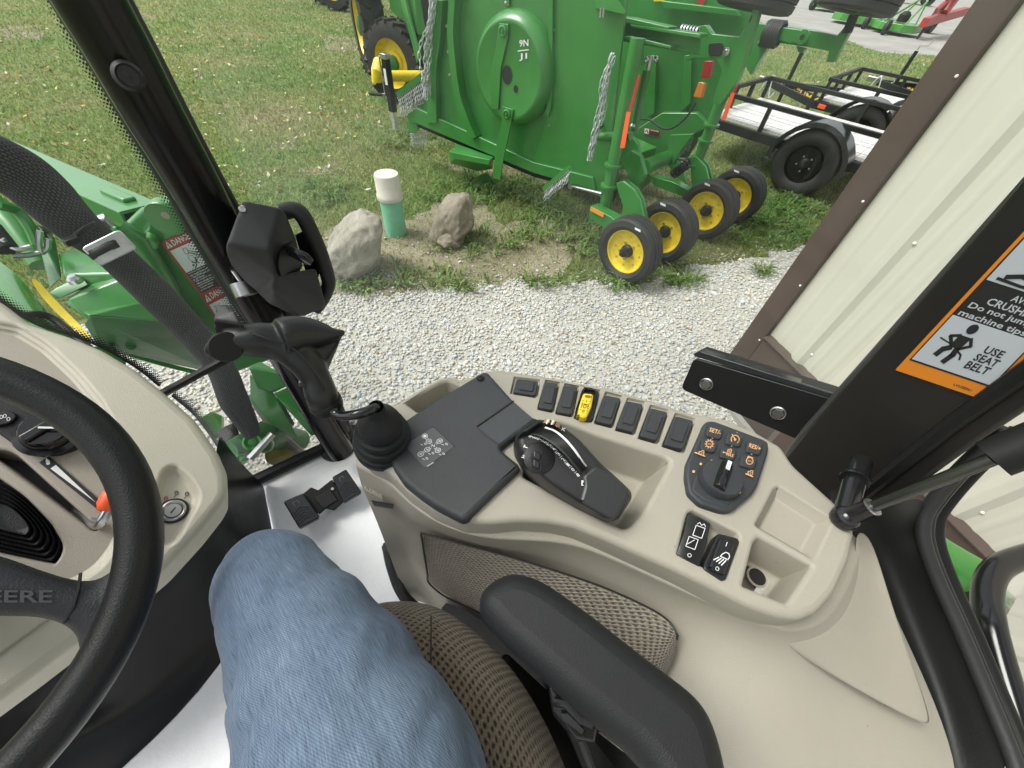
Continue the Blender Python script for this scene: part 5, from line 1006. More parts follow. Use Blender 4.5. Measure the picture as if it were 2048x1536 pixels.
def strip(name, pts, off, par, sc=.0042, rows_=5.5):
    P = spl([Vector((u, v, 0)) for u, v in pts], 4); L_ = []; mb = MB(); ln = 0; prev = None; vs = []; uv = []
    for i, p in enumerate(P):
        t = (P[min(i+1, len(P)-1)]-P[max(i-1, 0)]).normalized(); n = Vector((t.y, -t.x, 0)); a, b_ = Ws(p.x, p.y, .002), Ws(p.x+n.x*off, p.y+n.y*off, .002)
        if prev is not None: ln += (a-prev).length
        prev = a; vs.append((a, b_)); uv.append(ln/sc)
    mb.loops([list(x) for x in vs], False, uvs=lambda k, i: (uv[k], 0 if i == 0 else rows_)); return mb.build(name, FRIT, par, smooth=0)
strip('ceramic_border', [(113, -20), (160, 70), (215, 165), (270, 258), (325, 345), (385, 445), (440, 535), (485, 612), (500, 640)][::-1], 34, cab)
strip('ceramic_border', [(-20, 588), (40, 632), (80, 654), (140, 672), (205, 698), (273, 738), (318, 774)], 22, cab); strip('ceramic_border', [(342, 792), (392, 836), (437, 900), (452, 936)], 22, cab)
# right-hand door glass, gently bowed, and the rear quarter glass
dg0, dg1 = Z(700, 874, 1.0), Vector((.86, -.40, 1.0)); dgn = Vector((.95, .32, 0)).normalized(); rows = []
for i in range(9):
    s = i/8; p = dg0*(1-s)+dg1*s+dgn*(.10*math.sin(math.pi*s)); rows.append([p+UP*z+dgn*(.03*math.sin(math.pi*min(1, z/1.5))-.0*z) for z in (0, .4, .8, 1.2, 1.6)])
MB().grid(rows).build('door_glass', GLASS, cab, smooth=180)
# rear pillar: wide black plate with a flange, leaning with the cab
PP = (D(1700, 850, .56), (Vector((CAM.x, CAM.y, 0))-Vector((D(1700, 850, .56).x, D(1700, 850, .56).y, 0))).normalized())
PP = (PP[0], (PP[1]+Vector((0, .22, -.10))).normalized())
def Pp(u, v, o=0.): return PL(u, v, (PP[0]+PP[1]*o, PP[1]))
MB().prism([Pp(*p) for p in [(2110, 285), (2048, 362), (1690, 770), (1612, 862), (1572, 912), (1562, 930), (1563, 950), (1575, 962), (1640, 996), (1700, 1016), (1750, 1012), (1850, 960), (1960, 880), (2110, 782)]], -PP[1]*.012).build('rear_pillar', mat('pillar_black_paint', (.011, .0105, .010), .38, bump=.1, bscale=300), cab, bevel=.004, bseg=3)
MB().prism([Pp(u, v, -.012) for u, v in [(2110, 240), (2048, 345), (1672, 775), (1600, 858), (1560, 915), (1556, 940), (1600, 930), (1690, 800), (2110, 320)]], -PP[1]*.03).build('pillar_flange', mat('pillar_edge_paint', (.05, .05, .045), .3), cab, bevel=.012, bseg=3)
MB().tube([Pp(1730, 985, .004), Pp(1900, 850, .004), Pp(2110, 700, .004)], .008, 8).build('pillar_weld', BLACKM, cab)
MB().tube([Pp(1690, 800, -.01), Pp(1760, 940, -.03)], .01, 8).build('pillar_brace', BLACKM, cab)
# warning decal on the rear pillar
OR = mat('decal_orange', (.58, .19, .012), .45); GW = mat('decal_grey_white', (.40, .43, .46), .4)
dp = Dec([(2069, 440), (2260, 500), (1967, 800), (1790, 740)], lambda u, v: Pp(u, v, .0012), .0005)
dp.rect(0, 0, 1, 1, OR, 1, r=.012); dp.rect(.04, 0, .96, .925, INK, 2)
dp.poly([(.06, .0), (.94, .0), (.94, .385), (.06, .385)], GW, 3); dp.line([(.2, .34), (.34, .31), (.5, .32), (.7, .30)], .03, INK, 4); dp.line([(.14, .36), (.4, .365), (.9, .35)], .018, INK, 4)
for k, (tx, x, w, h, dx) in enumerate([('AVOID', .42, .30, .040, 0), ('CRUSHING', .24, .60, .044, 0), ('Do not jump if', .115, .80, .046, 0), ('machine tips.', .09, .76, .046, 0)]): dp.text(tx, x, .415+k*.054, w, h, GW, 3)
YY = lambda y: .62+(y-.635)*1.283
dp.rect(.055, YY(.635), .945, YY(.865), GW, 3)
ax_ = 1.75; B0 = lambda p, w: dp.line([(a, YY(b_)) for a, b_ in p], w, INK, 4, ax_)
dp.disc(.335, YY(.668), .052, .031, INK, 4, 20); dp.poly([(a, YY(b_)) for a, b_ in [(.27, .705), (.40, .705), (.39, .745), (.37, .765), (.28, .765), (.27, .74)]], INK, 4)
B0([(.28, .708), (.20, .722), (.285, .758)], .032); B0([(.40, .708), (.455, .738), (.37, .765)], .032); B0([(.29, .768), (.24, .785), (.225, .812)], .06); B0([(.36, .768), (.37, .795), (.345, .832)], .06); B0([(.13, .742), (.28, .755)], .013); B0([(.37, .772), (.44, .785), (.465, .805)], .018); B0([(.26, .757), (.39, .766)], .008)
for k, (tx, x, w) in enumerate([('USE', .60, .20), ('SEAT', .575, .255), ('BELT', .56, .255)]): dp.text(tx, x, YY(.712+k*.042), w, .045, INK, 4)
dp.text('LVU28361', .62, .965, .2, .014, DK, 2)
dp.build(cab, {'decal_orange': 'warning_decal', 'decal_grey_white': 'decal_panel', 'black_ink': 'pictogram', 'decal_dark': 'lettering'})
# latch bracket with two hex bolts
BKP = (D(1500, 790, .66), (CAM-D(1500, 790, .66)).normalized()); BKP = (BKP[0], (BKP[1]+Vector((0, 0, -.35))).normalized())
def Bk(u, v, o=0.): return PL(u, v, (BKP[0]+BKP[1]*o, BKP[1]))
lb = thing('latch_bracket', 'black steel bracket with two hex bolts reaching forward from the rear pillar', 'bracket', Bk(1500, 790))
MB().prism(rnd([Bk(*p) for p in [(1388, 716), (1692, 806), (1626, 888), (1600, 882), (1361, 778)]], [.01, .004, .004, .006, .012]), -BKP[1]*.010).build('bracket_plate', mat('black_satin', (.012, .012, .013), .32, bump=.05, bscale=200), lb, bevel=.0025)
MB().prism(rnd([Bk(*p) for p in [(1386, 712), (1398, 702), (1694, 796), (1692, 806)]], .004), -BKP[1]*.03).build('bracket_flange', mat('dark_glass_edge', (.03, .034, .036), .15), lb, bevel=.002)
MB().prism([Bk(u, v, -.004) for u, v in [(1384, 709), (1400, 702), (1696, 795), (1690, 801)]], -BKP[1]*.05).build('bracket_seal', RUBBER, lb, bevel=.002)
for u, v in ((1413, 768), (1556, 826)):
    MB().lathe(Bk(u, v), BKP[1], [(.0125, 0), (.0125, .002), (.0105, .003)], 24).build('washer', ZINC, lb, smooth=40); MB().lathe(Bk(u, v, .002), BKP[1], [(.0098, 0), (.0098, .006), (.0088, .0075), (.0, .0076)], 6).build('bolt_head', mat('dull_zinc', (.38, .38, .37), .38, metal=1.), lb, smooth=20)
# gas strut with ball joint
gs = thing('gas_strut', 'black gas strut with a ball joint at its lower end before the rear pillar', 'strut', Z(1690, 1035, 1.70))
sb = D(1690, 1036, .44); s1 = D(1745, 1014, .445); s2 = D(1985, 918, .475); s3 = D(2110, 868, .495)
MB().lathe(sb, UP, [(0, -.0145), (.0072, -.0126), (.0126, -.0072), (.0145, 0), (.0126, .0072), (.0072, .0126), (0, .0145)], 24).build('ball_joint', BLACKG, gs, smooth=180)
MB().tube([sb, s1], [.0095, .009], 14).build('end_socket', BLACKG, gs, smooth=60); MB().lathe(s1, s2-s1, [(.0096, -.001), (.0096, .001)], 16, cap=True).build('socket_ring', ZINC, gs)
MB().tube([s1, s2], .0058, 14).build('rod', mat('dark_steel', (.10, .10, .10), .22, metal=.9), gs, smooth=60); MB().tube([s2-(s3-s2)*.0, s3], .0165, 18).build('cylinder', BLACKM, gs, smooth=60)
MB().tube([D(1690, 1025, .445), D(1705, 975, .48), D(1722, 925, .53)], [.0105, .0115, .012], 16).build('ball_stud', BLACKG, gs, smooth=60); MB().lathe(D(1708, 962, .49), D(1722, 925, .53)-D(1690, 1025, .445), [(.015, 0), (.0155, .003), (.014, .007)], 18, cap=True).build('stud_nut', BLACKG, gs)
# rear quarter panel, window seal
qz = 1.585
MB().grid([[Z(u, v, z) for u, v, z in r] for r in [
    [(1640, 960, 1.66), (1720, 1000, 1.68), (1800, 1010, 1.70), (1852, 985, 1.70)], [(1690, 1060, 1.64), (1745, 1070, 1.61), (1800, 1070, 1.64), (1843, 1050, 1.66)], [(1712, 1110, 1.60), (1765, 1130, 1.57), (1815, 1130, 1.60), (1850, 1115, 1.63)], [(1780, 1260, 1.565), (1815, 1260, 1.54), (1860, 1250, 1.57), (1905, 1230, 1.60)],
    [(1860, 1440, 1.55), (1885, 1430, 1.52), (1930, 1420, 1.55), (1985, 1400, 1.58)], [(1870, 1560, 1.54), (1900, 1560, 1.52), (1960, 1560, 1.54), (2030, 1560, 1.57)]]]).build('quarter_panel', mat('black_trim', (.011, .011, .011), .55, bump=.15, bscale=400), cab, sub=2, smooth=180)
sp = [(2010, 860, 1.80), (1925, 935, 1.74), (1860, 1012, 1.685), (1846, 1050, 1.665), (1850, 1092, 1.65), (1875, 1160, 1.63), (1920, 1260, 1.61), (1975, 1390, 1.59), (2020, 1500, 1.58), (2040, 1560, 1.575)]
for k, (du, r, m, n) in enumerate(((0, .0075, RUBBER, 'window_seal'), (14, .005, BLACKG, 'window_seal'), (26, .008, BLACKM, 'window_frame'))):
    MB().tube(spl([Z(u+du, v+(du*.1), z-.006*k) for u, v, z in sp], 6), r, 10).build(n, m, cab, smooth=180)
mr_ = thing('exterior_mirror', 'black rounded mirror frame outside the lower right window', 'mirror', Z(2000, 1250, 1.5))
mp_ = [(2140, 1090, 1.52), (2060, 1110, 1.52), (2010, 1128, 1.52), (1985, 1150, 1.52), (1974, 1190, 1.52), (1980, 1250, 1.52), (2000, 1330, 1.51), (2030, 1430, 1.50), (2060, 1540, 1.49), (2090, 1640, 1.48)]
MB().tube(spl([Z(*p) for p in mp_], 6), .0165, 16).build('mirror_rim', BLACKG, mr_, smooth=180)
inn = [Z(u+18, v+8, z-.01) for u, v, z in mp_]; MB().tube(spl(inn, 6), .008, 10).build('rim_lip', BLACKM, mr_, smooth=180)
mg = MB().poly(inn+[Z(2300, 1640, 1.48), Z(2300, 1090, 1.52)]).build('pane', GLASS, mr_, smooth=0)
rl = Dec([(1985, 1140), (2100, 1215), (2100, 1290), (1996, 1196)], lambda u, v: Z(u, v, 1.37), .002); FB = GREENB
rl.rect(0, 0, 1, 1, FB); rl.text('JOHN DEERE', .12, .08, 1.2, .38, INK, 2, flip=True); rl.line([(0, .52), (1, .52)], .02, INK, 2); rl.text('TER', .06, .60, .3, .28, INK, 2, flip=True)  # reversed print stands in for the mirror's reflection, laid over the fender
rl.build(rf, {'bright_green_paint': 'reflection_plate', 'black_ink': 'lettering'})
wc = Z(2085, 1330, 1.18); wt = MB().lathe(wc, Vector((1, .1, .5)), [(.10, -.1), (.19, -.1), (.22, -.06), (.23, 0), (.22, .06), (.19, .1), (.10, .1)], 36).build('tyre', TYRE, rf, smooth=50)
RL = mat('roof_liner', (.36, .35, .32), .8); ro = [Vector(p) for p in [(-.80, -.75, 2.52), (.62, -.75, 2.52), (.66, .55, 2.52), (.45, .95, 2.52), (-.62, .95, 2.52), (-.84, .55, 2.52)]]
ri_ = [Vector(p) for p in [(-.66, -.22, 2.52), (.48, -.22, 2.52), (.52, .45, 2.52), (.36, .78, 2.52), (-.52, .78, 2.52), (-.68, .45, 2.52)]]
mb = MB(); fill(mb, ro, [ri_]); fill(mb, [p+UP*.1 for p in ro], [[p+UP*.1 for p in ri_]]); mb.loops([ro, [p+UP*.1 for p in ro]]); mb.loops([ri_, [p+UP*.1 for p in ri_]]); mb.build('roof', RL, cab, smooth=0)
MB().poly([p+UP*.06 for p in ri_]).build('added_roof_hatch', GLASS, cab, smooth=0)  # unseen glass hatch, added and sized to let daylight into the cab
# ================================================================ local working planes for moulded panels
class Pln:
    def __init__(s, o, x, n): s.n = Vector(n).normalized(); s.o = Vector(o); s.x = (Vector(x)-s.n*Vector(x).dot(s.n)).normalized(); s.y = s.n.cross(s.x)
    def L(s, u, v, h=0.): p = PL(u, v, (s.o+s.n*h, s.n))-s.o; return Vector((p.dot(s.x), p.dot(s.y), h))
    def Ls(s, px, h=0.): return [s.L(u, v, h) for u, v in px]
    def Wd(s, p): return s.o+s.x*p.x+s.y*p.y+s.n*p.z
    def at(s, u, v, h=0.): return PL(u, v, (s.o+s.n*h, s.n))
    def up(s, mb): mb.v = [s.Wd(p) for p in mb.v]; return mb
def plate(pl, px, h0, h1, r=.003, cr=0, n=4):        # solid raised plate with a rounded top edge
    lp = pl.Ls(px, h1)
    if cr: lp = rnd(lp, cr, n)
    mb = MB(); rings = arc(offs(lp, -r), r, True, 3); bot = [Vector((p.x, p.y, h0)) for p in rings[-1]]
    mb.loops(rings+[bot]); fill(mb, rings[0], []); return pl.up(mb)
def moulding(pl, outer, holes, r_out=.008, skirt=.02, h=0.):
    mb = MB(); lp = rnd(pl.Ls(outer, h), .006, 3); hl = []
    rings = arc(offs(lp, -r_out), r_out, True, 4); rings.append([p-UP*skirt for p in rings[-1]]); mb.loops(rings)
    for hp, dp, rr, cr, tp, flr in holes:
        l2 = rnd(pl.Ls(hp, h), cr, 5); hl.append(l2); pocket(mb, l2, dp, rr, tp, flr)
    fill(mb, rings[0], hl); return pl.up(mb)
# ================================================================ STEERING WHEEL
TLT, YAW = .536, .064; wcn = Vector((-.189, .427, 1.793)); wnv2 = Vector((math.sin(TLT)*math.sin(YAW), -math.sin(TLT)*math.cos(YAW), math.cos(TLT)))
SW = Pln(wcn, (1, 0, 0), wnv2); stw = thing('steering_wheel', 'black leather grained steering wheel at the left edge with raised lettering on its spoke', 'steering wheel', wcn)
LEATH = mat('grained_leather', (.0085, .0085, .009), .40, spec=.35, bump=.25, bscale=700, var=.15, vscale=20)
rw = MB(); rings = []
for k in range(96):
    a = 2*math.pi*k/96; e = SW.x*math.cos(a)+SW.y*math.sin(a); rings.append([wcn+e*(.185+.0165*math.cos(b_))+wnv2*(.0185*math.sin(b_)) for b_ in [2*math.pi*j/20 for j in range(20)]])
rings.append(rings[0]); rw.loops(rings); rw.build('rim', LEATH, stw, smooth=180)
sp_top = [(-320, 1060), (-120, 1085), (0, 1112), (80, 1140), (140, 1158), (190, 1160), (232, 1135), (262, 1100)]; sp_bot = [(-320, 1240), (-120, 1232), (0, 1232), (70, 1234), (120, 1246), (150, 1268), (160, 1300), (166, 1340)]
def row(pts, h): return [SW.at(u, v, h) for u, v in spl([Vector((a, b_, 0)) for a, b_ in pts], 4) for u, v in [(u, v)]] if False else [SW.at(p.x, p.y, h) for p in spl([Vector((a, b_, 0)) for a, b_ in pts], 4)]
mid = [((a[0]*.5+b_[0]*.5), (a[1]*.5+b_[1]*.5)) for a, b_ in zip(sp_top, sp_bot)]; q1 = [((a[0]*.8+b_[0]*.2), (a[1]*.8+b_[1]*.2)) for a, b_ in zip(sp_top, sp_bot)]; q3 = [((a[0]*.2+b_[0]*.8), (a[1]*.2+b_[1]*.8)) for a, b_ in zip(sp_top, sp_bot)]
rr_ = [row(sp_top, -.016), row(sp_top, -.004), row(q1, .005), row(mid, .006), row(q3, .005), row(sp_bot, -.004), row(sp_bot, -.016)]
MB().grid(rr_).build('spoke', mat('spoke_plastic', (.020, .020, .023), .45, spec=.35, bump=.3, bscale=600), stw, smooth=180)
MB().tube([SW.at(161, 1146, .004), SW.at(158, 1175, .0065), SW.at(148, 1212, .0065), SW.at(128, 1246, .003)], .0011, 6).build('spoke_seam', INK, stw)
dw = Dec([(-260, 1180), (106, 1180), (104, 1213), (-260, 1213)], lambda u, v: SW.at(u, v, .0066), .0008); dw.text('JOHN DEERE', 0, 0, 1, 1, mat('embossed_plastic', (.05, .05, .055), .4)); dw.build(stw, {'embossed_plastic': 'lettering'})
MB().lathe(wcn-wnv2*.02, wnv2, [(.06, -.03), (.062, .01), (.05, .028), (0, .032)], 32).build('hub', BLACK, stw, smooth=60)
for k in (2.2, 4.2): e = SW.x*math.cos(k)+SW.y*math.sin(k); MB().bar(wcn, wcn+e*.185, .05, .02, up=wnv2).build('spoke', BLACK, stw, bevel=.006)
MB().tube([wcn-wnv2*.02, wcn-wnv2*.2], .035, 16).build('column', BLACK, stw)
# ================================================================ DASH COWL
DS = Pln((-.10, .50, 1.60), (1, 0, 0), (.12, -math.sin(.50), math.cos(.50)))
dash = thing('dash_cowl', 'beige dash cowl around the steering column with slot, ignition lock and knob panel', 'dashboard', DS.o)
inner = [(-320, 622), (-40, 632), (40, 646), (66, 662), (102, 684), (164, 742), (212, 800), (246, 862), (268, 925), (270, 1000), (258, 1060), (236, 1104), (200, 1146), (150, 1176), (60, 1205), (-100, 1235), (-320, 1260)]
keyp = [(300, 992), (318, 940), (334, 926), (357, 925), (388, 952), (407, 984), (404, 1006), (362, 1084), (338, 1099), (308, 1092)]
outer = [(-340, 560), (-120, 578), (0, 598), (61, 645), (137, 669), (205, 697), (273, 738), (328, 782), (390, 837), (437, 905), (454, 945), (456, 985), (442, 1010), (397, 1066), (319, 1149), (166, 1278), (0, 1402), (-150, 1510), (-400, 1600)]
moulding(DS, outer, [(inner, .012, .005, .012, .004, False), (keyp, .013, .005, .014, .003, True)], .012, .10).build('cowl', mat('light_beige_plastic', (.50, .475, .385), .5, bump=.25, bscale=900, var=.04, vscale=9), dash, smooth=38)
slot = [(-60, 880), (0, 893), (24, 897), (40, 905), (202, 1052), (205, 1060), (190, 1068), (176, 1062), (0, 930), (-60, 890)]
gait = [(-120, 920), (0, 948), (55, 988), (109, 1044), (133, 1086), (130, 1110), (112, 1135), (0, 1112), (-120, 1080)]
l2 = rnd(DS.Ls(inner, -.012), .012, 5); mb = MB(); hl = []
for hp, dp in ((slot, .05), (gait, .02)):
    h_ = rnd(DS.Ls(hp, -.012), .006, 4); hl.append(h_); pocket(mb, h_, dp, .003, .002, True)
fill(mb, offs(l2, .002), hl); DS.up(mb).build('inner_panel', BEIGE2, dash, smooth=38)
DS.up(MB().add([Vector((p.x, p.y, -.05)) for p in rnd(DS.Ls(slot, 0), .006, 4)], [tuple(range(len(rnd(DS.Ls(slot, 0), .006, 4))))])).build('slot_floor', INK, dash, smooth=0)
mb = MB(); gl = DS.Ls(gait, -.012); cg = sum(gl, Vector())/len(gl); gl = rnd(gl, .02, 4); rg = []
for k in range(7):
    s_ = .97-.11*k
    for dz, ds in ((-.012, .02), (.0, 0), (-.002, -.04)): rg.append([cg+(p-cg)*(s_+ds)+Vector((0, 0, dz-.004+k*.003)) for p in gl])
mb.loops(rg, True, False, True); DS.up(mb).build('gaiter', SOFT, dash, smooth=60)
plate(DS, [(-120, 760), (0, 780), (100, 790), (185, 838), (170, 880), (150, 896), (109, 909), (68, 903), (27, 889), (0, 868), (-120, 800)], -.02, -.002, .003, .006).build('knob_panel', BLACK, dash, smooth=40)
kc = DS.at(98, 868, -.002); mb = MB().lathe(kc, DS.n, [(.030, 0), (.030, .003), (.024, .004), (.022, .018), (.020, .020), (0, .020)], 30); kn = mb.build('knob', BLACKG, dash, smooth=40)
MB().box(kc+DS.n*.019, DS.x*.021+DS.y*.001, (DS.y-DS.x*.05)*.0055, DS.n*.006).build('knob_grip', BLACKG, kn, bevel=.002); dk = Dec([(76, 852), (108, 853), (108, 859), (75, 859)], lambda u, v: DS.at(u, v, .0245), .0004); dk.rect(0, .1, 1, .7, WHITE); dk.build(kn)
dk = Dec([(0, 820), (100, 820), (100, 920), (0, 920)], lambda u, v: DS.at(u, v, -.0019)); dk.ring(.545, .385, .06, .05, .012, WHITE, 1, 20); dk.build(dash, {'white_print': 'print'})
bt = plate(DS, [(-20, 832), (8, 820), (27, 822), (35, 832), (22, 846), (-6, 852), (-22, 850)], -.004, .002, .0015, .004).build('button', BLACK, dash)
dk = Dec([(-12, 828), (24, 824), (24, 846), (-12, 848)], lambda u, v: DS.at(u, v, .0022)); 
for x in (.2, .4, .6, .8): dk.ring(x, .45+.2*math.sin(x*9), .09, .16, .04, WHITE, 1, 8)
dk.build(bt, {'white_print': 'pictogram'})
ds_ = Dec([(98, 912), (214, 1013), (203, 1025), (78, 925)], lambda u, v: DS.at(u, v, -.011)); s_ = ds_
ds_.c = [Vector(x) for x in ((78, 925), (98, 912), (214, 1013), (203, 1025))]
ds_.rect(0, 0, 1, 1, INK, r=.02); ds_.poly([(.22, .15), (.80, .15), (.88, .17), (.52, .82)][:2]+[(.5, .86)], WHITE, 2)
ds_.disc(.45, .075, .17, .022, WHITE, 2, 10); ds_.disc(.65, .055, .08, .018, WHITE, 2, 8); ds_.line([(.45, .06), (.7, .025)], .05, WHITE, 2); ds_.disc(.5, .93, .2, .022, WHITE, 2, 10); ds_.disc(.75, .935, .08, .014, WHITE, 2, 8); ds_.build(dash, {'black_ink': 'label', 'white_print': 'print'})
lv = thing('throttle_lever', 'bent zinc lever with an orange tip in the dash slot', 'lever', DS.at(190, 1050))
MB().tube(spl([DS.at(150, 1022, -.045), DS.at(178, 1040, -.02), DS.at(195, 1050, .0), DS.at(205, 1040, .012), DS.at(222, 1012, .02), DS.at(236, 992, .024)], 5), .0055, 14).build('rod', ZINC, lv, smooth=180); MB().tube([DS.at(212, 1022, .018), DS.at(218, 1008, .02), DS.at(228, 990, .024), DS.at(240, 972, .026)], [.008, .0115, .0115, .008], 14).build('tip', REFO, lv, smooth=180)
kc = DS.at(347, 1022, -.013); ks = MB().lathe(kc, DS.n, [(.0165, 0), (.0165, .0022), (.0145, .003), (.0140, .0025)], 36).build('lock_surround', INK, dash, smooth=40); MB().lathe(kc, DS.n, [(.0142, .001), (.0138, .0045), (.0118, .0055), (.0095, .004), (.0090, .003), (.0088, .0048), (.0, .005)], 36).build('lock_ring', mat('satin_steel', (.42, .41, .38), .3, metal=1.), ks, smooth=40); MB().box(kc+DS.n*.0052, DS.x*.004+DS.y*.001, DS.y*.0008, DS.n*.0003).build('keyway', INK, ks, smooth=0)
dk = Dec([(300, 970), (400, 970), (400, 1020), (300, 1020)], lambda u, v: DS.at(u, v, -.0125)); 
for x, y, m_ in ((.32, .54, RED), (.53, .32, INK), (.74, .36, INK)): dk.ring(x, y, .035, .08, .014, m_, 1, 10, ax=.5); dk.line([(x-.02, y+.10), (x-.05, y+.17)], .014, m_, 1, .5); dk.line([(x-.02, y), (x+.02, y-.02)], .012, m_, 1, .5)
dk.build(dash, {'red_print': 'pictogram', 'black_ink': 'pictogram'})
dk = None
# lower cowl and trim seam
MB().tube([DS.at(238, 1096, -.008), DS.at(200, 1140, -.008), DS.at(97, 1238, .001), DS.at(0, 1308, .001), DS.at(-100, 1380, .001)], .0012, 6).build('seam', BEIGE2, dash)
# ================================================================ FLOOR MAT
MATR = mat('mat_rubber', (.004, .004, .0042), .30, spec=.2, bump=.5, bscale=14, var=.3, vscale=5, detail=5)
mt = MB().grid([[Z(*p) for p in spl([Vector(q) for q in r], 3)] for r in [
    [(440, 860, 1.22), (470, 905, 1.16), (505, 945, 1.08), (522, 962, 1.02), (530, 975, 1.005)], [(430, 940, 1.30), (468, 955, 1.22), (508, 968, 1.10), (527, 985, 1.02), (532, 1000, 1.005)], [(420, 1010, 1.33), (462, 1015, 1.22), (500, 1030, 1.12), (530, 1042, 1.06), (548, 1058, 1.005)],
    [(380, 1060, 1.34), (420, 1080, 1.26), (468, 1100, 1.18), (520, 1130, 1.08), (556, 1150, 1.005)], [(310, 1120, 1.34), (345, 1150, 1.24), (390, 1200, 1.15), (440, 1260, 1.05), (470, 1290, 1.005)], [(220, 1190, 1.36), (250, 1230, 1.24), (300, 1290, 1.14), (360, 1350, 1.04), (400, 1385, 1.005)],
    [(120, 1270, 1.36), (160, 1320, 1.24), (210, 1380, 1.14), (260, 1430, 1.04), (300, 1488, 1.005)], [(0, 1370, 1.36), (60, 1420, 1.22), (110, 1460, 1.10), (150, 1480, 1.03), (230, 1548, 1.005)], [(-120, 1480, 1.36), (-60, 1500, 1.22), (20, 1530, 1.06), (90, 1560, 1.01), (160, 1620, 1.005)], [(-240, 1600, 1.3), (-180, 1640, 1.2), (-60, 1650, 1.05), (20, 1680, 1.005), (90, 1700, 1.004)]]])
tag(mt.build('floor_mat', MATR, sub=1, smooth=180, solid=.006), 'black moulded rubber mat over the tunnel between dash cowl and white floor', 'floor mat')
# ================================================================ PEDALS
FP = Pln(Z(650, 1000, 1.07), (1, 0, 0), (-.05, -.35, 1)); pd = thing('drive_pedals', 'pair of ribbed black drive pedals with arrows on the white floor', 'pedals', Z(650, 1000, 1.0))
for c4 in ([(566, 1003), (606, 986), (640, 1034), (598, 1057)], [(664, 954), (692, 938), (724, 984), (686, 1006)]):
    p_ = plate(FP, c4, -.016, .006, .003, .004).build('pedal', BLACKG, pd, smooth=40)
    d_ = Dec(c4, lambda u, v: FP.at(u, v, .0062), .0012)
    for k in range(5): d_.line([(.12, .52+.09*k), (.5, .40+.10*k), (.88, .52+.09*k)], .035, BLACK, 1)
    d_.line([(.35, .30), (.35, .16), (.6, .16), (.6, .25)], .03, mat('worn_grey', (.10, .10, .10), .4), 1); d_.build(p_, {'black_plastic': 'tread_rib', 'worn_grey': 'arrow'})
plate(FP, [(600, 992), (622, 974), (636, 980), (664, 958), (690, 1000), (668, 1020), (652, 1016), (636, 1030)], -.02, -.010, .003, .003).build('pedal_link', BLACKM, pd)
plate(FP, [(628, 996), (660, 978), (676, 1000), (646, 1018)], -.02, -.006, .002, .002).build('pivot_plate', BLACK, pd); MB().lathe(FP.at(665, 978, -.008), FP.n, [(.005, 0), (.004, .003), (0, .003)], 10).build('pivot_bolt', ZINC, pd)
MB().hull([Z(640, 1000, 1.0), Z(680, 985, 1.0), Z(665, 1020, 1.0), FP.at(640, 1000, -.02), FP.at(670, 985, -.02), FP.at(655, 1015, -.02)]).build('pedal_base', BLACKM, pd)
# ================================================================ SIDE CONSOLE
CZ = 1.68; CP = Pln((.3, 0, CZ), (1, 0, 0), (0, 0, 1))
con = thing('side_console', 'beige right-hand console with charcoal cover, rows of switches, dial keypad and storage bins', 'console', Vector((.35, 0, 1.0)))
con_out = [(712, 892), (738, 848), (790, 806), (850, 768), (880, 753), (902, 750), (918, 758), (940, 752), (968, 739), (1000, 737), (1100, 752), (1200, 771), (1300, 797), (1385, 825), (1402, 826), (1450, 836), (1510, 860), (1565, 892), (1590, 930), (1690, 1020), (1714, 1062), (1702, 1120), (1673, 1186), (1640, 1224), (1602, 1240), (1560, 1234), (1500, 1213), (1360, 1144), (1210, 1077), (1150, 1053), (1100, 1043), (1040, 1040), (985, 1045), (930, 1042), (870, 1018), (812, 978), (772, 938), (730, 918)]
sw = [[(1027, 751), (1083, 758), (1078, 790), (1072, 797), (1018, 788), (1020, 782)], [(1090, 757), (1122, 761), (1110, 822), (1105, 827), (1073, 820), (1074, 813)], [(1129, 763), (1161, 768), (1149, 832), (1144, 836), (1109, 829), (1110, 822)],
      [(1168, 771), (1203, 777), (1189, 841), (1183, 847), (1146, 838), (1147, 830)], [(1210, 781), (1247, 789), (1229, 853), (1224, 858), (1186, 848), (1188, 841)], [(1254, 793), (1293, 802), (1273, 867), (1268, 872), (1228, 862), (1230, 855)],
      [(1300, 807), (1341, 818), (1321, 884), (1315, 890), (1273, 878), (1276, 870)], [(1350, 823), (1394, 836), (1373, 902), (1367, 909), (1321, 894), (1324, 886)]]
holes = [([(803, 808), (812, 797), (880, 760), (898, 756), (926, 769), (930, 776), (834, 832)], .045, .005, .008, .006, True),
         ([(1082, 842), (1112, 836), (1135, 840), (1200, 866), (1334, 908), (1348, 920), (1348, 932), (1292, 1036), (1266, 1064), (1246, 1068), (1150, 1018), (1034, 956), (1046, 900)], .052, .006, .008, .012, True),
         ([(1366, 1034), (1372, 1018), (1386, 1014), (1480, 1062), (1486, 1074), (1460, 1158), (1452, 1163), (1352, 1114), (1348, 1106)], .016, .004, .006, .003, True),
         ([(1544, 972), (1556, 966), (1664, 1034), (1672, 1044), (1636, 1118), (1624, 1122), (1510, 1056), (1504, 1046)], .014, .004, .008, .006, True),
         ([(1500, 1076), (1512, 1066), (1524, 1068), (1630, 1126), (1634, 1138), (1588, 1208), (1576, 1218), (1484, 1180), (1476, 1168)], .055, .005, .010, .002, True)]
for q in sw: holes.append((q, .005, .0012, .004, .001, True))
moulding(CP, con_out, holes, .008, .03).build('console_top', BEIGE, con, smooth=38)
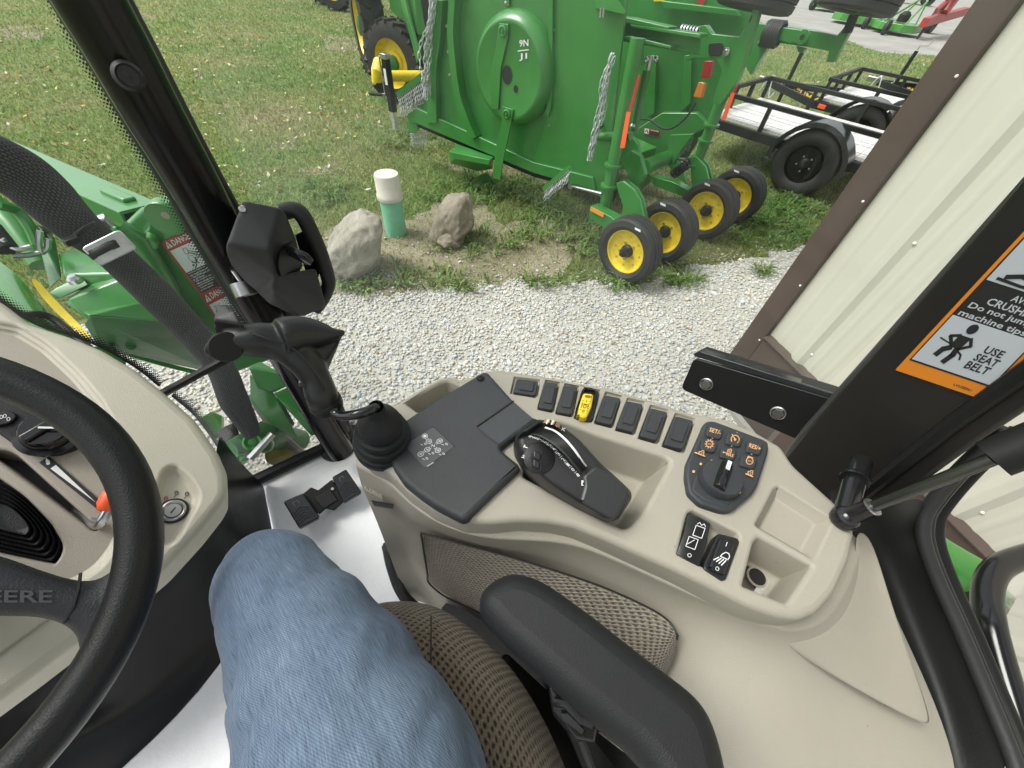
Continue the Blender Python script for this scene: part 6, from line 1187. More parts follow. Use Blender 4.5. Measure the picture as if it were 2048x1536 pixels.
# lip and lower body
cA = [(709, 902), (772, 946), (812, 984), (870, 1024), (930, 1048), (985, 1051), (1050, 1046), (1120, 1051), (1210, 1082), (1360, 1148), (1500, 1212), (1556, 1230), (1596, 1228), (1628, 1210), (1656, 1176), (1686, 1112), (1692, 1056)]
cB = [(713, 934), (778, 966), (815, 1008), (868, 1044), (925, 1068), (985, 1079), (1060, 1081), (1128, 1085), (1200, 1106), (1350, 1177), (1490, 1238), (1560, 1262), (1606, 1266), (1652, 1245), (1686, 1200), (1713, 1140), (1725, 1090)]
cC = [(723, 974), (783, 1010), (826, 1034), (870, 1060), (925, 1078), (985, 1092), (1060, 1100), (1128, 1110), (1200, 1132), (1345, 1196), (1480, 1262), (1540, 1290), (1600, 1305), (1670, 1285), (1715, 1235), (1735, 1165), (1740, 1110)]
cD = [(750, 1030), (800, 1050), (832, 1058), (872, 1072), (925, 1092), (985, 1108), (1060, 1125), (1128, 1148), (1190, 1172), (1325, 1232), (1455, 1310), (1530, 1350), (1600, 1372), (1710, 1352), (1775, 1330), (1800, 1290), (1770, 1190)]
cE = [(790, 1140), (815, 1110), (842, 1150), (870, 1190), (915, 1222), (970, 1250), (1010, 1275), (1060, 1310), (1110, 1345), (1220, 1405), (1340, 1440), (1470, 1480), (1560, 1500), (1720, 1500), (1830, 1490), (1872, 1462), (1880, 1420)]
cF = [(815, 1205), (845, 1200), (862, 1218), (890, 1240), (925, 1258), (965, 1280), (1000, 1305), (1040, 1335), (1080, 1370), (1150, 1430), (1240, 1500), (1380, 1600), (1500, 1680), (1700, 1680), (1850, 1640), (1900, 1600), (1920, 1560)]
zA = [1.652]*17; zB = [1.640]*17; zC = [1.60]*7+[1.605, 1.61]+[1.615]*8; zD = [1.50, 1.53, 1.545, 1.55, 1.555, 1.56, 1.56, 1.565, 1.57, 1.58, 1.59, 1.59, 1.59, 1.585, 1.58, 1.575, 1.575]; zE = [1.25, 1.26, 1.26, 1.26, 1.25, 1.25, 1.26, 1.28, 1.32, 1.45, 1.55, 1.57, 1.575, 1.57, 1.565, 1.56, 1.56]
zF = [1.03]*7+[1.05, 1.1, 1.3, 1.5, 1.54, 1.55, 1.55, 1.55, 1.55, 1.55]
rows = []
for px, zz in ((cA, zA), (cA, [z-.004 for z in zA]), (cB, [z+.003 for z in zB]), (cB, zB), (cC, zC), (cD, zD), (cE, zE), (cF, zF)): rows.append([Z(u, v, z) for (u, v), z in zip(px, zz)])
MB().grid(rows).build('console_body', BEIGE, con, sub=2, smooth=180)
TP = lambda z: [(1536, 1270), (1570, 1278), (1606, 1286), (1650, 1268), (1690, 1218), (1716, 1160), (1730, 1110), (1745, 1120), (1790, 1230), (1876, 1446), (1872, 1458), (1860, 1463), (1760, 1408), (1690, 1368), (1640, 1338), (1590, 1302)]
MB().grid([[Z(u, v, z) for u, v, z in r] for r in [[(1712, 1062, 1.66), (1735, 1060, 1.650), (1752, 1100, 1.640)], [(1716, 1130, 1.636), (1748, 1150, 1.625), (1790, 1220, 1.618)], [(1690, 1218, 1.632), (1760, 1260, 1.612), (1830, 1330, 1.604)], [(1650, 1262, 1.632), (1730, 1330, 1.606), (1858, 1402, 1.596)], [(1600, 1280, 1.630), (1690, 1366, 1.606), (1874, 1450, 1.592)], [(1540, 1270, 1.628), (1640, 1342, 1.606), (1866, 1464, 1.590)]]]).build('trim_panel', BEIGE2, con, sub=2, smooth=180, solid=.004)
# fabric inlay on the driver's side
ft = [(842, 1066), (880, 1076), (930, 1090), (1000, 1108), (1100, 1138), (1200, 1172), (1290, 1212), (1335, 1240), (1354, 1268)]
fb = [(857, 1165), (885, 1190), (930, 1212), (990, 1240), (1080, 1300), (1180, 1360), (1270, 1390), (1330, 1370), (1356, 1300)]
fr_ = []
for k in range(7):
    s_ = k/6; fr_.append([Z(a[0]*(1-s_)+b_[0]*s_, a[1]*(1-s_)+b_[1]*s_, (1.588+.004*i/8)*(1-s_)+(1.285+(.05*max(0, i-3)))*s_ if False else (1.592+.010*i/8)-(s_*(.30-.035*i))) for i, (a, b_) in enumerate(zip(ft, fb))])
MB().grid(fr_).build('fabric_inlay', MOQ2, con, sub=2, smooth=180, solid=.003)
MB().tube(spl([Vector(p) for p in fr_[0]]+[Vector(r[-1]) for r in fr_[1:3]], 4), .0012, 6).build('inlay_gap', INK, con); MB().tube(spl([Vector(r[0]) for r in fr_]+[Vector(p) for p in fr_[-1][1:4]], 4), .0016, 6).build('inlay_gap', INK, con)
MB().tube(spl([Z(776, 1092, 1.30), Z(786, 1140, 1.22), Z(806, 1190, 1.12), Z(850, 1232, 1.06)], 4), .012, 8).build('kick_strip', RUBBER, con)
MB().hull([Z(u, v, z) for u, v, z in [(742, 1000, 1.62), (788, 1008, 1.62), (786, 1018, 1.60), (748, 1012, 1.60), (770, 1012, 1.56)]]).build('body_notch', INK, con)
LPM = mat('dark_lower_panel', (.014, .0145, .0135), .65, spec=.15, bump=.2, bscale=600)
MB().grid([[Z(*p) for p in r] for r in [[(886, 1196, 1.305), (930, 1222, 1.305), (970, 1244, 1.305), (1010, 1268, 1.305), (1060, 1303, 1.325), (1110, 1338, 1.365), (1200, 1390, 1.475), (1290, 1420, 1.54)], [(880, 1230, 1.22), (930, 1262, 1.22), (960, 1290, 1.22), (1000, 1320, 1.23), (1045, 1352, 1.25), (1100, 1400, 1.30), (1200, 1475, 1.42), (1300, 1540, 1.50)], [(885, 1262, 1.1), (925, 1290, 1.1), (955, 1318, 1.1), (990, 1345, 1.1), (1030, 1380, 1.12), (1080, 1430, 1.18), (1180, 1530, 1.3), (1300, 1640, 1.4)]]]).build('lower_panel', LPM, con, sub=1, smooth=180)
MB().hull([Z(u, v, z) for u, v, z in [(1090, 1420, 1.34), (1300, 1530, 1.42), (1480, 1560, 1.42), (1560, 1720, 1.42), (1040, 1720, 1.34)]]+[Z(u, v, 1.05) for u, v in [(1090, 1420), (1400, 1540), (1500, 1720), (1040, 1720)]]).build('seat_side_cover', LPM, con)
cb_ = [Z(u, v, CZ) for u, v in con_out]; cc_ = sum(cb_, Vector())/len(cb_); cb_ = [cc_+(p-cc_)*.86 for p in cb_]; MB().prism([Vector((p.x, p.y, 1.02)) for p in cb_], UP*.58).build('console_core', BEIGE, con)
# charcoal cover
CVZ = CP
cov = [(968, 741), (975, 742), (1026, 799), (1072, 838), (1074, 846), (1030, 872), (1003, 893), (1003, 899), (1041, 930), (1040, 936), (990, 982), (935, 1036), (924, 1038), (870, 1010), (838, 988), (806, 962), (785, 932), (778, 905), (782, 872), (800, 846), (860, 806)]
cv = plate(CP, cov, -.004, .012, .0055, .004).build('cover_plate', GREY, con, smooth=38)
rc = [(1027, 803), (1066, 838), (1028, 864), (998, 888), (958, 860), (954, 852)]
mb = MB(); lp = rnd(CP.Ls(rc, .0122), .004, 3); mb.loops([lp, [p-UP*.0001 for p in offs(lp, -.0006)]], True, False, False); fill(mb, [p-UP*.0001 for p in offs(lp, -.0006)], []); CP.up(mb).build('cover_recess', mat('charcoal_recess', (.042, .046, .049), .5, bump=.3, bscale=1100), cv, smooth=0)
MB().tube([CP.at(954, 853, .0125), CP.at(990, 828, .0125), CP.at(1027, 802, .0125)], .0012, 6).build('recess_edge', INK, cv); MB().tube([CP.at(954, 854, .0125), CP.at(975, 873, .0125), CP.at(999, 890, .0125)], .0007, 6).build('recess_edge', INK, cv)
for u, v in ((961, 757), (805, 861)):
    c = CP.at(u, v, .0122); s_ = MB().lathe(c, UP, [(.0052, -.001), (.0048, .0002), (.0036, .0022), (.0018, .0026), (.0017, .0008), (0, .0006)], 20).build('screw', BLACKG, cv, smooth=40); MB().lathe(c, UP, [(.0064, .0002), (.0052, .0003)], 24).build('screw_well', INK, s_, smooth=0)
dq = Dec([(866, 853), (909, 893), (850, 936), (808, 890)], lambda u, v: CP.at(u, v, .0122), .0005)
dq.line([(0, 1), (0, 0), (1, 0)], .022, INK, 1); dq.rect(.01, .01, 1, 1, mat('decal_charcoal', (.075, .080, .083), .35), 1, r=.08)
pts = {'A': (.24, .22), 'B': (.40, .26), 'N': (.54, .35), 'C': (.54, .16), 'D': (.73, .33), 'E': (.50, .52), 'F': (.44, .69)}
pts = {'A': (.14, .50), 'B': (.30, .50), 'N': (.47, .50), 'C': (.48, .30), 'D': (.66, .50), 'E': (.47, .69), 'F': (.47, .87)}
pts = {'A': (.20, .42), 'B': (.34, .46), 'N': (.48, .50), 'C': (.46, .30), 'D': (.62, .52), 'E': (.44, .66), 'F': (.40, .84)}
def qd(u, v): # image px -> decal st
    best = None
    for i in range(41):
        for j in range(41):
            x, y = i/40, j/40; a, b_, c, d = dq.c; q = (a*(1-x)+b_*x)*(1-y)+(d*(1-x)+c*x)*y; e = (q.x-u)**2+(q.y-v)**2
            if best is None or e < best[0]: best = (e, x, y)
    return best[1:]
cr = [(849, 872, ''), (858, 882, 'XII'), (867, 891, 'N'), (880, 882, 'XI'), (876, 901, 'XIII'), (854, 899, 'XI'), (841, 909, 'X')]
for u, v, tx in cr:
    x, y = qd(u, v)
    if tx != 'N': dq.ring(x, y, .078, .078, .014, WHITE, 3, 16)
    if tx: dq.text(tx, x-.045, y-.035, .09, .07, WHITE, 3, rot=-.75)
    else: dq.disc(x, y, .05, .05, WHITE, 3, 10)
for a, b_ in ((0, 1), (1, 2), (2, 3), (2, 4), (2, 5), (5, 6)):
    x0, y0 = qd(*cr[a][:2]); x1, y1 = qd(*cr[b_][:2]); d = Vector((x1-x0, y1-y0)).normalized(); n = Vector((-d.y, d.x))*.028
    for s_ in (-1, 1): dq.line([(x0+d.x*.085+n.x*s_, y0+d.y*.085+n.y*s_), (x1-d.x*.085+n.x*s_, y1-d.y*.085+n.y*s_)], .012, WHITE, 3)
for u, v in ((845, 890), (887, 890), (860, 908), (882, 909), (849, 918)):
    x, y = qd(u, v); x2, y2 = qd(u+6, v-4); dq.ring((x+x2)/2+.03, (y+y2)/2-.02, .04, .022, .012, WHITE, 3, 8); dq.line([(x-.05, y+.03), (x+.02, y)], .014, WHITE, 3)
x, y = qd(857, 925); dq.text('LVA23456', x-.02, y-.02, .2, .035, WHITE, 3, rot=-1.5); dq.build(cv, {'black_ink': 'decal_edge', 'decal_charcoal': 'decal_field', 'white_print': 'shift_pattern'})
# side label and moulded word below the boot
sl_ = lambda u, v: Z(u, v, 1.648-.0011*(v-930)*.9)
dsb = Dec([(751, 938), (770, 950), (777, 989), (754, 974)], sl_, .006); dsb.rect(0, 0, 1, 1, INK, r=.06)
for x, y, r_ in ((.3, .22, .12), (.34, .45, .1), (.38, .72, .13), (.72, .4, .1), (.75, .62, .1), (.78, .82, .1)): dsb.ring(x, y, r_, r_*.55, .045, WHITE, 2, 10, ax=1.8)
dsb.rect(.35, .08, .7, .2, mat('worn_grey', (.1, .1, .1), .4), 2); dsb.build(con, {'black_ink': 'side_label', 'white_print': 'pictogram', 'worn_grey': 'print'})
dsb = Dec([(722, 965), (765, 990), (768, 1003), (726, 978)], lambda u, v: Z(u, v, 1.6), .007); dsb.text('XLDRIVE', .05, .1, .9, .8, BEIGE2); dsb.build(con, {'taupe_plastic': 'moulded_lettering'})
# blank switches and the yellow PTO switch
for k, q in enumerate([[(1033, 757), (1077, 762), (1071, 791), (1026, 784)], [(1089, 763), (1117, 766), (1105, 820), (1077, 815)], [(1127, 770), (1156, 773), (1143, 829), (1113, 824)], None, [(1209, 789), (1242, 796), (1224, 850), (1191, 842)], [(1253, 801), (1287, 808), (1267, 864), (1233, 855)], [(1300, 815), (1336, 824), (1314, 881), (1280, 871)], [(1350, 831), (1388, 841), (1367, 899), (1328, 888)]]):
    if q:
        o = plate(CP, q, -.006, .004, .0015, .004).build('blank_switch', GREY, con, smooth=38)
        c = sum((Vector(p) for p in q), Vector((0, 0)))/4; iq = [c+(Vector(p)-c)*f for p, f in zip(q, (.62, .62, .62, .62))]; iq = [(p.x+2, p.y-2) for p in iq]
        plate(CP, iq, .002, .0062, .0012, .002).build('switch_key', GREY, o, smooth=38)
o = plate(CP, [(1170, 776), (1199, 782), (1184, 840), (1178, 843), (1150, 837), (1152, 826)], -.006, .003, .0015, .004).build('pto_switch', mat('switch_bezel', (.02, .021, .022), .35), con, smooth=38)
MB().loops([[CP.at(u, v, h) for u, v in spl([Vector(a+(0,)) for a in [(1158, 800), (1164, 778), (1180, 774), (1196, 784), (1190, 806)]], 4) for u, v in [(u, v)]] if False else [CP.at(p.x, p.y, h) for p in spl([Vector(a+(0,)) for a in [(1157, 804), (1164, 780), (1180, 775), (1193, 784), (1188, 806)]], 4)] for h in (.003, .010)], False).build('switch_guard', BLACK, o, smooth=180, solid=.0015)
yk = plate(CP, [(1167, 785), (1188, 787), (1184, 812), (1174, 834), (1168, 835), (1155, 831), (1160, 806)], .002, .012, .003, .003).build('rocker', mat('switch_yellow', (.80, .58, .03), .4, bump=.1, bscale=900), o, smooth=50)
dk = Dec([(1167, 785), (1189, 788), (1173, 834), (1154, 830)], lambda u, v: CP.at(u, v, .0121), .0006)
dk.disc(.5, .14, .32, .055, mat('rust_print', (.30, .10, .02), .5), 1); dk.line([(.5, .30), (.5, .37)], .05, INK, 1); dk.ring(.5, .57, .14, .07, .045, INK, 1, 12, ax=2); dk.line([(.22, .62), (.22, .48), (.78, .48), (.78, .62)], .04, INK, 1, 2); dk.ring(.5, .78, .09, .045, .04, INK, 1, 12, ax=2)
for k in range(5):
    dk.line([(.12, .34+.1*k), (.2, .34+.1*k)], .03, INK, 1); dk.line([(.8, .34+.1*k), (.88, .34+.1*k)], .03, INK, 1)
dk.build(yk, {'rust_print': 'lamp_window', 'black_ink': 'pictogram'})
# keypad with dial
def kp(x, y): return (1340+x/6.827, 820+y/6.827)
kout = [kp(*p) for p in [(470, 175), (530, 143), (620, 150), (1290, 400), (1345, 440), (1352, 520), (1340, 600), (1200, 1040), (1130, 1150), (880, 1360), (800, 1388), (700, 1378), (420, 1285), (260, 1130), (222, 900), (235, 720), (440, 260)]]
KY = mat('keypad_rubber', (.036, .040, .043), .5, bump=.3, bscale=1300, var=.1, vscale=14)
key = plate(CP, kout, -.003, .009, .003, .004).build('keypad', KY, con, smooth=38); kout2 = [kp(*p) for p in [(490, 190), (540, 165), (1290, 440), (1320, 500), (1160, 1020), (1100, 1110), (840, 1320), (720, 1330), (450, 1240), (300, 1100), (262, 900), (275, 730), (460, 280)]]
AMB = AMBER
def kbtn(cx, cy, w=112, h=78, a=.26):
    ca, sa = math.cos(a), math.sin(a); q = [kp(cx+x*ca-y*sa*1.0, cy+x*sa+y*ca) for x, y in ((-w, -h), (w*.9, -h), (w, -h*.2), (w*.92, h), (-w*.9, h), (-w, h*.3))]
    return plate(CP, q, .006, .0125, .0016, .0045).build('button', KY, key, smooth=38), q
kd = Dec([kp(0, 0), kp(1600, 0), kp(1600, 1600), kp(0, 1600)], lambda u, v: CP.at(u, v, .0127), .0004)
def K(x, y): return (x/1600, y/1600)
def ktext(t, x, y, w, h, rot): kd.text(t, (x-w/2)/1600, (y-h/2)/1600, w/1600, h/1600, AMB, 1, rot=rot)
def kline(ps, w=11, m=AMB): kd.line([K(*p) for p in ps], w/1600, m, 1)
def kring(x, y, r, w=11, a0=0, a1=6.283, n=18): kd.ring(x/1600, y/1600, r/1600, r/1600, w/1600, AMB, 1, n, a0, a1)
for (x, y) in ((615, 300), (880, 405), (1155, 515), (532, 485), (797, 590), (1073, 708)): kbtn(x, y)
ktext('SET/-', 618, 288, 160, 58, .30); ktext('RES/+', 1160, 505, 165, 58, .32)
kring(890, 400, 55, 13, 2.6, 6.9); kring(890, 400, 55, 13, 0.2, 1.0); kline([(890, 400), (850, 335)], 12); kd.disc(888/1600, 402/1600, .011, .011, AMB, 1)
kring(538, 462, 42, 12)
for k in range(10): a = k*.628; kline([(538+46*math.cos(a), 462+46*math.sin(a)), (538+62*math.cos(a), 462+62*math.sin(a))], 12)
ktext('MAX', 822, 612, 105, 46, .32); 
def ktract(x, y, s, a=.26):
    ca, sa = math.cos(a), math.sin(a); T = lambda p: (x+(p[0]*ca-p[1]*sa)*s, y+(p[0]*sa+p[1]*ca)*s)
    for c_, r_ in (((-26, 12), 10), ((18, 8), 17)): q_ = T(c_); kring(q_[0], q_[1], r_*s, 8, n=12)
    kline([T(p) for p in ((-36, 0), (-34, -16), (-6, -16), (-2, -38), (26, -38), (30, -8))], 9)
ktract(815, 560, .8); kline([(725, 575), (775, 590)], 9); kline([(738, 568), (722, 574), (732, 588)], 8)
kring(1088, 695, 46, 12); kline([(1060, 650), (1070, 632), (1130, 652), (1122, 672)], 12); ktext('AUTO', 1088, 698, 56, 22, .3); ktext('AUTO', 538, 464, 50, 20, .25)
ktract(430, 588, 1.0); kline([(340, 578), (478, 632)], 14); ktract(1098, 860, 1.0); kline([(1035, 870), (1130, 912)], 14)
for x, y in ((578, 385), (918, 310), (842, 492), (1115, 603)): kd.disc(x/1600, y/1600, .007, .006, mat('led_off', (.20, .21, .22), .3), 1, 10)
kd2 = Dec([kp(0, 0), kp(1600, 0), kp(1600, 1600), kp(0, 1600)], lambda u, v: CP.at(u, v, .0100), .0006)
for x, y, r_ in ((323, 840, 19), (420, 736, 18), (570, 695, 18), (740, 730, 36), (884, 832, 18), (960, 977, 18), (952, 1126, 18)): kd2.disc(x/1600, y/1600, r_/1600, r_/1600, AMB if r_ < 30 else mat('dial_orange', (.85, .34, .10), .5), 1, 14)
kd.build(key, {'pale_orange_print': 'lettering', 'led_off': 'indicator'}); kd2.build(key, {'pale_orange_print': 'dial_dots', 'dial_orange': 'dial_dot'})
kc_ = CP.at(*kp(648, 980), .009); dr2 = (CP.at(*kp(905, 950), .009)-CP.at(*kp(390, 950), .009)).length/2
plate(CP, [kp(*p) for p in [(300, 1050), (360, 880), (430, 790), (560, 730), (700, 735), (820, 800), (900, 900), (930, 1010), (830, 1260), (800, 1330), (500, 1250), (300, 1100)]], .004, .0098, .002, .006).build('dial_base', KY, key, smooth=38)
dl_ = MB().lathe(kc_, UP, [(dr2*1.02, 0), (dr2*1.0, .010), (dr2*.95, .013), (0, .0135)], 48).build('dial', KY, key, smooth=40)
e = (CP.at(*kp(712, 800), .02)-CP.at(*kp(600, 1120), .02)).normalized(); sd = e.cross(UP); t_ = kc_+UP*.0135
MB().hull([t_+e*dr2*.86+sd*.003+UP*.0065, t_+e*dr2*.86-sd*.003+UP*.0065, t_+e*dr2*.92+sd*.007, t_+e*dr2*.92-sd*.007, t_+sd*.0075, t_-sd*.0075, t_-e*dr2*.2+sd*.0022+UP*.0075, t_-e*dr2*.2-sd*.0022+UP*.0075, t_-e*dr2*.82+sd*.007, t_-e*dr2*.82-sd*.007, t_-e*dr2*.74+sd*.003+UP*.006, t_-e*dr2*.74-sd*.003+UP*.006]).build('dial_grip', BLACKG, dl_, bevel=.0012)
MB().prism([t_+e*a+sd*b_+UP*.0072 for a, b_ in ((dr2*.28, -.0022), (dr2*.84, -.0022), (dr2*.84, .0022), (dr2*.28, .0022))], UP*.0008).build('dial_pointer', WHITE, dl_, smooth=0)
# rocker switches, rear bin drain, tray ledge
RK = mat('rocker_black', (.014, .014, .015), .3, bump=.1, bscale=800)
r1_ = MB().grid([[CP.at(u, v, h) for u, v, h in r] for r in [[(1378, 1022, -.014), (1396, 1030, -.014), (1420, 1042, -.014)], [(1376, 1028, .006), (1398, 1036, .007), (1421, 1048, .006)], [(1368, 1065, .002), (1390, 1076, .003), (1414, 1088, .002)], [(1352, 1108, .0, ), (1374, 1122, .0), (1398, 1134, .0)], [(1350, 1112, -.014), (1372, 1126, -.014), (1394, 1140, -.014)]]]).build('rocker_switch', RK, con, smooth=40, solid=.004, bevel=.001)
dk = Dec([(1380, 1036), (1420, 1050), (1398, 1128), (1356, 1112)], lambda u, v: CP.at(u, v, .0072), .001)
for x0, y0 in ((.38, .12), (.22, .44)): dk.line([(x0, y0), (x0+.44, y0), (x0+.42, y0+.26), (x0-.02, y0+.26), (x0, y0)], .032, WHITE, 1, 2)
dk.line([(.42, .08), (.5, .02), (.62, .08), (.72, .02), (.82, .08)], .03, WHITE, 1, 2); dk.line([(.2, .66), (.5, .48)], .03, WHITE, 1, 2); dk.ring(.48, .88, .085, .042, .03, WHITE, 1, 12, ax=2); dk.build(r1_, {'white_print': 'pictogram'})
o = plate(CP, [(1436, 1066), (1476, 1076), (1480, 1084), (1452, 1160), (1444, 1162), (1408, 1138), (1408, 1128)], -.014, .002, .0015, .003).build('rocker_switch', RK, con, smooth=38)
plate(CP, [(1440, 1076), (1472, 1086), (1450, 1150), (1418, 1136)], .0, .006, .002, .003).build('rocker', RK, o, smooth=38)
dk = Dec([(1440, 1072), (1474, 1084), (1448, 1156), (1414, 1138)], lambda u, v: CP.at(u, v, .0063), .0008)
dk.line([(.5, .10), (.5, .20)], .04, WHITE, 1); dk.line([(.42, .52), (.86, .52), (.90, .44), (.80, .36), (.62, .36), (.48, .44), (.42, .52)], .05, WHITE, 1, 2)
for k in range(4): dk.line([(.36+.14*k, .56+.0*k), (.16+.16*k, .68+.015*k)], .06, WHITE, 1, 2)
dk.ring(.5, .86, .09, .045, .04, WHITE, 1, 12, ax=2); dk.build(o, {'white_print': 'pictogram'})
MB().lathe(Z(1514, 1154, CZ-.0548), UP, [(.0095, .0012), (.0095, .001), (0, .0013)], 24).build('drain_hole', INK, con, smooth=0)
MB().lathe(Z(1514, 1154, CZ-.0548), UP, [(.0118, 0), (.0110, .0012), (.0094, .001)], 24).build('drain_rim', BEIGE, con)
# ================================================================ LOADER JOYSTICK
js = thing('loader_joystick', 'black contoured joystick on a bent rod rising from a rubber bellows boot', 'joystick', Z(766, 880, CZ))
bc = Z(768, 886, CZ); bt_ = D(757, 822, (Z(757, 822, 1.745).to_2d()).length)
ax_b = (Z(752, 813, 1.772)-bc).normalized()
MB().lathe(bc, ax_b, [(.0345, -.006), (.0352, .002), (.0352, .010), (.0340, .012), (.0275, .0125), (.0275, .0165), (.0322, .017), (.0322, .0255), (.031, .0275), (.0245, .028), (.0245, .032), (.0285, .0325), (.0285, .040), (.0275, .042), (.0215, .0425), (.0215, .0455), (.0240, .046), (.0238, .056), (.0212, .063), (.0160, .071), (.0115, .078), (.0092, .083), (.0088, .090), (.0075, .0935)], 36).build('boot', SOFT, js, smooth=50)
jt = bc+ax_b*.090
MB().tube(spl([jt-ax_b*.01, jt+ax_b*.001, Z(736, 822, 1.773), Z(712, 829, 1.773), Z(684, 832, 1.768), Z(668, 824, 1.768), Z(658, 806, 1.775)], 5), .0052, 14).build('rod', BLACKG, js, smooth=180)
def J(u, v, z): return Z(u, v, z)
gp = MB().tube(spl([J(652, 812, 1.765), J(643, 790, 1.780), J(630, 755, 1.795), J(610, 722, 1.81), J(580, 696, 1.822), J(545, 683, 1.83), J(508, 680, 1.836), J(478, 684, 1.838), J(458, 694, 1.838)], 4), [.0145, .0155, .0155, .0155, .0155, .015, .0145, .014, .0142, .0148, .0155, .016, .0165, .017, .017, .017, .0172, .0172, .0172, .0172, .0172, .0170, .0168, .0165, .016, .0155, .015, .0145, .014, .0135, .013, .011, .007], 18)
gp.tube(spl([J(560, 676, 1.836), J(600, 668, 1.832), J(640, 668, 1.828), J(668, 668, 1.826), J(690, 664, 1.826)], 4), [.018, .019, .019, .0185, .018, .017, .016, .0145, .013, .0115, .0098, .008, .0062, .005, .0042, .0034, .0022], 16)
gp.hull([J(600, 690, 1.815), J(640, 690, 1.815), J(690, 662, 1.826), J(640, 740, 1.79), J(610, 735, 1.79), J(662, 690, 1.80), J(655, 745, 1.785)]+[J(640, 740, 1.80), J(600, 660, 1.84), J(650, 655, 1.835)])
gp.hull([J(u, v, z) for u, v, z in [(430, 672, 1.842), (488, 668, 1.842), (486, 650, 1.858), (472, 624, 1.864), (454, 608, 1.866), (436, 610, 1.866), (426, 640, 1.862)]]+[J(u+3, v+2, z-.010) for u, v, z in [(434, 672, 1.842), (482, 672, 1.842), (478, 652, 1.858), (468, 626, 1.864), (452, 612, 1.866), (438, 614, 1.866), (430, 640, 1.862)]]); gp.tube([J(446, 690, 1.836), J(452, 700, 1.834)], [.016, .015], 14)
MBg = gp.build('grip', mat('grip_plastic', (.012, .012, .0125), .36, spec=.4, bump=.12, bscale=900), js, remesh=.0016, smooth=180)
pl_ = (J(455, 690, 1.838), (CAM-J(455, 690, 1.838)+Vector((-.35, .0, .0))).normalized())
MB().lathe(J(452, 694, 1.843), (CAM-J(452, 694, 1.843)), [(.0135, -.004), (.0132, .003), (.0120, .0045), (0, .0048)], 28).build('thumb_pad', BLACKM, js, smooth=40)
MB().tube(spl([J(u, v, z) for u, v, z in [(500, 664, 1.853), (530, 676, 1.848), (575, 690, 1.838), (612, 720, 1.824), (640, 760, 1.806), (655, 800, 1.78)]], 4), .0009, 5).build('grip_seam', INK, js)
MB().lathe(J(653, 810, 1.766), J(645, 790, 1.780)-J(653, 810, 1.766), [(.0152, -.004), (.0165, .0), (.0165, .006), (.0155, .009)], 26).build('grip_collar', BLACK, js, smooth=40)
for u, v, z in ((604, 768, 1.80), (618, 796, 1.785)): MB().lathe(J(u, v, z), (CAM-J(u, v, z)), [(.0035, 0), (.002, .001), (0, .0012)], 12).build('grip_screw', BLACKG, js)
# ================================================================ HAND THROTTLE QUADRANT
TH = thing('hand_throttle', 'black hand throttle quadrant with numbered dial, thumb wheel and buttons in the console well', 'throttle', Z(1150, 940, CZ-.03))
TQ = Pln(Z(1140, 930, 1.718), (1, 0, 0), (-.30, -.16, 1.0))
def T(u, v, h): return TQ.at(u, v, h)
tp = [(1034, 868), (1050, 846), (1078, 838), (1108, 842), (1150, 868), (1192, 912), (1218, 944), (1256, 974), (1261, 988), (1256, 1004), (1232, 1036), (1216, 1040), (1160, 1004), (1100, 966), (1062, 930), (1038, 896)]
bs = [(1030, 872), (1046, 850), (1076, 838), (1116, 846), (1160, 880), (1200, 925), (1228, 950), (1262, 982), (1264, 996), (1258, 1006), (1236, 1040), (1218, 1044), (1156, 1014), (1094, 976), (1054, 940), (1032, 902)]
mb = MB(); lp = rnd(TQ.Ls(tp, .014), .006, 3); lo = rnd(TQ.Ls(bs, -.01), .006, 3); rings = arc(offs(lp, -.006), .006, True, 4); 
mb.loops(rings+[lo, [p-UP*.05 for p in lo]]); fill(mb, rings[0], []); TQ.up(mb).build('housing', mat('throttle_plastic', (.016, .016, .017), .45, bump=.15, bscale=900), TH, smooth=50)
arcs = [(1058, 862), (1080, 866), (1106, 878), (1132, 898), (1154, 922), (1170, 946)]; arcb = [(1092, 852), (1112, 860), (1134, 878), (1152, 900), (1168, 924), (1176, 936)]
def band(name, a, b_, h0, h1, m, k=3):
    A_ = spl([Vector(p+(0,)) for p in a], k); B_ = spl([Vector(p+(0,)) for p in b_], k); n = len(A_)
    return MB().loops([[T(p.x, p.y, .012), T(p.x, p.y, h0+.020*math.sin(math.pi*i/(n-1))), T(q.x, q.y, h1+.020*math.sin(math.pi*i/(n-1))), T(q.x, q.y, .012)] for i, (p, q) in enumerate(zip(A_, B_))], False).build(name, m, TH, smooth=50)
band('dial_drum', [(1062, 866), (1082, 870), (1104, 882), (1128, 902), (1148, 926), (1162, 944)], [(1090, 854), (1110, 862), (1132, 880), (1150, 902), (1164, 924), (1172, 936)], .017, .019, BLACK)
band('dial_rib', [(1058, 868), (1080, 873), (1104, 887), (1128, 908), (1146, 930), (1160, 948)], [(1063, 865), (1084, 869), (1107, 881), (1131, 902), (1150, 926), (1164, 945)], .016, .0165, GREY)
band('dial_stripe', [(1088, 856), (1108, 863), (1129, 880), (1147, 901), (1162, 922), (1172, 934)], [(1091, 853), (1112, 861), (1133, 878), (1151, 899), (1166, 921), (1174, 931)], .0195, .0198, WHITE)
band('thumb_wheel', [(1086, 846), (1098, 846), (1112, 852), (1120, 858)], [(1090, 838), (1102, 838), (1116, 844), (1122, 852)], .018, .019, mat('wheel_tan', (.48, .33, .18), .5, bump=.2, bscale=300))
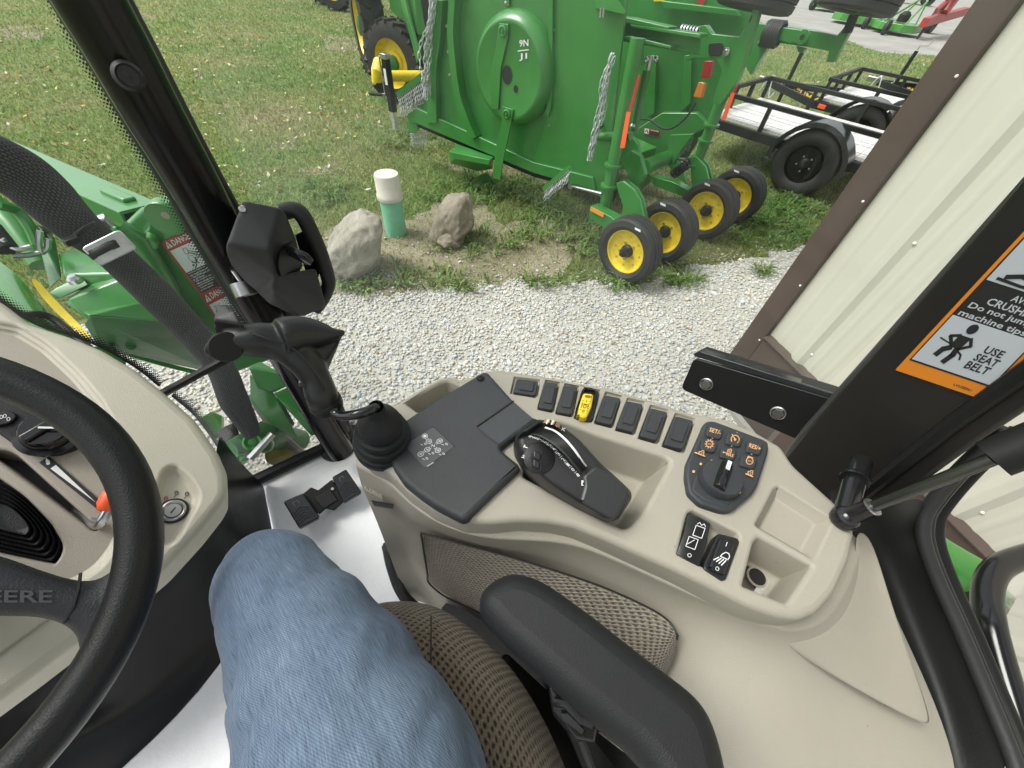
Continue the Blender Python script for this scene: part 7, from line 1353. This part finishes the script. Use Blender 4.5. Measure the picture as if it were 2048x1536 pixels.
for k in range(7):
    s_ = k/6; MB().tube([T(1088+30*s_, 848+9*s_-3*math.sin(s_*3), .021+.020*math.sin(math.pi*s_)), T(1092+30*s_, 839+12*s_-4*math.sin(s_*3), .022+.020*math.sin(math.pi*s_))], .0008, 5).build('wheel_rib', WHITE if k % 2 else BLACK, TH)
MB().hull([T(*p) for p in [(1070, 838, .016), (1088, 848, .018), (1060, 866, .018), (1034, 877, .016), (1030, 872, .004), (1064, 836, .004), (1082, 842, .024), (1054, 862, .024), (1046, 862, .024)]]).build('lever_cap', BLACK, TH, bevel=.0025)
plate(TQ, [(1164, 950), (1190, 930), (1218, 944), (1258, 978), (1260, 990), (1236, 1034), (1222, 1040), (1158, 1004), (1168, 970)], .006, .0175, .004, .004).build('rear_cap', mat('cap_plastic_black', (.026, .027, .028), .4, bump=.1, bscale=900), TH, smooth=45)
plate(TQ, [(1236, 1012), (1256, 986), (1260, 994), (1236, 1036), (1230, 1034)], -.01, .008, .002, .001).build('cap_vent', INK, TH)
dtb = Dec([(1020, 840), (1260, 840), (1260, 1020), (1020, 1020)], lambda u, v: T(u, v, .0145), .0012)
def tpx(u, v): return ((u-1020)/240, (v-840)/180)
num = [('9', 1062, 873), ('8', 1072, 876), ('7', 1081, 879), ('6', 1090, 884), ('5', 1099, 890), ('4', 1108, 898), ('3', 1117, 908), ('2', 1127, 919), ('1', 1136, 929), ('0', 1146, 939), ('8', 1156, 950)]
for k, (tx, u, v) in enumerate(num):
    x, y = tpx(u, v); a = .3+.09*k; dtb.text(tx, x-.012, y-.02, .022, .040, WHITE, 1, rot=a-1.7)
    if k < 10:
        x2, y2 = tpx((u+num[k+1][1])/2, (v+num[k+1][2])/2); dx, dy = .010, -.012; dtb.line([(x2-dx, y2-dy), (x2+dx, y2+dy)], .0035, WHITE, 1)
x, y = tpx(1052, 893); dtb.text('r', x-.015, y-.022, .030, .042, WHITE, 1, rot=-1.2); x, y = tpx(1048, 914); dtb.text('N', x-.015, y-.022, .032, .038, WHITE, 1, rot=-1.2); x, y = tpx(1168, 966); dtb.rect(x-.022, y-.03, x+.022, y+.03, WHITE, 1); dtb.rect(x-.012, y-.006, x+.012, y+.02, INK, 2); x, y = tpx(1127, 858); dtb.text('K', x-.015, y-.015, .034, .036, WHITE, 3, rot=.3)
dtb.build(TH, {'white_print': 'numerals', 'black_ink': 'pictogram'})
MB().lathe(T(1078, 916, .013), TQ.n, [(.0175, 0), (.0170, .0022), (.0155, .003), (0, .003)], 30).build('button_cluster', BLACK, TH, smooth=40)
for q in ([(1068, 900), (1082, 907), (1080, 921), (1067, 915)], [(1067, 917), (1080, 924), (1078, 938), (1066, 933)]): plate(TQ, q, .013, .0185, .001, .002).build('button', RK, TH, smooth=40)
for p, q in (((1063, 905), (1063, 935)), ((1083, 904), (1082, 940)), ((1060, 916), (1096, 926))): MB().tube([T(p[0], p[1], .0165), T(q[0], q[1], .0165)], .0006, 5).build('button_gap', INK, TH)
# ================================================================ DOOR LATCH ON THE FRONT PILLAR
LT = thing('door_latch', 'angular charcoal door latch housing with lever and pull loop on the front pillar', 'latch', D(550, 520, .72))
def Lh(pts): return [D(u, v, d) for u, v, d in pts]
LM = mat('latch_plastic', (.022, .0225, .024), .48, spec=.4, bump=.25, bscale=900, var=.1, vscale=12)
mb = MB().hull(Lh([(484, 404, .70), (490, 402, .70), (560, 416, .685), (567, 421, .69), (539, 486, .655), (454, 486, .68), (451, 494, .685), (454, 510, .69), (463, 532, .70), (488, 560, .705), (515, 583, .705), (538, 500, .65), (543, 525, .65), (552, 552, .65), (558, 578, .66), (592, 478, .71), (602, 522, .73), (596, 560, .72), (490, 410, .82), (570, 424, .82), (470, 500, .82), (520, 590, .82), (600, 520, .82)]))
mb.hull(Lh([(548, 556, .648), (560, 550, .65), (600, 541, .68), (632, 536, .70), (651, 606, .71), (648, 615, .71), (606, 633, .70), (580, 627, .695), (540, 608, .69), (514, 584, .70), (545, 580, .65), (640, 606, .80), (604, 628, .80), (520, 590, .80)]))
q_ = mb.build('housing', LM, LT, remesh=.0028, smooth=180); q_.modifiers['smooth'].iterations = 10
MB().hull(Lh([(560, 506, .655), (586, 482, .70), (596, 506, .70), (606, 530, .70), (596, 548, .69), (562, 552, .65), (556, 530, .65), (586, 520, .76)])).build('lever_recess_shade', INK, LT)  # proud black hull stands in for the shade inside the recess
MB().tube(Lh([(574, 500, .68), (592, 508, .665), (612, 517, .655), (624, 526, .65)]), [.010, .0115, .012, .008], 14, flat=.5).build('lever', BLACKG, LT, smooth=60)
lp = spl(Lh([(566, 424, .76), (586, 420, .755), (604, 430, .75), (624, 468, .75), (642, 510, .75), (656, 556, .75), (656, 574, .75), (644, 600, .75), (630, 618, .75)]), 5); MB().tube(lp, .013, 14, flat=1.3).build('pull_loop', LM, LT, smooth=60)
MB().hull(Lh([(590, 470, .77), (606, 462, .765), (640, 540, .765), (636, 560, .765), (616, 560, .77)])).build('loop_grip', BLACKM, LT)
for u, v, d in ((485, 418, .695), (546, 432, .685)): MB().lathe(D(u, v, d), (CAM-D(u, v, d)), [(.0056, -.002), (.0054, .001), (.004, .003), (.0018, .0033), (.0016, .0015), (0, .0012)], 18).build('screw', ZINC, LT, smooth=40)
cl = D(488, 578, .74); MB().lathe(cl, D(470, 540, .78)-D(520, 650, .72), [(.0175, -.012), (.0185, -.012), (.0185, .012), (.0175, .012), (.0175, -.012)], 30).build('pillar_clamp', ZINC, LT, smooth=40)
MB().hull(Lh([(444, 514, .74), (458, 510, .74), (464, 536, .74), (446, 530, .74), (452, 520, .77)])).build('clamp_screw', BLACKG, LT); MB().tube(Lh([(466, 540, .735), (480, 560, .735)]), .004, 8).build('clamp_bolt', ZINC, LT); MB().hull(Lh([(514, 590, .74), (534, 606, .74), (528, 598, .72), (508, 586, .76)])).build('clamp_tab', BLACKG, LT)
# ================================================================ SEAT, ARMREST, BUCKLE, LEG
st = thing('driver_seat', 'brown checked fabric seat cushion corner beside the jeans', 'seat', Z(880, 1400, 1.1))
so_ = [(733, 1216, 1.42), (750, 1204, 1.43), (790, 1199, 1.44), (830, 1200, 1.44), (870, 1210, 1.44), (905, 1226, 1.44), (970, 1274, 1.44), (1034, 1345, 1.44), (1080, 1420, 1.44), (1120, 1500, 1.44), (1150, 1580, 1.44), (1180, 1680, 1.44)]
s1_ = [(690, 1250, 1.470), (730, 1240, 1.485), (780, 1232, 1.495), (820, 1234, 1.50), (855, 1246, 1.503), (890, 1262, 1.506), (945, 1310, 1.512), (1000, 1376, 1.515), (1040, 1446, 1.518), (1076, 1520, 1.52), (1100, 1600, 1.52), (1130, 1700, 1.52)]
s2_ = [(640, 1330, 1.49), (680, 1330, 1.505), (730, 1326, 1.515), (775, 1326, 1.52), (815, 1332, 1.522), (850, 1345, 1.525), (900, 1385, 1.53), (945, 1440, 1.535), (980, 1500, 1.535), (1010, 1560, 1.535), (1040, 1630, 1.535), (1060, 1720, 1.535)]
s3_ = [(560, 1500, 1.48), (610, 1500, 1.49), (670, 1500, 1.50), (720, 1500, 1.50), (760, 1505, 1.50), (800, 1510, 1.505), (840, 1530, 1.51), (880, 1560, 1.515), (900, 1600, 1.515), (930, 1640, 1.515), (960, 1700, 1.515), (980, 1760, 1.515)]
sb_ = [(u*.985+940*.015, v*.985+1425*.015, z-.05) for u, v, z in so_]; sb2 = [(u*.95+950*.05, v*.95+1425*.05, z-.14) for u, v, z in so_]
MB().grid([[Z(*p) for p in r] for r in (sb2, sb_, so_, s1_, s2_, s3_)]).build('cushion', MOQ, st, sub=2, smooth=180)
MB().tube(spl([Z(u, v, z+.001) for u, v, z in [(862, 1232, 1.497), (862, 1280, 1.521), (862, 1330, 1.528), (868, 1400, 1.533)]], 4), .0012, 6).build('seam', mat('seam_thread', (.05, .04, .03), .9), st)
MB().hull([Z(u, v, z) for u, v, z in [(1010, 1300, 1.30), (1120, 1400, 1.30), (1220, 1600, 1.30), (1000, 1700, 1.30), (900, 1500, 1.3), (1000, 1330, 1.42), (1130, 1500, 1.42), (1180, 1700, 1.42), (900, 1500, 1.42)]]).build('seat_base', BLACKM, st, bevel=.01)
arm = thing('armrest', 'padded black armrest in front of the checked fabric inlay', 'armrest', Z(1200, 1330, 1.6))
AP = Pln(Z(1200, 1300, 1.735), (1, 0, 0), (0, .08, 1)); ao = [(955, 1192), (962, 1172), (985, 1150), (1015, 1137), (1040, 1136), (1085, 1150), (1140, 1186), (1200, 1230), (1290, 1300), (1360, 1352), (1404, 1388), (1436, 1432), (1460, 1500), (1476, 1580), (1490, 1680), (1380, 1700), (1330, 1590), (1280, 1520), (1220, 1470), (1150, 1408), (1080, 1345), (1010, 1282), (968, 1236), (956, 1212)]
mb = MB(); lp = spl([Vector((p.x, p.y, 0)) for p in AP.Ls(ao+[ao[0]], 0)], 4)[:-1]
for _ in range(3): lp = [(lp[i-1]+lp[i]*2+lp[(i+1) % len(lp)])/4 for i in range(len(lp))]
rings = [[p-UP*z for p in offs(lp, -d)] for d, z in ((.018, 0), (.0135, .0008), (.009, .003), (.005, .007), (.002, .012), (.0005, .018), (0, .026), (.0015, .036), (.006, .044), (.012, .050), (.017, .052))]
mb.loops(rings); fill(mb, rings[0], []); fill(mb, rings[-1], []); AP.up(mb)
mb.build('pad', mat('armrest_vinyl', (.0125, .013, .0138), .5, spec=.3, bump=.3, bscale=1100, var=.08, vscale=20, detail=3), arm, smooth=60)
MB().hull([AP.at(u, v, h) for u, v, h in [(1150, 1400, -.05), (1280, 1520, -.05), (1350, 1480, -.05), (1230, 1380, -.05), (1240, 1480, -.16), (1300, 1560, -.16), (1330, 1520, -.16)]]).build('bracket', BLACKM, arm)
bk = thing('seatbelt_buckle', 'glossy black seat belt buckle between the checked seat and the armrest', 'buckle', Z(1140, 1420, 1.5))
def Bq(pts): return [Z(*p) for p in pts]
MB().hull(Bq([(1098, 1372, 1.565), (1122, 1362, 1.57), (1150, 1382, 1.57), (1196, 1440, 1.565), (1190, 1486, 1.56), (1150, 1478, 1.56), (1106, 1430, 1.56), (1100, 1400, 1.56), (1110, 1390, 1.50), (1190, 1470, 1.50), (1130, 1460, 1.50)])).build('buckle_body', BLACKG, bk, bevel=.004, bseg=3)
MB().hull(Bq([(1104, 1362, 1.58), (1120, 1368, 1.585), (1150, 1412, 1.582), (1136, 1416, 1.575), (1102, 1380, 1.575), (1112, 1380, 1.56), (1140, 1410, 1.56)])).build('tongue', BLACKG, bk, bevel=.002); MB().tube(Bq([(1108, 1404, 1.572), (1130, 1408, 1.576), (1160, 1440, 1.574), (1184, 1450, 1.572)]), .004, 8).build('latch_bar', BLACKG, bk)
MB().hull(Bq([(1118, 1425, 1.568), (1132, 1422, 1.569), (1172, 1462, 1.567), (1165, 1474, 1.566), (1122, 1442, 1.566)])).build('press_button', INK, bk, bevel=.002); MB().tube(Bq([(1150, 1460, 1.53), (1180, 1540, 1.48), (1220, 1640, 1.44)]), .014, 10, flat=.5).build('belt_stalk', RUBBER, bk)
pn = thing('person', 'right leg in faded blue jeans bent at the knee over the seat edge', 'person', Z(700, 1450, 1.0))
KC = Z(545, 1182, 1.625)
def leg():
    path = [(Z(800, 2050, 1.60), .112), (Z(756, 1800, 1.61), .107), (Z(728, 1620, 1.615), .1015), (Z(704, 1510, 1.617), .095), (Z(672, 1410, 1.62), .0845), (Z(632, 1318, 1.622), .0745), (Z(592, 1245, 1.624), .0655), (Z(560, 1192, 1.622), .0585), (Z(542, 1164, 1.612), .054), (Z(538, 1154, 1.592), .0525), (Z(548, 1168, 1.56), .051), (Z(584, 1218, 1.50), .052), (Z(640, 1270, 1.40), .053), (Z(690, 1300, 1.30), .052), (Z(730, 1320, 1.18), .048), (Z(745, 1325, 1.09), .046)]
    P = spl([p for p, r in path], 6); R = np.interp(np.linspace(0, len(path)-1, len(P)), range(len(path)), [r for p, r in path])
    seg = 72; rings = []; a = Vector((1, 0, 0)); ln = 0; lns = []; from mathutils import noise
    for i, p in enumerate(P):
        t = ((P[min(i+1, len(P)-1)]-P[max(i-1, 0)])).normalized(); x = (a-t*a.dot(t)).normalized(); y = t.cross(x); a = x; ring = []
        if i: ln += (p-P[i-1]).length
        lns.append(ln)
        for k in range(seg):
            th = 2*math.pi*k/seg; d = x*math.cos(th)*1.0+y*math.sin(th)*.98; q = p+d*R[i]
            w = noise.noise(Vector((q.x*7, q.y*7, q.z*7)))*.0022+noise.noise(Vector((q.x*24+3, q.y*18, q.z*20)))*.0008
            f = min(1, max(0, (.62-ln)/.36)) # folds near the hip
            w += f*f*.0042*math.sin(ln*88+3.0*math.cos(th+.4)+3.5*noise.noise(q*6))*(.4+.6*max(0, noise.noise(q*5+Vector((4, 1, 2)))*2))
            f2 = min(1, max(0, (.47-ln)/.22)); w -= f2*.0046*max(0, 1-3.2*abs(noise.noise(Vector((q.x*6+q.y*9+3, q.y*17-q.x*15, q.z*6)))))**2.5
            sm = .0022*math.exp(-((th-1.05)/.05)**2)
            ring.append(q+d*(w+sm))
        rings.append(ring)
    return MB().loops(rings, True, True, True, uvs=lambda k, i: (2*math.pi*.08*i/seg, lns[k]))
leg().build('jeans', DENIM, pn, smooth=180)
MB().hull([Z(u, v, z) for u, v, z in [(690, 1300, 1.0), (750, 1300, 1.0), (770, 1350, 1.0), (720, 1360, 1.0), (725, 1310, 1.09), (750, 1325, 1.10)]]).build('boot', mat('boot_leather', (.05, .03, .02), .6), pn, bevel=.015)
MB().poly(list(reversed([Vector((KC.x+.0+.0035*math.cos(a), KC.y-.075+.003*math.sin(a), 1.7)) for a in [k*.785 for k in range(8)]]))) if False else None
